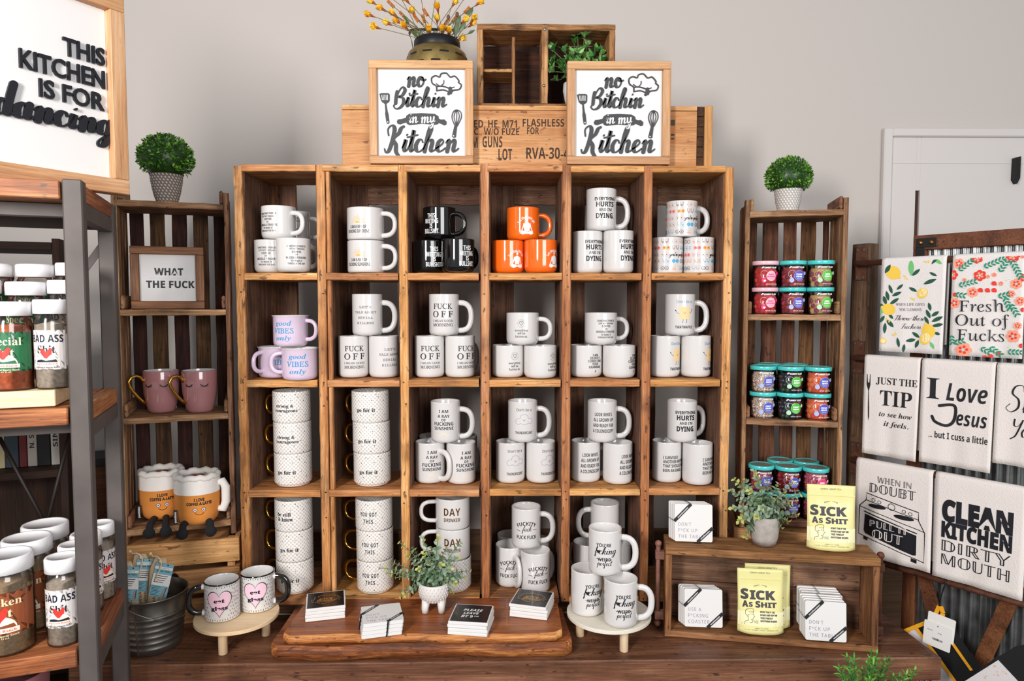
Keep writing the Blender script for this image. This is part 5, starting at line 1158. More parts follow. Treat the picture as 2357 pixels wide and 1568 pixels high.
jars(1, [('hearts', PK, 1757, F, 0, 'pink-lidded jar of red heart candies, under its twin, upper jar shelf'), ('hearts', PK, 1756, F, 1, 'pink-lidded jar of red heart candies, on top of its twin, upper jar shelf'),
         ('bears', TL_, 1822, F, 0, 'turquoise-lidded jar of dusky red bears, lower of its stack, upper jar shelf'), ('bears', TL_, 1822, F, 1, 'turquoise-lidded jar of dusky red bears, top of its stack, upper jar shelf'),
         ('donuts', TL_, 1888, F, 0, 'jar of tan and plum candy rings, lower of its stack, green label'), ('donuts', TL_, 1888, F, 1, 'jar of tan and plum candy rings, top of its stack, green label'),
         ('bears', TL_, 1790, Bk, 0, 'jar hidden behind the pink-lidded jars, lower one, upper jar shelf'), ('bears', TL_, 1790, Bk, 1, 'jar hidden behind the pink-lidded jars, upper one, upper jar shelf')])
jars(2, [('confetti', TL_, 1752, F, 0, 'jar of rainbow sprinkle drops, lower one of its stack'), ('confetti', TL_, 1752, F, 1, 'jar of rainbow sprinkle drops, top one of its stack'),
         ('dinos', TL_, 1817, F, 0, 'jar of dark gummies with green label, lower one of its stack'), ('dinos', TL_, 1818, F, 1, 'jar of dark gummies with green label, top one of its stack'),
         ('peach', TL_, 1882, F, 0, 'jar of orange peach hearts, lower one of its stack'), ('peach', TL_, 1884, F, 1, 'jar of orange peach hearts, top one of its stack'),
         ('confetti', TL_, 1745, Bk, 0, 'jar behind the sprinkle jars, lower one, middle jar shelf'), ('confetti', TL_, 1745, Bk, 1, 'jar behind the sprinkle jars, top one, middle jar shelf'),
         ('dinos', TL_, 1806, Bk, 0, 'jar behind the dark gummy jars, lower one, middle jar shelf'), ('dinos', TL_, 1806, Bk, 1, 'jar behind the dark gummy jars, top one, middle jar shelf')])
jars(3, [('blossom', TL_, 1751, F, 0, 'jar of pink berries behind the grey potted eucalyptus, lower one'), ('blossom', TL_, 1751, F, 1, 'jar of pink berries behind the grey potted eucalyptus, top one'),
         ('flies', TL_, 1815, F, 0, 'jar of deep red gummies, lower one, bottom jar shelf'), ('flies', TL_, 1815, F, 1, 'jar of deep red gummies, top one, bottom jar shelf'),
         ('rosesour', TL_, 1880, F, 0, 'jar of rose candy bites behind the standing tea pouch, lower one'), ('rosesour', TL_, 1880, F, 1, 'jar of rose candy bites behind the standing tea pouch, top one'),
         ('flies', TL_, 1799, Bk, 0, 'rear jar on the bottom jar shelf, second from the right, lower one'), ('flies', TL_, 1799, Bk, 1, 'rear jar on the bottom jar shelf, second from the right, top one'),
         ('rosesour', TL_, 1868, Bk, 0, 'rear jar on the bottom jar shelf nearest the old post, lower one'), ('rosesour', TL_, 1868, Bk, 1, 'rear jar on the bottom jar shelf nearest the old post, top one')])

# ------------------------------------------------------------------ towel rack on the right
Q0 = Vector((at(1978, 800, 2.0).x, 2.0, 0)); QD = Vector((.597, -.802, 0)).normalized(); QN = Vector((-QD.y, QD.x, 0))*-1   # QN towards the viewer
if QN.y > 0: QN = -QN
def QP(s, z, off=0.0): return Q0+QD*s+QN*off+Vector((0, 0, z))
def sq(px, off=0.0): return solve(lambda s: QP(s, 1.3, off), px, -.3, .9)
def zq(s, py, off=0.0):
    lo_, hi_ = .2, 2.6
    for _ in range(40):
        m = (lo_+hi_)/2
        if pjy(QP(s, m, off)) > py: lo_ = m
        else: hi_ = m
    return (lo_+hi_)/2
SE = sq(2357)+.22                                    # the rack runs on past the picture
RODZ = [zq(sq(2012), 606), zq(sq(1985), 822), zq(sq(1972), 1052), zq(sq(2030), 1281)]
t = thing('towel_rack', 'old timber towel rack with rusty iron rods along the right side', 'rack', QP(0, 0), 0)
M_ = frame_matrix(QP(0, 0), QD, -QN)
pz = at(1978, 562, 2.0).z
MB().rough_box(-.0265, .0265, -.008, .045, 0, pz, 'Z', 0, .0012, 22, .004, M_).build('post', W_POST, t)
MB().rough_box(SE-.0265, SE+.0265, -.008, .045, 0, pz, 'Z', 0, .0012, 22, .004, M_).build('post', W_POST, t)
ROFF = .040
for z in RODZ:
    MB().tube([QP(.002, z, ROFF), QP(SE-.002, z, ROFF)], .0085, 14).build('rod', M_RUST, t)
    for s_ in (0.004, SE):
        m = MB().box(s_-.016, s_+.016, -.013, -.0085, z-.048, z+.048, 0, .0008, M_); m.tube([QP(s_, z, .012), QP(s_, z, ROFF)], .008, 12)
        for a in (-.009, .009):
            for c_ in (-.04, .04): m.lathe([(0, -.002), (.0036, -.002), (.0036, .001)], 10, 1, False, M_ @ Matrix.Translation((s_+a, -.0135, z+c_)) @ Matrix.Rotation(R(-90), 4, 'X'))
        m.build('rod_bracket', [M_RUST, M_SCREW], t)

# corrugated folding screen behind the rack
def panel(parent, p, q, ztop, zbot, fw, name_ext):
    """one framed leaf from ground point p to q"""
    d = (q-p); L = d.length; d.normalize(); n = Vector((d.y, -d.x, 0)); n = n if n.y < 0 else -n; Mx = frame_matrix(p, d, -n)
    for z0, z1 in ((ztop-fw, ztop), (zbot, zbot+fw)): MB().box(0, L, 0, .03, z0, z1, 0, .002, Mx).build('screen_rail', W_RAIL[0], parent)
    for a, b_ in ((0, fw*.85), (L-fw*.85, L)): MB().box(a, b_, .0005, .0295, zbot+fw+.0004, ztop-fw-.0004, 0, .002, Mx).build('screen_stile', W_RAIL[2], parent)
    w = MB(); n_ = int(L/.0045); vs = []
    for i in range(n_+1):
        x = fw*.8+(L-fw*1.6)*i/n_; y = .016+.006*math.sin(i*2*math.pi/6)
        vs += [Mx @ Vector((x, y, zbot+fw*.8)), Mx @ Vector((x, y, ztop-fw*.8))]
    w.add(vs, [(2*i, 2*i+2, 2*i+3, 2*i+1) for i in range(n_)], 0, True); w.build('corrugated_sheet', M_CORR, parent)
    return Mx, L
M_CORR = plain('galvanised_sheet', '#8d9090', .33, .85, noise=.35, nscale=25)
sB = sq(2092, -.075); pB = QP(sB, 0, -.075); eB = QP(SE+.1, 0, -.075); zB = zq(sB, 543, -.075)
sd = (at(2086, 546, pB.y+.005)-Vector((0, 0, 0))); pA1 = Vector((pB.x-.012, pB.y+.012, 0)); pA0 = Vector((at(2004, 560, 2.30).x, 2.30, 0))
t = thing('folding_screen', 'folding screen of brown rails and corrugated metal standing behind the towel rack', 'screen', pB, 0)
MxB, LB = panel(t, pB, eB, zB, .16, .042, 'b'); MxA, LA = panel(t, pA0, pA1, zB-.004, .16, .042, 'a')
def plate(Mx, x, z, flip):
    m = MB().box(x-.004 if not flip else x-.05, x+.05 if not flip else x+.004, -.0022, -.0004, z-.013, z+.013, 0, .0006, Mx).box(x-.004 if not flip else x-.02, x+.02 if not flip else x+.004, -.0022, -.0004, z-.07, z-.0135, 0, .0006, Mx)
    for dx in (.010, .038): m.blob(Mx @ Vector((x+(dx if not flip else -dx), -.0035, z)), .0062, 1, 12)
    m.build('corner_plate', [plain('black_plate', '#161413', .5, .3), plain('brass_stud', '#a5713a', .3, .9)], t)
plate(MxB, .012, zB-.022, False); plate(MxA, LA-.012, zB-.026, True)
# cross braces low down on the near leaf
def brace(px0, py0, px1, py1):
    o_ = -.068; a = sq(px0, o_); b_ = sq(px1, o_); MB().beam(QP(a, zq(a, py0, o_), o_), QP(b_, zq(b_, py1, o_), o_), .034, .010, 0, .001, tuple(-QN)).build('brace', W_RAIL[0], t)
def brace2(px0, py0, px1, py1):
    o_ = -.068; a = sq(px0, o_); b_ = sq(px1, o_); A, B_ = QP(a, zq(a, py0, o_), o_), QP(b_, zq(b_, py1, o_), o_); d = (B_-A).normalized(); nn = d.cross(QN).normalized()
    Mx = Matrix.Translation(A) @ Matrix((d, QN, d.cross(QN))).transposed().to_4x4(); MB().box(0, (B_-A).length, -.005, .005, -.019, .019, 0, .0012, Mx).build('brace', W_RAIL[0], t)
brace2(2120, 1250, 2178, 1440); brace2(2368, 1330, 2280, 1535)

# ------------------------------------------------------------------ towels hung over the rods
def cloth(name, label, s0, s1, rod, drop_px, mats, prints, back=.9, group='printed tea towels on the rack', lay=0.0, seedv=1):
    """a folded towel over rod number rod: front sheet down to where its hem is seen, short sheet behind"""
    rnd = random.Random(seedv); zr = RODZ[rod]; rr = .0118+lay; t = thing(name, label, 'towel', QP((s0+s1)/2, zr, ROFF), 0, group)
    zb = zq((s0+s1)/2, drop_px, ROFF+rr); L = zr-zb; n = 18; ph = rnd.uniform(0, 6)
    path = [(-rr, -min(L*back, .25))]+[(-rr, -.02)]+[(-rr*math.cos(a), rr*math.sin(a)) for a in (math.pi*k/8 for k in range(9))]
    k0 = len(path); m_ = 16
    for i in range(1, m_+1): path.append((rr+.003*(i/m_), -L*i/m_))
    def pt(u, i):
        o_, z = path[i]; f = max(0, -z)/max(L, .01); s_ = s0+(s1-s0)*u
        w = .0022*f*math.sin(u*7+ph)+.0012*f*math.sin(u*17+ph*2)
        return QP(s_+.002*f*math.sin(ph+u*3), zr+z, ROFF+o_+w*(1 if i >= k0-4 else .3))
    vs = []; fs = []
    for i in range(len(path)):
        for j in range(n+1): vs.append(pt(j/n, i))
    for i in range(len(path)-1):
        for j in range(n): a = i*(n+1)+j; fs.append((a, a+1, a+n+2, a+n+1))
    N_ = len(vs); vs2 = []
    for i, v in enumerate(vs):                                         # thickness: a second sheet towards the rod
        r_, c_ = divmod(i, n+1); o_, z = path[r_]; d = Vector((QN.x*o_, QN.y*o_, max(z, 0))).normalized()
        vs2.append(v-d*.0022)
    F2 = [tuple(N_+q for q in f[::-1]) for f in fs]; ed = []
    R_ = len(path)
    for i in range(R_-1):
        for j, s_ in ((0, 1), (n, -1)): a, b_ = i*(n+1)+j, (i+1)*(n+1)+j; ed.append((a, b_, b_+N_, a+N_) if s_ > 0 else (b_, a, a+N_, b_+N_))
    for j in range(n):
        a = j; ed.append((a+1, a, a+N_, a+1+N_)); a = (R_-1)*(n+1)+j; ed.append((a, a+1, a+1+N_, a+N_))
    mb = MB().add(vs+vs2, fs+F2+ed, 0, True)
    W_ = (s1-s0)*1000
    lay_ = 0
    for V, T, m in prints(W_, L*1000).tris(9):
        out = []
        for a, b_ in V:                                                # a: mm from the left edge, b: mm below the rod
            u = min(max(a/W_, 0.0), 1.0); f = min(max(b_/1000/L, 0), 1)
            i = k0-1+f*m_; i0 = min(int(i), len(path)-2); w = i-i0
            out.append(pt(u, i0)*(1-w)+pt(u, i0+1)*w+QN*(.0009+lay_))
        mb.add(out, T, m+1); lay_ += .000004
    mb.build('cloth', mats, t); return t
M_TOWEL = plain('natural_cotton', '#e4dcd7', .95, bump=.5, nscale=300, noise=.03); M_WAFFLE = plain('white_waffle_cloth', '#e6e0dd', .95, bump=.6, nscale=420)
GR = [plain('print_'+a, c, .8) for a, c in (('darkleaf', '#1f5240'), ('midleaf', '#6cbf74'), ('lemon', '#f3cb4e'), ('palelemon', '#f6e8b8'), ('red', '#e53b2f'), ('peach', '#f3a184'), ('teal', '#1d8a6b'), ('mist', '#bcd3d2'))]
def sx_(px, off=.05): return sq(px, off)
def lemons(W, L):
    p = P2(); k = W/155.0
    def lemon(x, y, r, a=0):
        p.dot(x, y, r, 2, 24, 1.12, R(a)).dot(x+1.15*r*math.cos(R(a)), y+1.15*r*math.sin(R(a)), r*.25, 2, 10)
    def X(px, py): return ((px-1900)/457*1433, 0)
    def T_(zx, zy): f = (zx-380)/(850-380); return f*W, (zy-285)/(985-285)*L     # from the close-up of the photo
    x, y = T_(470, 372); lemon(x, y, 17*k, 40); x, y = T_(408, 352); p.leaf(x, y+8, 26*k, 11*k, -60, 0)
    for zx, zy, zx2, zy2, w, m in ((605, 400, 600, 275, 18, 1), (610, 400, 668, 350, 12, 0), (735, 378, 790, 408, 9, 0), (695, 465, 788, 428, 13, 0), (590, 488, 650, 520, 11, 0), (440, 462, 468, 535, 11, 0), (548, 462, 500, 505, 10, 0), (422, 512, 442, 588, 12, 0), (538, 520, 466, 552, 12, 0), (402, 550, 425, 620, 13, 0), (520, 568, 450, 618, 12, 0), (375, 610, 410, 650, 12, 0), (375, 690, 410, 650, 12, 1), (380, 760, 415, 705, 12, 0), (485, 795, 430, 735, 14, 0), (418, 845, 422, 760, 12, 0), (480, 730, 445, 690, 10, 0),
                                     (738, 602, 755, 665, 11, 0), (815, 668, 762, 705, 12, 0), (722, 655, 755, 720, 12, 0), (845, 705, 765, 745, 13, 0), (712, 705, 745, 765, 11, 0), (850, 760, 765, 780, 12, 0), (622, 828, 680, 868, 12, 0), (578, 898, 650, 882, 13, 0), (648, 948, 672, 885, 12, 0), (760, 895, 792, 948, 11, 1), (785, 825, 830, 838, 10, 0), (515, 872, 532, 950, 10, 0), (562, 985, 570, 920, 10, 0), (760, 275, 820, 320, 11, 1), (748, 318, 790, 268, 9, 0)):
        a, b_ = T_(zx, zy), T_(zx2, zy2); d = math.hypot(b_[0]-a[0], b_[1]-a[1]); p.leaf(a[0], a[1], d, max(w*k*.75, d*.3), math.degrees(math.atan2(b_[1]-a[1], b_[0]-a[0])), m)
    x, y = T_(690, 533); p.dot(x, y, 14*k, 2, 24, .85, R(35)).dot(x+1, y-2, 10.5*k, 3, 24, .85, R(35)); [p.line([(x+1, y-2), (x+1+8*k*math.cos(a), y-2+8*k*math.sin(a))], 1, 2) for a in (0, 1.05, 2.1, 3.15, 4.2, 5.25)]
    x, y = T_(445, 655); lemon(x, y, 15*k, 200)
    x, y = T_(745, 815); lemon(x, y, 16*k, 250); x, y = T_(720, 875); p.dot(x, y, 15*k, 2, 24, .9, R(20)).dot(x+2, y-3, 12*k, 3, 24, .9, R(20))
    x, y = T_(412, 903); p.dot(x, y, 8*k, 2).dot(x, y, 5.5*k, 3)
    for zx, zy, a in ((548, 390, 50), (560, 418, 10), (605, 560, 60), (630, 565, 90), (500, 830, 80), (475, 845, 40), (695, 290, 40), (725, 285, 80), (430, 720, 80), (452, 735, 95)): x, y = T_(zx, zy); p.leaf(x, y, 9*k, 4*k, a, 2)
    def tx(s_, sty, zx, zy, w, h, m): x, y = T_(zx, zy); q = P2().t(s_, sty, 0, w*k, h*k, 0, 0); [p.raw([(x+a, y-b_) for a, b_ in vs], [f[::-1] for f in fs], m) for vs, fs, _ in q.it]
    tx('WHEN LIFE GIVES', 'r', 604, 617, 70, 7, 4); tx('YOU LEMONS', 'r', 605, 656, 54, 7, 4)
    for s_, zx, zy in (('Throw these', 600, 738), ('Fuckers', 612, 802)):
        x, y = T_(zx, zy); q = P2().script(s_, 0, 0, 6*k, 0, .06, .2, .3, wx=1.3); [p.raw([(x+a, y-b_) for a, b_ in vs], [f[::-1] for f in fs], 4) for vs, fs, _ in q.it]
    return p
def flip(p, q, x, y, m=None):
    for vs, fs, mi in q.it: p.raw([(x+a, y-b_) for a, b_ in vs], [f[::-1] for f in fs], mi if m is None else m)
def floral(W, L):
    p = P2(); k = W/170.0
    def T_(zx, zy): return (zx-885)/(1425-885)*W, (zy-235)/(1010-235)*L
    def bloom(zx, zy, r, a, b_):
        x, y = T_(zx, zy); r *= k
        for i in range(6): t_ = i*math.pi/3+zx; p.dot(x+r*.62*math.cos(t_), y+r*.62*math.sin(t_), r*.42, a, 12)
        for i in range(5): t_ = i*1.2566+zy; p.dot(x+r*.42*math.cos(t_), y+r*.42*math.sin(t_), r*.2, b_, 8)
        p.dot(x, y, r*.2, 3, 10)
    for zx, zy, r in ((935, 275, 14), (1050, 505, 14), (1365, 445, 14), (912, 590, 15), (1355, 840, 17), (998, 960, 20), (1330, 520, 10), (1395, 575, 12), (1205, 372, 6), (1255, 440, 6), (1160, 385, 5), (1405, 240, 6), (1385, 760, 10), (985, 405, 5)): bloom(zx, zy, r, 1, 0)
    for zx, zy, r in ((1100, 375, 15), (1075, 240, 14), (1335, 235, 16), (888, 365, 14), (1420, 400, 10)): bloom(zx, zy, r, 0, 1)
    for zx, zy in ((1108, 488), (1160, 490), (1208, 490), (1206, 438), (915, 522), (1250, 975), (1200, 1000), (1160, 1012), (1420, 640), (1418, 910)): x, y = T_(zx, zy); p.dot(x, y, 6*k, 0, 10).dot(x+3*k, y+3*k, 3.5*k, 0, 8)
    rnd = random.Random(4)
    for zx, zy, a, n in ((940, 330, -40, 5), (1130, 310, -25, 6), (1330, 270, 65, 6), (945, 450, -15, 5), (1240, 540, -15, 3), (1290, 550, 70, 4), (1330, 600, 60, 4), (920, 520, 10, 3), (1130, 940, 30, 3), (1195, 930, 40, 4), (900, 850, 80, 3), (1245, 350, -60, 4), (1320, 960, 0, 4), (930, 910, -20, 3)):
        x, y = T_(zx, zy); c, s_ = math.cos(R(a)), math.sin(R(a))
        for i in range(n):
            d = i*9*k
            for sg in (-1, 1): p.leaf(x+c*d, y+s_*d, 12*k, 4.6*k, a+sg*42, 2)
    for _ in range(60):
        zx, zy = rnd.choice(((1090, 290), (1330, 290), (1020, 440), (1350, 960), (1280, 450))); x, y = T_(zx+rnd.uniform(-45, 45), zy+rnd.uniform(-40, 40)); p.dot(x, y, 1.2*k, 3, 6)
    for s_, zx, zy, w, h in (('Fresh', 1125, 612, 108, 31), ('Out of', 1125, 722, 124, 31), ('Fucks', 1120, 840, 108, 31)): x, y = T_(zx, zy); flip(p, P2().t(s_, 'r', 0, w*k, h*k, 0, 0), x, y, 4)
    return p
def lettered(lines):
    def f(W, L):
        p = P2()
        for fn in lines: fn(p, W, L)
        return p
    return f
def TX(s_, sty, x, y, w, h, m=0, bold=0.0, space=1.0): return lambda p, W, L: flip(p, P2().t(s_, sty, 0, w*W, h*W, 0, 0, bold=bold, space=space), x*W, y*W, m)
def SCR(s_, x, y, h, m=0, w0=.08, w1=.2, sl=.2, wx=1.0): return lambda p, W, L: flip(p, P2().script(s_, 0, 0, h*W, 0, w0, w1, sl, wx=wx), x*W, y*W, m)
def LN(pts, w, m=0, smooth=True, closed=False): return lambda p, W, L: p.line([(a*W, b*W) for a, b in pts], w*W, m, smooth=smooth, closed=closed)
def PG(pts, m=0): return lambda p, W, L: p.poly([(a*W, b*W) for a, b in pts], m)
cloth('tea_towel', 'white waffle tea towel printed with lemons and leaves on the top rod', sx_(2023), sx_(2170), 0, 812, [M_WAFFLE, GR[0], GR[1], GR[2], GR[3], M_INK], lemons, seedv=1)
cloth('tea_towel', 'white tea towel with red and peach flowers printed Fresh Out on the top rod', sx_(2184), sx_(2350), 0, 822, [M_WAFFLE, GR[4], GR[5], GR[6], GR[7], M_INK], floral, seedv=2)
cloth('tea_towel', 'red flowered tea towel at the picture edge, end of the top rod', sx_(2354), sx_(2354)+.14, 0, 822, [M_WAFFLE, GR[4], GR[5], GR[6], GR[7], M_INK], floral, seedv=9)
fork = [PG([(.055, .30), (.065, .29), (.075, .45), (.105, .46), (.115, .29), (.125, .30), (.125, .50), (.11, .56), (.10, .58), (.105, .75), (.115, .95), (.118, 1.12), (.105, 1.2), (.095, 1.12), (.09, .95), (.088, .75), (.088, .58), (.07, .55), (.055, .50)])]
cloth('tea_towel', 'cotton tea towel printed JUST THE TIP with a fork', sx_(1990), sx_(2118), 1, 1052, [M_TOWEL, M_INK], lettered(fork+[TX('JUST THE', 'rb', .60, .40, .74, .135), TX('TIP', 'rb', .60, .72, .58, .30), TX('to see how', 'rbi', .60, 1.03, .60, .10), TX('it feels.', 'rbi', .62, 1.21, .46, .10)]), seedv=3)
cloth('tea_towel', 'cotton tea towel printed I Love Jesus in brush letters', sx_(2122), sx_(2291), 1, 1075, [M_TOWEL, M_INK], lettered([TX('I', 'rb', .17, .39, .18, .34), TX('Love', 'sbi', .64, .43, .56, .27), LN([(.27, .66), (.48, .64), (.48, .86), (.38, .96), (.22, .92), (.17, .84)], .045), TX('esus', 'sbi', .72, .82, .42, .22), TX('... but I cuss a little', 'sb', .54, 1.12, .82, .10)]), seedv=4)
cloth('tea_towel', 'cotton tea towel with flowing script at the end of the second rod', sx_(2294), sx_(2294)+.17, 1, 1080, [M_TOWEL, M_INK], lettered([SCR('Shut', .46, .62, .17, 0, .05, .16, .1), TX('UP', 'sb', .62, .70, .2, .11), SCR('Your', .42, .98, .12, 0, .06, .18, .2)]), seedv=5)
def knob(x, y): return lambda p, W, L: p.ring(x*W, y*W, .022*W, .007*W, 0, 14)
stove = [LN([(.16, .42), (.84, .54), (.84, .65), (.92, .80), (.92, 1.20), (.07, 1.03), (.07, .62), (.16, .52)], .012, 0, False, True), LN([(.16, .52), (.84, .64)], .01, 0, False), LN([(.08, .63), (.92, .79)], .01, 0, False),
         PG([(.15, .72), (.82, .86), (.82, 1.13), (.78, 1.14), (.16, 1.0), (.14, .96)]), knob(.26, .50), knob(.34, .515), knob(.66, .57), knob(.74, .585), lambda p, W, L: p.ring(.50*W, .545*W, .045*W, .008*W, 0, 18),
         lambda p, W, L: p.poly([(.31*W+.12*W*math.cos(a*.5), .585*W+.03*W*math.sin(a*.5)) for a in range(13)]), lambda p, W, L: p.poly([(.66*W+.13*W*math.cos(a*.5), .655*W+.032*W*math.sin(a*.5)) for a in range(13)]), LN([(.14, .69), (.82, .83)], .016, 0, False),
         PG([(.14, 1.05), (.20, 1.06), (.20, 1.10), (.14, 1.09)]), PG([(.76, 1.18), (.83, 1.19), (.83, 1.24), (.76, 1.23)]),
         TX('WHEN IN', 'ds', .52, .20, .44, .085), TX('DOUBT', 'ds', .50, .33, .60, .125), TX('PULL IT', 'ds', .47, .835, .50, .09, 1), TX('OUT', 'ds', .46, .975, .40, .125, 1)]
cloth('tea_towel', 'cotton tea towel printed WHEN IN DOUBT above a drawn oven', sx_(1978), sx_(2156), 2, 1293, [M_TOWEL, M_INK, M_TOWEL], lettered(stove), seedv=6)
cloth('tea_towel', 'cotton tea towel printed CLEAN KITCHEN DIRTY MOUTH', sx_(2162), sx_(2162)+.205, 2, 1352, [M_TOWEL, M_INK], lettered([TX('CLEAN', 'sb', .48, .42, .78, .25, bold=.05), TX('KITCHEN', 'sb', .48, .67, .78, .19, bold=.04), TX('DIRTY', 'ds', .48, .88, .76, .14), TX('MOUTH', 'ds', .48, 1.06, .76, .14)]), seedv=7)

# ------------------------------------------------------------------ on the bench: buckets, risers, boards, coasters
M_ZINC = plain('galvanised_zinc', '#84827c', .36, .9, noise=.3, nscale=22, bump=.08)
bx = at(352, 1450, 1.752); BK = Vector((bx.x, 1.752, BZ+.0008)); BH = .146
t = thing('metal_bucket', 'galvanised metal bucket with ribbed sides holding linen straw pouches', 'bucket', BK, 0)
pf = [(0, .004), (.064, .004), (.066, 0), (.0675, .001)]
for z in (.018, .034, .050, .066, .082, .098):
    r_ = .0675+.0175*z/BH; pf += [(r_, z-.005), (r_+.0014, z-.0025), (r_+.0014, z+.0005), (r_+.0002, z+.003)]
pf += [(.0838, BH-.02), (.0848, BH-.004), (.0868, BH-.003), (.0872, BH-.0005), (.086, BH+.0005), (.0842, BH-.001), (.083, BH-.02), (.0665, .008), (0, .007)]
m = MB().lathe(pf, 64); m.beam((-.0015, -.0692, .004), (-.0015, -.086, BH-.005), .004, .0018, 0, .0003, (0, 1, 0)); m.build('bucket_body', M_ZINC, t, False)
ea = R(-13); pe = Vector((.086*math.sin(ea), -.086*math.cos(ea), BH-.008)); m = MB()
for a in (ea, ea+math.pi):
    m.lathe([(0, .0045), (.009, .0045), (.0125, .002), (.0125, -.001)], 20, 0, True, Matrix.Translation((.0865*math.sin(a), -.0865*math.cos(a), BH-.004)) @ Matrix.Rotation(a, 4, 'Z') @ Matrix.Rotation(R(90), 4, 'X'))
m.build('handle_ear', plain('black_washer', '#1c1815', .5), t, False)
arc = []
for i in range(17):
    f = i/16; a = ea+math.pi*f; dp = math.sin(math.pi*f); rr = .0925-.004*dp+.004; arc.append((rr*math.sin(a), -rr*math.cos(a), BH-.004-.055*dp))
MB().tube(arc, .0014, 8).build('wire_bail', M_ZINC, t, False)
M_LINEN = plain('linen_cloth', '#cbb493', .95, bump=.5, nscale=260, noise=.06); M_CARD = plain('pale_blue_card', '#7fb4c4', .7); M_CARDW = plain('white_card', '#eceae6', .7); M_CORD = plain('cotton_cord', '#d9c6a8', .95)
def straw_bag(label, dx, dy, lean, fwd, rz, tag_):
    t = thing('straw_pouch', label, 'pouch', BK+Vector((dx, dy, .0125)), 0, 'linen straw pouches in the bucket', rot=(R(fwd), R(lean), R(rz)))
    W, H = .046, .218; n = 10; k = 16; vs = []; fs = []
    for i in range(k+1):
        z = H*i/k; w = W/2*(1-.35*max(0, (z-.19)/.028)); d = .009*math.sin(math.pi*min(1, .1+.9*i/k))**.6+.001
        for j in range(n): a = 2*math.pi*j/n; vs.append((w*math.cos(a)+.0012*math.sin(z*60+dx*90), d*math.sin(a)+.001*math.sin(z*90), z))
    for i in range(k):
        for j in range(n): a, b_ = i*n+j, i*n+(j+1) % n; fs.append((a, b_, b_+n, a+n))
    fs.append(tuple(range(n-1, -1, -1))); fs.append(tuple(k*n+j for j in range(n)))
    mb = MB().add(vs, fs, 0, True); p = P2().t('LoveASh', 'mono', 5, 60, 8, 1, 110, rot=0).t('STEEL STRAW SET', 'mono', -7, 80, 4, 1, 105)
    p.it = [([(-b_, a) for a, b_ in v], f, mi) for v, f, mi in p.it]; q = P2(); q.it = p.it
    q.flat(mb, Matrix.Translation((.002, -.0108, 0)), [1, 1]); mb.build('pouch_body', [M_LINEN, M_INK], t, False)
    if tag_:
        M = Matrix.Translation((.012, -.0125, .165)) @ Matrix.Rotation(R(8), 4, 'Y'); c = MB().box(-.022, .022, -.0006, .0006, -.043, .043, 0, .0003, M)
        q = P2().rect(-22, 22, 15, 38, 1).rect(-22, 22, -14, 15, 1).t('Straw Sets', 'rb', 24, 34, 5, 2, 0).t('Reusable set', 'sr', 31, 26, 2.4, 2)
        q.it[0] = ([(-22, 34), (22, 34), (22, 27.5), (-22, 27.5)], [(0, 1, 2, 3)], 1)
        for i in range(4): q.rect(-18, 14-i*3, 10-i*5.4, 11.6-i*5.4, 2)
        for i in range(7): q.rect(-19, 2-(i % 3)*3, -17.6-i*3.6, -16.6-i*3.6, 2)
        q.line([(8, -38), (14, -18)], 3, 3, smooth=False).line([(14, -39), (17, -17)], 2.4, 4, smooth=False).dot(-8, 40, 2, 2).dot(8, 40, 2, 2)
        q.flat(c, M @ Matrix.Translation((0, -.0006, 0)), [0, 1, 2, 3, 4]); c.build('card_tag', [M_CARD, M_CARDW, M_INK, plain('rose_gold_print', '#b58a78', .5), plain('brown_print', '#7a4c35', .5)], t, False)
    MB().tube([(.004, -.0135, .208), (.010, -.017, .214), (.004, -.018, .222), (-.004, -.015, .226), (-.014, -.010, .224), (-.02, -.006, .229)], .0021, 7).tube([(.010, -.0165, .212), (.008, -.0175, .195), (.002, -.0172, .182), (0, -.0168, .168)], .0017, 7).blob((.007, -.017, .214), .0048, 0, 8).blob((0, -.0165, .166), .004, 0, 8).blob((-.022, -.006, .230), .0042, 0, 8).build('cord', M_CORD, t, False)
straw_bag('linen straw pouch with blue card tag, furthest right in the bucket', .006, -.018, 5, -5, 8, True)
straw_bag('linen straw pouch with blue card tag, in the middle of the bucket', -.032, .018, -2, -3, 12, True)
straw_bag('linen straw pouch leaning at the left edge of the bucket', -.030, -.030, -6, -2, 0, True)

M_PALE = [wood('pale_birch_'+a, '#cfae85', '#dfc29c', '#ebd3b2', a, .8, .6, None, 0, .08, vary=.03) for a in 'XYZ']; M_WHITEWASH = wood('whitewashed_disc_X', '#d5cdbb', '#e0d9c9', '#e9e3d6', 'X', .8, .6, None, 0, .06, vary=.02)
def riser(label, x, y, rr, h, disc_mat, a0):
    t = thing('round_riser', label, 'display riser', (x, y, BZ+.0008), 0, 'round wooden risers on the bench')
    MB().lathe([(0, h-.010), (rr-.001, h-.010), (rr, h-.009), (rr, h-.001), (rr-.001, h), (0, h)], 72, 0, False).build('disc', disc_mat, t, False)
    for k in range(3):
        a = a0+k*2*math.pi/3; MB().lathe([(0, 0), (.0105, 0), (.0112, .001), (.0112, h-.0105)], 20, 0, True, Matrix.Translation(((rr-.035)*math.sin(a), -(rr-.035)*math.cos(a), 0))).build('leg', M_PALE[2], t, False)
    return t
RH = .072
lg = at(530, 1487, Z=BZ); rl = at(547, 1425, Z=BZ+RH); rl = Vector((rl.x, 1.808, 0)); rl.x = at(547, 1425, 1.775).x
riser('pale round wooden riser on three legs under the eat glass mugs', rl.x, 1.772, .106, RH, M_PALE[0], R(-8))
rr_ = at(1402, 1430, 1.765); riser('whitewashed round riser under the three heart lettered mugs', rr_.x, 1.772, .111, RH, M_WHITEWASH, R(22))
RZ_ = BZ+RH+.0018
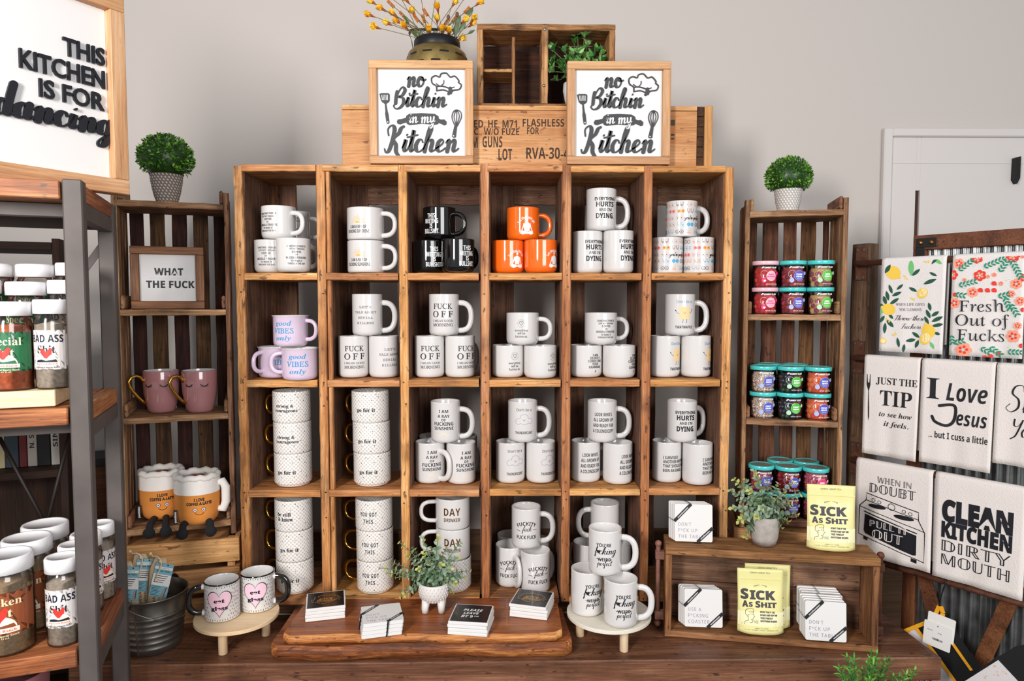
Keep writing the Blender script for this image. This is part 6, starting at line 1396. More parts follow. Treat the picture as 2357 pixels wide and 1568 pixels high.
for px, py, lb, sd, pa in ((512.5, 1435, 'eat glass heart mug with black handle, left one, handle to the left', -1, 3), (594, 1413, 'eat glass heart mug with black handle, beside the shelf, handle to the right', 1, 2)):
    e = at(px, py, Z=RZ_); X = at(px, py, e.y+.042).x; mug('ringed', 'glass', X, e.y+.043, RZ_, pa+10, lb, 'eat glass mugs on the pale riser', sd, -84 if sd < 0 else 80)
W3 = [(1351, 1424, 8), (1428, 1451, 5)]
pts = []
for px, py, pa in W3:
    e = at(px, py, Z=RZ_); X = at(px, py, e.y+.041).x; pts.append((X, e.y+.042, pa))
(xa, ya, pa), (xb, yb, pb) = pts; d = math.hypot(xa-xb, ya-yb)
if d < .0868: xb += .0868-d
mug('tall', 'weird', xa, ya, RZ_, pa+10, 'tall heart lettered mug on the whitewashed riser, lower left', 'heart lettered mugs on the riser', 1, 150)
mug('tall', 'weird', xb, yb, RZ_, pb, 'tall heart lettered mug on the whitewashed riser, lower right', 'heart lettered mugs on the riser', 1, 82)
xu = at(1393, 1265, (ya+yb)/2).x; mug('tall', 'weird', xu, (ya+yb)/2+.004, RZ_+TH, -8, 'tall heart lettered mug balanced on top of the other two', 'heart lettered mugs on the riser', 1, 88)

# live edge boards
def live(label, pts, z0, th, front, mats, seedv):
    """pts: front-left, front-right, back-right, back-left in world XY; the front edge keeps its bark line"""
    rnd = random.Random(seedv); n = 40; t = thing('live_edge_board', label, 'board', ((pts[0][0]+pts[1][0])/2, (pts[0][1]+pts[2][1])/2, z0), 0, 'live edge boards on the bench')
    fl, fr, br, bl = [Vector(p) for p in pts]; rows = []
    for i in range(n+1):
        u = i/n; f = fl.lerp(fr, u); b_ = bl.lerp(br, u); w = .004*math.sin(u*9+seedv)+.0025*math.sin(u*23+seedv*2)+.0012*rnd.uniform(-1, 1)
        if front:
            e = min(u, 1-u); w += .018*max(0, 1-e/.035)**2
        zz = .002*math.sin(u*14); rows.append([(f.x, f.y+w+.012, z0), (f.x, f.y+w+.002, z0+th*.25+zz), (f.x, f.y+w, z0+th*.62), (f.x, f.y+w+.005, z0+th*.9), (f.x, f.y+w+.009, z0+th), (b_.x, b_.y-.002, z0+th), (b_.x, b_.y, z0+th-.002), (b_.x, b_.y, z0)])
    vs = [p for r_ in rows for p in r_]; k = 8; fs = []; mi = []
    mb = MB(); bark = []; face = []
    for i in range(n):
        for j in range(k):
            a, b_ = i*k+j, i*k+(j+1) % k; (bark if j in (0, 1, 2, 3) else face).append((a, a+k, b_+k, b_))
    mb.add(vs, bark, 1, True); mb.add(vs, face+[tuple(range(k)), tuple(n*k+j for j in range(k-1, -1, -1))], 0)
    mb.build('plank', mats, t); return t
W_LIVE = wood('walnut_slab_X', '#4d2210', '#8a4a26', '#b06c3c', 'X', .6, .42, '#3a1b0e', .4, .12, vary=.05, coat=.1)
W_EDGE = wood('bark_edge_X', '#1d0d08', '#7d421f', '#c58446', 'X', .9, .6, '#160a07', .9, .5, vary=.05); W_EDGE2 = wood('bark_edge_light_X', '#4a2010', '#b06a35', '#dca766', 'X', .9, .6, '#2a120a', .5, .4, vary=.05)
L1, L2 = .039, .0245
fl = at(616, 1531, Z=BZ); fr = at(1316, 1508, Z=BZ); bl = at(662, 1428, Z=BZ+L1); br_ = at(1292, 1400, Z=BZ+L1)
yf = BFY+.004
live('larger live edge board lying on the bench under the other board', [(fl.x, yf), (fr.x, yf+.012), (br_.x, 1.868), (bl.x, 1.868)], BZ+.0008, L1, True, [W_LIVE, W_EDGE], 3)
z2 = BZ+.0008+L1+.0012; fl = at(648, 1488, Z=z2); fr = at(1296, 1484, Z=z2); bl = at(692, 1405, Z=z2+L2); br_ = at(1284, 1390, Z=z2+L2)
live('upper live edge walnut board carrying the coaster stacks', [(fl.x, fl.y), (fr.x, fr.y), (br_.x, 1.874), (bl.x, 1.874)], z2, L2, True, [W_LIVE, W_EDGE2], 5)
UZ = z2+L2+.0008

# coasters
M_TILE = plain('white_tile_edge', '#e0dedc', .5); M_TBLACK = plain('matte_black_tile', '#16151a', .35, coat=.2); M_RIBBON = plain('black_ribbon', '#0e0e10', .5); M_HOLO = plain('silver_print', '#9a93ad', .3, .3)
TS, TT = .1005, .0082
def tile_top(kind_, mb):
    if kind_ == 'give':
        p = P2().rect(-47, 47, -47, 47, 0).t('GIVE', 'rb', 5, 34, 10, 1).script('thanks', 0, -13, 9, 1, .1, .24, .25); rnd = random.Random(2)
        for i in range(60):
            a = 2*math.pi*i/60; r_ = 30+rnd.uniform(-4, 4); p.leaf(r_*1.12*math.cos(a), r_*.82*math.sin(a), 6, 1.8, math.degrees(a)+rnd.uniform(40, 140), 1)
    elif kind_ == 'leave':
        p = P2().rect(-47, 47, -47, 47, 0); 
        for s_, y, w, h, x in (('PLEASE', 17, 50, 12, 2), ('LEAVE', 0, 40, 12, 0), ('BY 9', -18, 30, 12, -8), ('PM', -16, 12, 6, 16)): p.t(s_, 'sbi', y, w, h, 2, x)
    else: return
    base = Matrix(((1, 0, 0, 0), (0, 0, 1, 0), (0, 1, 0, TT), (0, 0, 0, 1)))      # print lies on the tile's top
    lay = .00015
    for vs, fs, m in p.it: mb.add([(a*.001, b_*.001, TT+lay) for a, b_ in vs], fs, m+1); lay += .00002
def tile(kind_, loc, rz, label, group):
    key = ('tile', kind_)
    if key in JP: return dup(JP[key], loc, rz, label, group)
    mb = MB().box(-TS/2, TS/2, -TS/2, TS/2, 0, TT, 0, .0012); tile_top(kind_, mb)
    o = mb.build('coaster', [M_TILE, M_TBLACK, plain('gold_print', '#c99a45', .35, .6), M_WINK]); o.location = loc; o.rotation_euler = (0, 0, rz); tag(o, label, 'coaster', group); JP[key] = o; return o
def tstack(kind_, p0, p1, n, names, group, grow):
    a = at(*p0, Z=UZ); b_ = at(*p1, Z=UZ); d = (b_-a); ang = math.atan2(d.y, d.x); c = (a+b_)/2+Vector((-math.sin(ang), math.cos(ang), 0))*(TS/2)
    for i in range(n):
        tile(kind_ if i == n-1 else 'blank', (c.x+random.uniform(-.0012, .0012), c.y+random.uniform(-.0012, .0012), UZ+i*(TT+.0006)), ang+R(random.uniform(-1.5, 1.5)), names % (['bottom one', 'second from the bottom', 'third from the bottom', 'top one'][i if i < n-1 else 3]), group)
tstack('give', (698, 1434), (799, 1423), 4, 'square black and gold give coaster stack at the board left end, %s', 'loose give coasters, left stack', 1)
tstack('leave', (1024, 1461), (1127, 1468), 4, 'square please leave coaster stack at the middle of the board, %s', 'loose please leave coasters', 1)
tstack('give', (1168, 1419), (1264, 1430), 4, 'square black and gold give coaster stack at the board right end, %s', 'loose give coasters, right stack', 1)
def rsq(w, c, n=4):
    P = []
    for cx, cy, a0 in ((w/2-c, w/2-c, 0), (-w/2+c, w/2-c, 90), (-w/2+c, -w/2+c, 180), (w/2-c, -w/2+c, 270)):
        for i in range(n+1): a = R(a0+90*i/n); P.append((cx+c*math.cos(a), cy+c*math.sin(a)))
    return P
def coaster_set(label, M, lines, fan=(.0045, .004), cut=False):
    """four tiles tied with a printed ribbon; local: face on XZ towards -Y, tiles behind fan out to the left and up"""
    loc, q, _ = M.decompose(); t = thing('coaster_set', label, 'coasters', loc, 0, 'ribboned coaster sets', rot=q.to_euler())
    w = .1; th = .0085
    for i in range(4):
        MB().prism(rsq(w, .0045), th, 0, Matrix.Translation((-fan[0]*i, i*(th+.0006), fan[1]*i))).build('coaster', M_TILE, t, False)
    mb = MB(); p = P2()
    for s_, y, wd in lines: p.t(s_, 'sr', y, wd, 9, 0, -40, 'L', space=1.25)
    p.flat(mb, Matrix.Identity(4), [0], off=.0002); mb.build('lettering', M_HOLO, t, False)
    D = 4*(th+.0006)
    def strip(a, b_, wd):
        rb = MB(); a, b_ = Vector(a), Vector(b_); d = (b_-a).normalized(); n_ = Vector((-d.y, d.x))*wd/2; y = -.0009
        rb.add([(*(a+n_)[:1], y, (a+n_).y), (*(a-n_)[:1], y, (a-n_).y), (*(b_-n_)[:1], y, (b_-n_).y), (*(b_+n_)[:1], y, (b_+n_).y)], [(0, 1, 2, 3)], 0)
        for e in (a, b_):                                             # over the edge and back along the sides
            k = (-fan[0]*3.3, fan[1]*3.3) if e is a or True else (0, 0)
            rb.add([((e+n_).x, y, (e+n_).y), ((e-n_).x, y, (e-n_).y), ((e-n_).x+k[0], D+.0006, (e-n_).y+k[1]), ((e+n_).x+k[0], D+.0006, (e+n_).y+k[1])], [(0, 1, 2, 3)], 0)
        ln = (b_-a).length*1000; pr_ = P2().t('versatilecoasters', 'sb', 0, ln*.6, wd*430, 1); ang = math.atan2(d.y, d.x)
        for vs, fs, _ in pr_.it:
            c, s_ = math.cos(ang), math.sin(ang); m_ = (a+b_)/2; rb.add([(m_.x+(x*c-z*s_)*.001, y-.0002, m_.y+(x*s_+z*c)*.001) for x, z in vs], fs, 1)
        rb.build('ribbon', [M_RIBBON, M_WINK], t, False)
    strip((-.0505, .004), (-.006, .0505), .0085); strip((.010, -.0505), (.0505, -.012), .0085)
    return t
DT = [("DON'T", -4, 34), ('F*CK UP', -20, 50), ('THE TABLE', -36, 66)]; UC = [('USE A', -4, 34), ('F*CKING', -20, 52), ('COASTER', -36, 56)]
a = at(836, 1472, Z=UZ); b_ = at(930, 1460, Z=UZ); ang = math.atan2(b_.y-a.y, b_.x-a.x); c = (a+b_)/2+Vector((-math.sin(ang), math.cos(ang), 0))*.05
coaster_set('white ribboned coaster set lying flat on the live edge board', Matrix.Translation((c.x, c.y, UZ+.0376)) @ Matrix.Rotation(ang, 4, 'Z') @ Matrix.Rotation(R(-90), 4, 'X'), DT, (.0015, -.001))

# small footed pot with eucalyptus
EUC = [plain('eucalyptus_a', '#8ea58a', .55, noise=.12, nscale=80), plain('eucalyptus_b', '#6f8f6c', .55, noise=.12, nscale=80), plain('eucalyptus_c', '#b7bd6a', .55), plain('eucalyptus_d', '#a7bba4', .55), plain('euc_stem', '#6a7a4a', .6)]
def eucalyptus(t, base, tips, L=.016, name='foliage', spread=.018):
    m = MB(); wi = t.matrix_basis.inverted()
    for e in tips:
        e = wi @ Vector(e); s0 = Vector(base)+Vector((random.uniform(-1, 1), random.uniform(-1, 1), 0))*spread; mid = (s0+e)/2+Vector((0, 0, .018)); N_ = 9; pts = []
        for i in range(N_+1): u = i/N_; pts.append(s0*(1-u)**2+mid*2*u*(1-u)+e*u*u)
        m.tube(pts, .0009, 5, 4)
        for i in range(2, N_+1):
            d = (pts[i]-pts[i-1]).normalized(); o_ = d.orthogonal().normalized(); o_ = Matrix.Rotation(i*1.57+random.uniform(-.4, .4), 3, d) @ o_; sc = L*(1.15-.55*i/N_)*random.uniform(.85, 1.15); mm_ = random.choice((0, 0, 1, 1, 3)) if i < N_-1 else random.choice((2, 2, 0))
            for s_ in (-1, 1): m.leaf(pts[i], o_*s_+d*.45, d+Vector((0, -.3, .3)), sc, sc*.85, mm_, .12, 3, .8)
    m.build(name, EUC, t, False)
fp = at(997, 1412, Z=UZ); t = thing('potted_eucalyptus', 'eucalyptus plant in a white pot with four feet on the live edge board', 'plant', (fp.x, fp.y+.022, UZ), 0)
m = MB().lathe([(0, .022), (.015, .022), (.03, .03), (.0395, .045), (.0415, .06), (.0395, .075), (.038, .078), (.036, .076), (.037, .06), (0, .05)], 40)
for j in range(6):
    for i in range(26):
        a = 2*math.pi*(i+.5*(j % 2))/26; z = .034+j*.0072; r_ = [.033, .0375, .040, .0412, .0412, .0405][j]; m.blob((r_*math.sin(a), -r_*math.cos(a), z), .0026, 0, 6, (.55, .55, 1.3), Matrix.Rotation(a, 3, 'Z') @ Matrix.Rotation(R(20), 3, 'Y'))
m.build('pot', plain('white_carved_pot', '#d9d4d0', .5), t, False)
for sx in (-1, 1):
    for sy in (-1, 1): MB().tube([(sx*.020, sy*.016, .032), (sx*.022, sy*.018, .012), (sx*.022, sy*.018, .0005)], [.011, .0095, .0088], 12).build('foot', MATS['white_carved_pot'], t, False)
tips = [(x+random.uniform(-3, 3), y) for x, y in ((918, 1250), (975, 1238), (1010, 1235), (935, 1280), (900, 1295), (878, 1308), (910, 1330), (930, 1360), (925, 1375), (950, 1262), (990, 1262), (1030, 1262), (1058, 1250), (1055, 1285), (1080, 1315), (1065, 1330), (1045, 1365), (1020, 1300), (985, 1300), (960, 1310), (1000, 1340), (1040, 1310), (965, 1340), (995, 1375), (945, 1320), (1015, 1280), (1050, 1345), (890, 1320), (1025, 1335), (975, 1275))]
eucalyptus(t, (0, 0, .07), [at(x, y, fp.y+.022+random.uniform(-.055, .03)) for x, y in tips], .017)

# ------------------------------------------------------------------ open box on the right of the bench
bl_ = at(1530, 1466, Z=BZ+.001); br_ = at(2021, 1504, Z=BZ+.001); xd_ = (br_-bl_); BW = xd_.length; bang = math.atan2(xd_.y, xd_.x); XB = Vector((bl_.x, bl_.y, BZ+.001))
bh = at(1530, 1259, bl_.y).z-BZ-.001; BD = .104; T = .0165
t = thing('open_box', 'open fronted brown wooden box with iron pipe handles on the bench', 'box', XB, bang)
W_BOX = [wood('rustic_box_'+a, '#3f2412', '#875a34', '#b4835a', a, .9, .7, '#2a170c', .5, .35, vary=.1) for a in 'XYZ']
def PB(mb, n, m): return mb.build(n, m, t, False)
PB(MB().rough_box(0, BW, 0, BD, bh-.021, bh, 'X', 0, .0003, 14), 'top_board', W_BOX[0]); PB(MB().rough_box(0, BW, 0, BD, 0, T, 'X', 0, .0003, 14), 'bottom_board', W_BOX[0])
for a in (0, BW-T): PB(MB().rough_box(a, a+T, 0.0005, BD-.001, T+.0008, bh-.0218, 'Z', 0, .0003, 8), 'end_board', W_BOX[2])
hb = (bh-.0215-T)/2
for k in range(2): PB(MB().box(T+.0005, BW-T-.0005, BD-.012, BD-.001, T+.001+k*hb, T+k*hb+hb-.0008), 'back_board', W_INNER[0])
for sx in (-1, 1):
    m = MB(); x = -.017 if sx < 0 else BW+.017; y = .045 if sx < 0 else .05
    m.tube([(x, y, .022), (x, y, bh-.012)], .0062, 12)
    for z in (.016, bh-.008): m.blob((x, y, z), .0095, 0, 12)
    for z in (.040, bh-.038): m.box(min(x-.009*sx, x-.0165*sx), max(x-.0002*sx, x-.0165*sx, x+.009*sx), y-.0095, y+.0095, z-.011, z+.011, 0, .001) if False else m.box(min(x-.0165*sx, x+.008*sx), max(x-.0165*sx, x+.008*sx), y-.0095, y+.0095, z-.011, z+.011, 0, .001)
    PB(m, 'pipe_handle', M_RUST if sx > 0 else plain('rose_rust_iron', '#8a5f50', .7, .2, noise=.2, nscale=60))
def BX(x, y, z): c, s_ = math.cos(bang), math.sin(bang); return XB+Vector((x*c-y*s_, x*s_+y*c, z))
def xbox(px, y, z): return solve(lambda x: BX(x, y, z), px, 0, BW)
zi, zo = T+.0042, bh+.0042
def up_set(label, px, y, z, lines, tilt, rz, fan):
    p = BX(xbox(px, y, z+.05), y, z); coaster_set(label, Matrix.Translation(p) @ Matrix.Rotation(bang+R(rz), 4, 'Z') @ Matrix.Rotation(R(-tilt), 4, 'X') @ Matrix.Translation((0, 0, .0505)), lines, fan)
up_set('upright ribboned coaster set standing on top of the open box', 1597, .036, zo+.0006, DT, 6, 4, (.0038, .0008))
up_set('ribboned coaster set reading use a coaster, inside the open box', 1620, .024, zi+.0016, UC, 7, 4, (.0040, .0010))
up_set('ribboned coaster set inside the open box, right front', 1902, -.003, zi+.0016, DT, 6, 0, (.0022, .0030))
up_set('ribboned coaster set inside the open box, behind another set', 1893, .047, zi+.0016, DT, 3, 0, (.0022, .0030))

# tea pouches
M_POUCH = plain('lemon_pouch', '#e6df9a', .38, coat=.15); M_POUCHL = plain('lemon_pouch_label', '#efeabb', .45); M_BROWNI = plain('dark_plum_ink', '#3a333b', .5)
def pouch(label, p, rz, tilt, group='yellow tea pouches'):
    key = 'pouch'
    if key in JP: return dup(JP[key], p, 0, label, group, rot=(R(-tilt), 0, rz))
    t = thing('tea_pouch', label, 'pouch', p, 0, group, rot=(R(-tilt), 0, rz)); W, H = .118, .168; nx, nz = 16, 20; vs = []; fs = []
    def thick(u, v): e = (1-abs(2*u-1)**4); return .0012+.017*e*max(0, 1-v/.72)**.8*(1 if v > .02 else .9)
    for side in (-1, 1):
        for i in range(nz+1):
            v = i/nz
            for j in range(nx+1):
                u = j/nx; w = W*(1-.02*math.sin(math.pi*v)); x = (u-.5)*w; d = thick(u, v); z = H*v+(.004*abs(2*u-1)**2 if v < .06 else 0); vs.append((x, side*d+.0004*math.sin(u*21+v*9), z))
    S_ = (nx+1)*(nz+1)
    for i in range(nz):
        for j in range(nx): a = i*(nx+1)+j; fs.append((a, a+1, a+nx+2, a+nx+1)); fs.append((S_+a+nx+1, S_+a+nx+2, S_+a+1, S_+a))
    for i in range(nz): a = i*(nx+1); fs.append((a+nx+1, S_+a+nx+1, S_+a, a)); a += nx; fs.append((a, S_+a, S_+a+nx+1, a+nx+1))
    for j in range(nx): fs.append((j+1, j, S_+j, S_+j+1)); a = nz*(nx+1)+j; fs.append((a, a+1, S_+a+1, S_+a))
    mb = MB().add(vs, fs, 0, True)
    q = P2().poly([(-58, 22), (58, 22), (58, 58), (-58, 58)], 1).t('DAMN GREAT TEA', 'sr', 157, 50, 4, 2).t('IMPROPER', 'rb', 124, 34, 4, 2, arc=60).t('S', 'sb', 102, 20, 24, 2, -41, bold=.035).t('ICK', 'sb', 100, 66, 21, 2, 5, bold=.035).t('A', 'sb', 77, 15, 15, 2, -40, bold=.035).t('S', 'sb', 76, 10, 11, 2, -26, bold=.035).t('S', 'sb', 77, 13, 15, 2, -8, bold=.035).t('HIT', 'sb', 76, 40, 12, 2, 20, bold=.035)
    for i, s_ in enumerate(('STAY THE F*CK', 'HOME AND SIP ON', 'THIS THROAT', 'SOOTHING BLEND.')): q.t(s_, 'sb', 58-i*7.5, 2.9*len(s_), 4, 2, -3, 'L', bold=.06)
    q.line([(-42, 25), (-41, 33), (-33, 36), (-35, 46), (-40, 52), (-38, 62), (-26, 66), (-20, 64), (-20, 58), (-31, 57)], 1, 2).line([(-21, 58), (-20, 50), (-17, 46), (-20, 44), (-21, 40), (-26, 38), (-22, 36), (-24, 31), (-30, 30)], 1, 2).line([(-30, 50), (-34, 50), (-33, 45)], .9, 2).line([(-26, 52), (-22, 52)], 1, 2).ring(-12, 33, 2.4, .8, 2, 12)
    for i in range(8): a = i*math.pi/4; q.line([(-12+3.2*math.cos(a), 33+3.2*math.sin(a)), (-12+4.8*math.cos(a), 33+4.8*math.sin(a))], .7, 2)
    for i in range(3): q.line([(-20, 36-i*1.6), (-16, 35-i*2)], .6, 2)
    q.t('HERBAL TEA / TISANE', 'sr', 17, 34, 2.4, 2).t('1.6 OZ - 15 CUPS / TASSES - CAFFEINE FREE', 'sr', 12.5, 84, 2.4, 2)
    lay = .0004
    for V, T_, m in q.tris(8):
        mb.add([(a*.001, -thick(min(max(a/118+.5, 0), 1), b_/168)-lay, b_*.001) for a, b_ in V], T_, m); lay += .000004
    mb.build('pouch_body', [M_POUCH, M_POUCHL, M_BROWNI], t, False)
    s_ = MB().box(-.058, .058, -.0026, .0026, .139, .1415, 0, .0008); s_.build('zip_seal', M_POUCH, t, False); JP[key] = t; return t
yy = .034; pouch('yellow tea pouch standing on top of the open box', BX(xbox(1913, yy, zo+.06), yy, zo+.0012), bang+R(-2), 4)
yy = .006; pouch('yellow tea pouch inside the open box, front one', BX(xbox(1753, yy, zi+.06), yy+.012, zi+.0012), bang+R(3), 5)
yy = .058; pouch('yellow tea pouch inside the open box, half hidden behind the front pouch', BX(xbox(1767, yy, zi+.06), yy, zi+.0012), bang+R(2), 4)

# eucalyptus on the box
yy = .062; e = BX(xbox(1759, yy, zo+.03), yy, zo-.002); t = thing('potted_eucalyptus', 'eucalyptus plant in a rough grey pot on top of the open box', 'plant', e, 0)
MB().lathe([(0, .002), (.026, .002), (.029, 0), (.035, .02), (.038, .05), (.0375, .074), (.0365, .078), (.034, .077), (.034, .055), (0, .05)], 40).build('pot', plain('rough_grey_pot', '#aaa29b', .9, noise=.15, nscale=60, bump=.6), t, False)
tips = [(x, y) for x, y in ((1690, 1105), (1680, 1130), (1700, 1150), (1685, 1170), (1715, 1105), (1740, 1100), (1735, 1085), (1765, 1100), (1790, 1115), (1825, 1112), (1840, 1140), (1820, 1160), (1835, 1185), (1815, 1200), (1800, 1215), (1720, 1215), (1715, 1235), (1760, 1130), (1735, 1145), (1780, 1150), (1750, 1170), (1710, 1185), (1795, 1180), (1770, 1200), (1740, 1190), (1805, 1135), (1725, 1130), (1775, 1215), (1700, 1200))]
eucalyptus(t, (0, 0, .068), [at(x, y, e.y+random.uniform(-.055, .03)) for x, y in tips], .0185)

# feathery green plant on a stool in front of the bench
g = at(2010, 1568, 1.50); t = thing('wooden_stool', 'low wooden stool just below the picture in front of the bench', 'stool', (g.x, 1.50, 0), 0)
sz = .33; MB().lathe([(0, sz-.025), (.12, sz-.025), (.122, sz-.02), (.122, sz-.003), (.12, sz), (0, sz)], 40, 0, False).build('seat', W_RAIL[0], t, False)
for k in range(3): a = k*2.094+.4; MB().tube([(.13*math.sin(a), -.13*math.cos(a), 0), (.085*math.sin(a), -.085*math.cos(a), sz-.026)], .013, 10).build('leg', W_RAIL[2], t, False)
t = thing('feathery_plant', 'bright green feathery plant at the bottom right in front of the bench', 'plant', (g.x, 1.50, sz+.0012), 0)
MB().lathe([(0, .002), (.045, .002), (.048, 0), (.06, .06), (.068, .11), (.066, .113), (.064, .11), (.058, .08), (0, .075)], 36).build('pot', plain('clay_grey_pot', '#7a7069', .8), t, False)
m = MB(); GS = [plain('fern_a', '#3f8a2a', .5), plain('fern_b', '#67b53c', .5), plain('fern_c', '#2c6b28', .5)]
for x, y in ((1932, 1540), (1950, 1515), (1966, 1520), (1985, 1545), (2005, 1506), (2018, 1508), (2035, 1525), (2045, 1522), (1945, 1560), (1975, 1565), (1995, 1530), (2025, 1550), (2085, 1555), (2105, 1545), (2070, 1562), (1958, 1545), (2010, 1530), (2055, 1560)):
    e = at(x, y, 1.5+random.uniform(-.05, .05))-Vector((g.x, 1.5, sz+.0012)); s0 = Vector((random.uniform(-.03, .03), random.uniform(-.03, .03), .08)); N_ = 16; mid = (s0+e)/2+Vector((0, 0, .03)); P_ = [s0*(1-i/N_)**2+mid*2*(i/N_)*(1-i/N_)+e*(i/N_)**2 for i in range(N_+1)]
    m.tube(P_, .0012, 5, 2)
    for i in range(3, N_+1):
        d = (P_[i]-P_[i-1]).normalized(); u = d.orthogonal()
        for k in range(4): o_ = Matrix.Rotation(i*.9+k*1.57, 3, d) @ u; m.leaf(P_[i], d*.9+o_*.8, d, .019*random.uniform(.7, 1.1), .0045, random.choice((0, 1, 1, 2)), .1, 2)
m.build('foliage', GS, t, False)

# ------------------------------------------------------------------ aprons hanging at the end of the rack
def RP(px, py, off): s_ = sq(px, off); return QP(s_, zq(s_, py, off), off)
M_BLKCLOTH = plain('black_canvas', '#131215', .9, bump=.3, nscale=200); M_YEL = plain('yellow_tape', '#f0a819', .8, bump=.3, nscale=200); M_WCLOTH = plain('white_canvas', '#d9d5d6', .9, bump=.3, nscale=200)
def sheet(mb, pxs, off, m, th=.0016):
    P_ = [RP(x, y, off) for x, y in pxs]; n = len(P_); Q_ = [p-QN*th for p in P_]
    mb.add(P_+Q_, [tuple(range(n)), tuple(range(2*n-1, n-1, -1))]+[((i+1) % n, i, i+n, (i+1) % n+n) for i in range(n)], m)
t = thing('apron', 'black and white apron with yellow edging hanging from the lowest rod', 'apron', RP(2190, 1330, .03), 0)
mb = MB(); sheet(mb, [(2128, 1445), (2185, 1400), (2240, 1480), (2290, 1545), (2330, 1640), (2310, 1720), (2200, 1720), (2160, 1500)], .036, 0); mb.build('apron_body', M_BLKCLOTH, t)
mb = MB(); sheet(mb, [(2092, 1466), (2127, 1447), (2226, 1570), (2290, 1700), (2120, 1720), (2085, 1560)], .039, 0)
lt = P2().t('r', 'rbi', 0, 9, 12, 1); Mx = frame_matrix(RP(2133, 1490, .0398), (RP(2150, 1490, .0398)-RP(2120, 1490, .0398)), -QN); lt.flat(mb, Mx, [0, 1]); lt = P2().script('Sweet &', 0, 0, 18, 1, .08, .2, .2); Mx = frame_matrix(RP(2160, 1572, .0398), RP(2172, 1560, .0398)-RP(2130, 1585, .0398), -QN); lt.flat(mb, Mx, [0, 1]); mb.build('printed_panel', [M_WCLOTH, M_INK], t)
mb = MB()
def tape(pxs, off, w=.0085):
    P_ = [RP(x, y, off) for x, y in pxs]
    for a, b_ in zip(P_, P_[1:]):
        d = (b_-a).normalized(); s_ = d.cross(QN).normalized()*w/2; o = QN*-.0012; mb.add([a+s_, a-s_, b_-s_, b_+s_, a+s_+o, a-s_+o, b_-s_+o, b_+s_+o], [(0, 1, 2, 3), (7, 6, 5, 4), (0, 3, 7, 4), (2, 1, 5, 6)], 0)
tape([(2080, 1466), (2105, 1452), (2135, 1440), (2168, 1427), (2180, 1396)], .0415, .010); tape([(2184, 1396), (2190, 1412), (2182, 1436), (2168, 1428)], .043, .011); tape([(2128, 1446), (2180, 1512), (2226, 1572), (2292, 1705)], .042); tape([(2178, 1432), (2212, 1478), (2262, 1544)], .0415, .0075)
mb.build('yellow_binding', M_YEL, t)
MB().tube([RP(2181, 1396, .040), RP(2184, 1372, .042), RP(2192, 1348, .0525), RP(2193, 1328, .0525), QP(sq(2193, ROFF), RODZ[3]+.0105, ROFF), QP(sq(2195, ROFF), RODZ[3]+.003, ROFF-.011), RP(2190, 1352, .045), RP(2184, 1374, .036)], .0016, 7).build('cord_loop', plain('black_cord', '#0e0d0d', .7), t)
def card(px0, py0, off, rot_, printed):
    Mx = frame_matrix(RP(px0, py0, off), QD, -QN) @ Matrix.Rotation(R(rot_), 4, 'Y'); c = MB().prism([(a*.62, b_*.62) for a, b_ in rsq(.108, .006)], .0007, 0, Mx)
    if printed:
        p = P2().dot(0, 26, 1.5, 1, 10).t('ITEM NO.', 'sb', 10, 13, 2.2, 1, -18).t('23768', 'sb', 8, 10, 2, 1, 6); rnd = random.Random(1); x = -11
        while x < 13: w = rnd.choice((.5, .8, 1.3)); p.rect(x, x+w, -14, -8, 1); x += w+rnd.choice((.5, .8, 1.2))
        p.flat(c, Mx, [0, 1])
    c.build('price_card', [M_CARDW, M_INK], t)
card(2186, 1445, .0445, 4, False); card(2178, 1464, .047, 3, True)
t = thing('apron', 'black apron with a yellow dotted white panel, at the bottom right corner', 'apron', RP(2350, 1500, .09), 0)
mb = MB(); sheet(mb, [(2220, 1600), (2290, 1532), (2360, 1490), (2440, 1470), (2440, 1700), (2230, 1700)], .088, 0); mb.build('apron_body', M_BLKCLOTH, t)
mb = MB(); sheet(mb, [(2246, 1569), (2323, 1520), (2375, 1572), (2420, 1640), (2330, 1690)], .0905, 0); dt = P2(); rnd = random.Random(6)
for i in range(26): dt.dot(rnd.uniform(-22, 34), rnd.uniform(-60, 4), rnd.uniform(.9, 1.9), 1, 8)
dt.flat(mb, frame_matrix(RP(2318, 1535, .0911), QD, -QN), [0, 1]); mb.build('printed_panel', [M_WCLOTH, M_YEL], t)

# ------------------------------------------------------------------ steel framed shelf unit on the left
UA = R(19.5); UO = Vector((at(205, 900, 1.30).x, 1.30, 0)); UX = Vector((math.cos(UA), math.sin(UA), 0)); UY = Vector((-math.sin(UA), math.cos(UA), 0))
def UP3(x, y, z): return UO+UX*x+UY*y+Vector((0, 0, z))            # x to the right along the front (0 at the right corner), y to the back
UD = .325; UW = .95; tb = .033
M_U = frame_matrix(UO, UX, UY)
ztop = at(205, 418, 1.30).z; zmid = at(163, 932.6, 1.315).z; zlow = at(163, 1479, 1.315).z; zbot = zlow-.30
t = thing('shelf_unit', 'grey steel framed shelf unit with thick plank shelves holding seasoning bottles', 'shelf unit', UO, UA)
for x in (-tb, -UW):
    for y in (0, UD-tb): MB().box(x, x+tb, y, y+tb, 0, ztop+.004 if y == 0 else ztop-.002, 0, .0025, M_U).build('upright', M_STEEL, t)
W_UNIT = [wood('shelf_plank_'+a, '#4b2413', '#9a5a34', '#c98a58', a, .8, .5, '#4a4a40', .35, .15, vary=.12) for a in 'XYZ']
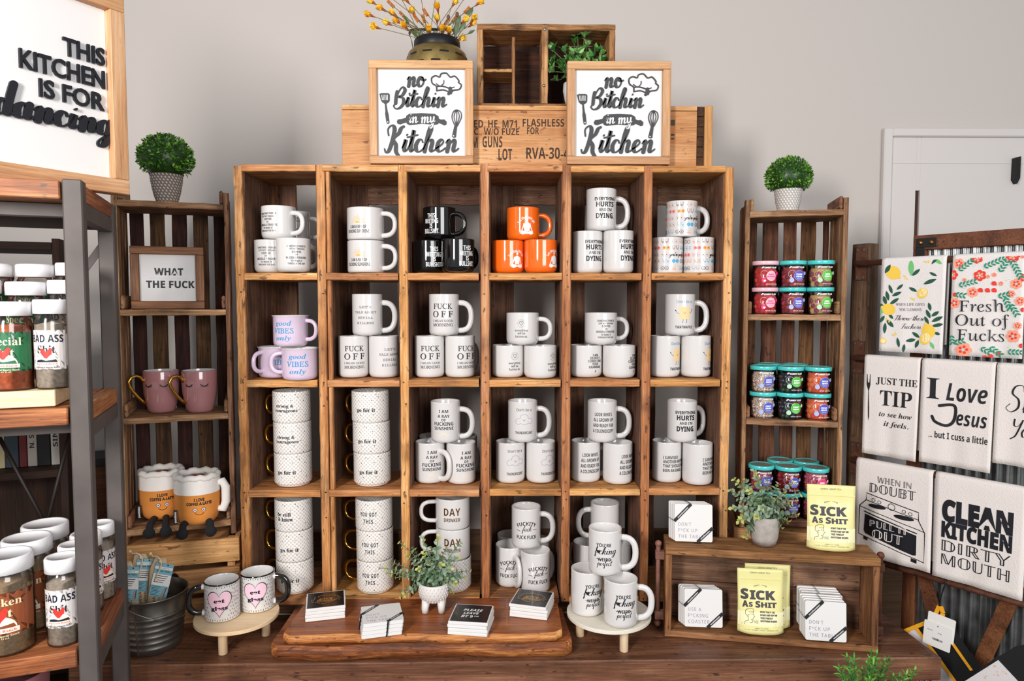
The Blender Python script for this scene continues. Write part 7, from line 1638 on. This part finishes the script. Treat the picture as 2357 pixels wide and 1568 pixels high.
for k, z in enumerate((ztop, zmid, zlow, zbot)):
    n = 3; x0 = -UW+tb+.001; x1 = -tb-.001; y0, y1 = -.004, UD+.002
    cuts = [x0, x0+.30, x0+.58, x1] if k % 2 else [x0, x0+.40, x0+.70, x1]
    rz = M_U
    for i in range(3):
        a, b_ = cuts[i], cuts[i+1]-.0015
        w = (y1-y0)/3
        for j in range(3): MB().box(a, b_, y0+j*w, y0+(j+1)*w-.0008, z-.034, z-random.uniform(0, .0012), 0, .002, M_U).build('plank', W_UNIT[0], t)
    MB().box(x1+.0015, -.0045, tb+.001, UD-tb-.001, z-.034, z, 0, .002, M_U).build('plank', W_UNIT[1], t)
    for a in (-tb+.004, -UW+.004): MB().box(a, a+.025, tb+.0006, UD-tb-.0006, z-.066, z-.0348, 0, .001, M_U).build('side_rail', M_STEEL, t)
    for y in (.065, UD-tb+.004): MB().box(-UW+tb+.0006, -tb-.0006, y, y+.024, z-.060, z-.0348, 0, .001, M_U).build('cross_rail', M_STEEL, t)
def strap(p0, p1, y, w=.018):
    a = M_U @ Vector((p0[0], y, p0[1])); b_ = M_U @ Vector((p1[0], y, p1[1])); d = (b_-a).normalized(); Mx = Matrix.Translation(a) @ Matrix((d, UY, d.cross(UY))).transposed().to_4x4()
    MB().box(0, (b_-a).length, -.0015, .0015, -w/2, w/2, 0, .0005, Mx).build('brace_strap', M_STEEL, t)
strap((-UW+.02, zlow+.02), (-.2, zmid-.05), UD-.006); strap((-.55, zlow+.02), (-.02, ztop-.08), UD-.002, .016)
# crossed thin rods between the lower shelves
for p0, p1 in (((-.26, zmid-.045), (-.10, zlow+.02)), ((-.09, zmid-.045), (-.19, zlow+.02))):
    MB().tube([M_U @ Vector((p0[0], UD-.018, p0[1])), M_U @ Vector((p1[0], UD-.024, p1[1]))], .0045, 8).build('brace_rod', M_DARKMETAL, t)

# seasoning bottles
M_CAP = plain('white_plastic_cap', '#e9e8ea', .35); M_SHELL = clear('frosted_plastic', '#f3efea', .05, .12)
BOT = {  # radius, height, powder, label colour, words colour, words
 'special': (.034, .166, '#b5603a', '#1e6a3f', '#f3e6c2', ('Special', 'Shit')), 'bad': (.0295, .170, '#a39a90', '#d9d3d2', '#141a2c', ('BAD ASS', 'Shit')), 'chicken': (.0435, .184, '#9a8468', '#8f4a26', '#f0dcb0', ('Chicken', 'Shit'))}
SP = {}
def bottle(kd, p, rz, label, group):
    key = kd
    if key in SP: return dup(SP[key], p, rz, label, group)
    rr, H, pw, lc, tc_, wd = BOT[kd]; t = thing('seasoning_bottle', label, 'bottle', p, rz, group); ch = H*.165; bh_ = H-ch
    m = MB().lathe([(0, .0008), (rr-.004, .0008), (rr-.001, 0), (rr, .004), (rr-.0008, .016), (rr, .019), (rr, bh_-.016), (rr-.002, bh_-.006), (rr-.005, bh_)], 44, 0)
    k = rr*1000*2*.95; z0 = H*1000*.22; z1 = H*1000*.66; p2 = P2().rect(-rr*1000*1.5, rr*1000*1.5, z0, z1, 0).raise_(.0002)
    if kd == 'bad': p2.t(wd[0], 'sb', z1-16, k*1.06, 14, 1).t(wd[1], 'rb', z1-36, k*.55, 15, 1)
    else: p2.t(wd[0], 'rb', z1-17, k*.92, 15, 1).t(wd[1], 'rb', z1-38, k*.55, 16, 1)
    cy = z0+14; s_ = k/62
    p2.poly([(22*s_*math.cos(math.pi*i/12), cy+17*s_*math.sin(math.pi*i/12)) for i in range(13)], 3).raise_(.0003)
    p2.poly([(-21*s_, cy), (21*s_, cy), (18*s_, cy+6*s_), (6*s_, cy+4*s_), (0, cy+1), (-8*s_, cy+6*s_), (-18*s_, cy+5*s_)], 4 if kd != 'bad' else 1).rect(-25*s_, 25*s_, cy-7*s_, cy, 3).raise_(.0004)
    p2.t('Big Cock Ranch', 'rb', cy-3.4*s_, 42*s_, 3.6*s_, 2).t('A Division of Bigacity Ranch', 'rb', cy-10.5*s_, 48*s_, 3*s_, 1).t('NET WT 13 OZ', 'rb', cy-14.5*s_, 24*s_, 2*s_, 1)
    p2.poly([(a*s_, cy+8*s_+b_*s_) for a, b_ in ((-2, 0), (2, 0), (5, 4), (10, 9), (10.5, 15), (12.5, 18), (9, 22), (6, 20), (5, 13), (1, 11), (-3, 14), (-5, 20), (-10, 21), (-13, 17), (-9, 16), (-9, 9))], 2)
    p2.wrap(m, lambda z: rr, [1, 2, 3, 4, 5], off=.0003, seg=4)
    m.build('bottle_body', [M_SHELL, plain('label_'+kd, lc, .5), plain('words_'+kd, tc_, .5), plain('rooster_red', '#e8352b', .5), plain('label_cream', '#f1e8d6', .5), plain('field_'+kd, lc, .5)], t, False)
    MB().lathe([(0, .0025), (rr-.003, .0025), (rr-.0012, .006), (rr-.0014, bh_*.86), (0, bh_*.9)], 32, 0).build('seasoning', plain('powder_'+kd, pw, .95, noise=.28, nscale=170), t, False)
    c = MB().lathe([(rr-.001, bh_+.0004), (rr+.0006, bh_+.001), (rr+.0006, H-.003), (rr-.0012, H), (rr-.006, H), (rr-.0065, H-.0012), (0, H-.0012)], 44, 0); c.build('cap', M_CAP, t, False); SP[key] = t; return t
def ux(px, y, z): return solve(lambda x: UP3(x, y, z), px, -1.4, .3)
gq = 'seasoning bottles on the middle shelf'; STEP = [(.012, .088, .032), (.092, .168, .071), (.172, .298, .110)]
t = thing('stepped_riser', 'light wooden stepped riser under the upper seasoning bottles', 'display riser', UP3(-.4, .15, zmid), UA)
W_RISE = [wood('light_pine_'+a, '#d8b483', '#e8cca3', '#f3dfc0', a, .8, .55, None, 0, .08, vary=.04) for a in 'XYZ']
xr_ = -.058
for i, (ya, yb, h) in enumerate(STEP):
    MB().box(-UW+.06, xr_, ya, yb, zmid+h-.014 if i else zmid+.0012, zmid+h, 0, .0015, M_U).build('step', W_RISE[0], t)
    if i: MB().box(-UW+.06, xr_, yb-.016, yb-.002, zmid+.0012, zmid+h-.0145, 0, .001, M_U).build('step_support', W_RISE[0], t); MB().box(xr_-.014, xr_, ya, yb-.0165, zmid+.0012, zmid+h-.0145, 0, .001, M_U).build('step_side', W_RISE[2], t)
for row, lst in enumerate(([('special', 27, 'green labelled seasoning bottle, lowest front step'), ('bad', 121, 'white labelled bad seasoning bottle, lowest front step, beside the green label')],
                           [('bad', -36, 'bottle at the picture edge on the second step'), ('special', 63, 'white capped orange seasoning bottle on the second step'), ('bad', 152, 'white capped grey seasoning bottle on the second step')],
                           [('special', -14, 'bottle at the picture edge on the highest step'), ('special', 84, 'white capped orange seasoning bottle on the highest step'), ('bad', 168, 'white capped grey seasoning bottle half behind the upright, highest step')])):
    ya, yb, h = STEP[row]; y = (ya+yb)/2 if row < 2 else ya+.045
    for kd, px, lb in lst: p = UP3(ux(px, y, zmid+h+.08), y, zmid+h+.0008); bottle(kd, p, UA-R(8), lb, gq)
gl = 'seasoning bottles on the lower shelf'
for i, (px, y) in enumerate(((14, .053), (62, .148), (104, .238))):
    z = zlow+.0012; bottle('chicken', UP3(min(ux(px, y, z+.17), -.02), y, z), UA-R(4), ['brown labelled chicken seasoning bottle, front of the lower shelf', 'brown labelled seasoning bottle, second from the front of the lower shelf', 'brown labelled seasoning bottle, third from the front of the lower shelf'][i], gl)
for i, (px, y) in enumerate(((143, .045), (172, .115), (198, .183), (228, .25))):
    z = zlow+.0012; bottle('bad', UP3(ux(px, y, z+.16), y, z), UA+(R(-4) if i == 0 else R(32)), 'white labelled bad seasoning bottle, lower shelf, %s' % ['front one', 'second from the front', 'third from the front', 'rearmost, by the rear upright'][i], gl)

# the tall sign leaning on top of the unit
sr = at(299, 430, 1.47); sdir = Vector((.534, .845, 0)).normalized(); SW, SHh = .56, .405
zs = ztop+.0014; ang = math.atan2(sdir.y, sdir.x); p = Vector((sr.x, 1.47, 0))-sdir*SW/2
t, M, P = framed('wooden_sign', 'tall framed kitchen sign for dancing standing on top of the steel shelf unit', 'sign', p.x, p.y, zs, SW, SHh, ang, .030, .035, W_SIGN, M_WHITE2, rec=.020)
Mw = t.matrix_basis @ M; Mi = Mw.inverted()
def on_sign(px, py):
    d = FW+RT*((px-1178.5)/FPX)-UP*((py-784)/FPX); o = Mi @ CAM; d = Mi.to_3x3() @ d; k = -o.y/d.y; return ((o.x+d.x*k)*1000, (o.z+d.z*k)*1000)
a = P2()
for s_, l0, l1, top, bot in (('THIS', (142, 88), (238, 110), 0, 40), ('KITCHEN', (41, 112), (238, 163), 0, 42), ('IS FOR', (87, 182), (237, 215), 0, 40)):
    x0, zt0 = on_sign(*l0); x1, zt1 = on_sign(*l1); _, zb0 = on_sign(l0[0], l0[1]+bot); _, zb1 = on_sign(l1[0], l1[1]+bot)
    h = (zt0-zb0+zt1-zb1)/2; yc = (zt0+zb0+zt1+zb1)/4; a.t(s_, 's', yc, abs(x1-x0), h, 0, (x0+x1)/2, bold=.018)
x0, b0 = on_sign(-8, 268); x1, b1 = on_sign(250, 296); wd = 6.0; sc = (x1-x0)/wd
a.script('dancing', (x0+x1)/2, (b0+b1)/2-4, 27, 0, .14, .42, .12, wx=sc/27)
mb = MB(); a.flat(mb, M, [0], off=.0001, depth=.006); P(mb, 'lettering', M_BLACK)

# small things on and under the unit
cz_ = zlow+.0012; xq = -.33
t = thing('product_box', 'navy blue carton with a yellow top behind the bottles on the lower shelf', 'box', UP3(xq, .25, cz_), UA+R(8))
hB = .215
MB().box(-.05, .05, -.035, .035, 0, hB, 0, .0012).build('carton', plain('navy_card', '#1a2140', .5), t, False); MB().box(-.051, .051, -.036, .036, hB+.0002, hB+.006, 0, .001).build('carton_lid', plain('yellow_card', '#d9b92a', .5), t, False)
q = P2().rect(-45, 45, 20, 190, 0); m = MB(); q.flat(m, Matrix.Translation((.0502, 0, 0)) @ Matrix.Rotation(R(90), 4, 'Z') @ Matrix.Scale(.7, 4, (1, 0, 0)), [0]); m.build('side_label', plain('grey_card', '#9a9a98', .6), t, False)
pp_ = at(42, 1535, 1.27); zz = zbot+.0012; t = thing('flower_pot', 'dusty pink round pot on the shelf below the seasoning bottles', 'pot', UP3(ux(30, .10, zz+.15), .10, zz), 0)
hp_ = max(.08, at(48, 1532, 1.36).z-zz); MB().lathe([(0, .003), (.044, .003), (.048, 0), (.060, hp_*.5), (.0635, hp_-.012), (.0635, hp_-.002), (.0625, hp_), (.059, hp_), (.058, hp_-.012), (.053, hp_*.4), (0, .012)], 48).build('pot_body', plain('dusty_pink_clay', '#8f5a60', .7), t, False)
t = thing('metal_bracket', 'small rusty metal bracket standing behind the back row of seasoning bottles', 'bracket', UP3(ux(24, .305, zmid+.2), .305, zmid+.0008), UA)
MB().box(-.022, .022, -.006, .006, 0, .006).box(-.004, .004, -.004, .004, .0065, .255, 0, .001, Matrix.Rotation(R(-2), 4, 'Y')).build('bracket_arm', M_RUST, t, False)
MB().lathe([(0, -.012), (.010, -.012), (.010, .012), (0, .012)], 18, 0, False, Matrix.Translation((-.004, 0, .25)) @ Matrix.Rotation(R(90), 4, 'X')).build('bracket_knob', M_DARKMETAL, t, False)

# dim furniture behind the unit
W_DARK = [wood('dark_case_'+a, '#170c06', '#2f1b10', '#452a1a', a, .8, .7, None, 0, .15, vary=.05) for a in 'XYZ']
bc = at(146, 800, 1.80); t = thing('bookcase', 'dark wooden bookcase with books in the dim corner behind the steel shelf unit', 'bookcase', (bc.x, 1.80, 0), UA)
Mb = frame_matrix((bc.x, 1.80, 0), UX, UY); zt_ = 1.665
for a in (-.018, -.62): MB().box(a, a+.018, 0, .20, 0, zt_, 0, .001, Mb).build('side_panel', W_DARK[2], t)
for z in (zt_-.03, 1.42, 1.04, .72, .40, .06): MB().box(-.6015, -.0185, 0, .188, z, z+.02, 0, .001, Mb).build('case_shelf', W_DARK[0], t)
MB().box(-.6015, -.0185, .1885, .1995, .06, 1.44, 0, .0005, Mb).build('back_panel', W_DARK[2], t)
bcol = [('#d8d2c8', 'pale'), ('#1c1a1c', 'black'), ('#bdb6aa', 'grey'), ('#6b2320', 'red'), ('#30404a', 'blue'), ('#c9b98e', 'tan')]
x = -.03
for i in range(14):
    w = random.choice((.018, .022, .03)); h = random.uniform(.2, .26); c, nm = bcol[i % 6]; p = Mb @ Vector((x-w/2, .06, 1.0612))
    o = MB().box(-w/2+.0006, w/2-.0006, 0, .115, 0, h, 0, .001); mats = [plain('book_'+nm, c, .6)]
    if i in (0, 2): q = P2().t('SINCLAIR' if i == 0 else 'N. SINCLAIR', 'sb', 0, 120, 11, 0); q.it = [([(-b_, a+110) for a, b_ in v], f, m_) for v, f, m_ in q.it]; q.flat(o, Matrix.Identity(4), [1]); mats.append(M_INK)
    o = o.build('book', mats); o.location = p; o.rotation_euler = (0, 0, UA); tag(o, '%s spined book on the dim bookcase, %s from its near end' % (nm, ['first', 'second', 'third', 'fourth', 'fifth', 'sixth', 'seventh', 'eighth', 'ninth', 'tenth', 'eleventh', 'twelfth', 'thirteenth', 'fourteenth'][i]), 'book', 'books on the dim bookcase'); x -= w+.0008
q = at(238, 1065, 2.14); t = thing('low_cabinet', 'brown cabinet with a black top seen between the steel uprights', 'cabinet', (q.x, 2.16, 0), R(32))
zc = at(262, 1052, 2.16).z
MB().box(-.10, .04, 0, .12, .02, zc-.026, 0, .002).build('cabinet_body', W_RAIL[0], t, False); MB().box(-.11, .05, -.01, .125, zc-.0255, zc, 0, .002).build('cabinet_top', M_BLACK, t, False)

bpy.data.scenes.remove(LET)
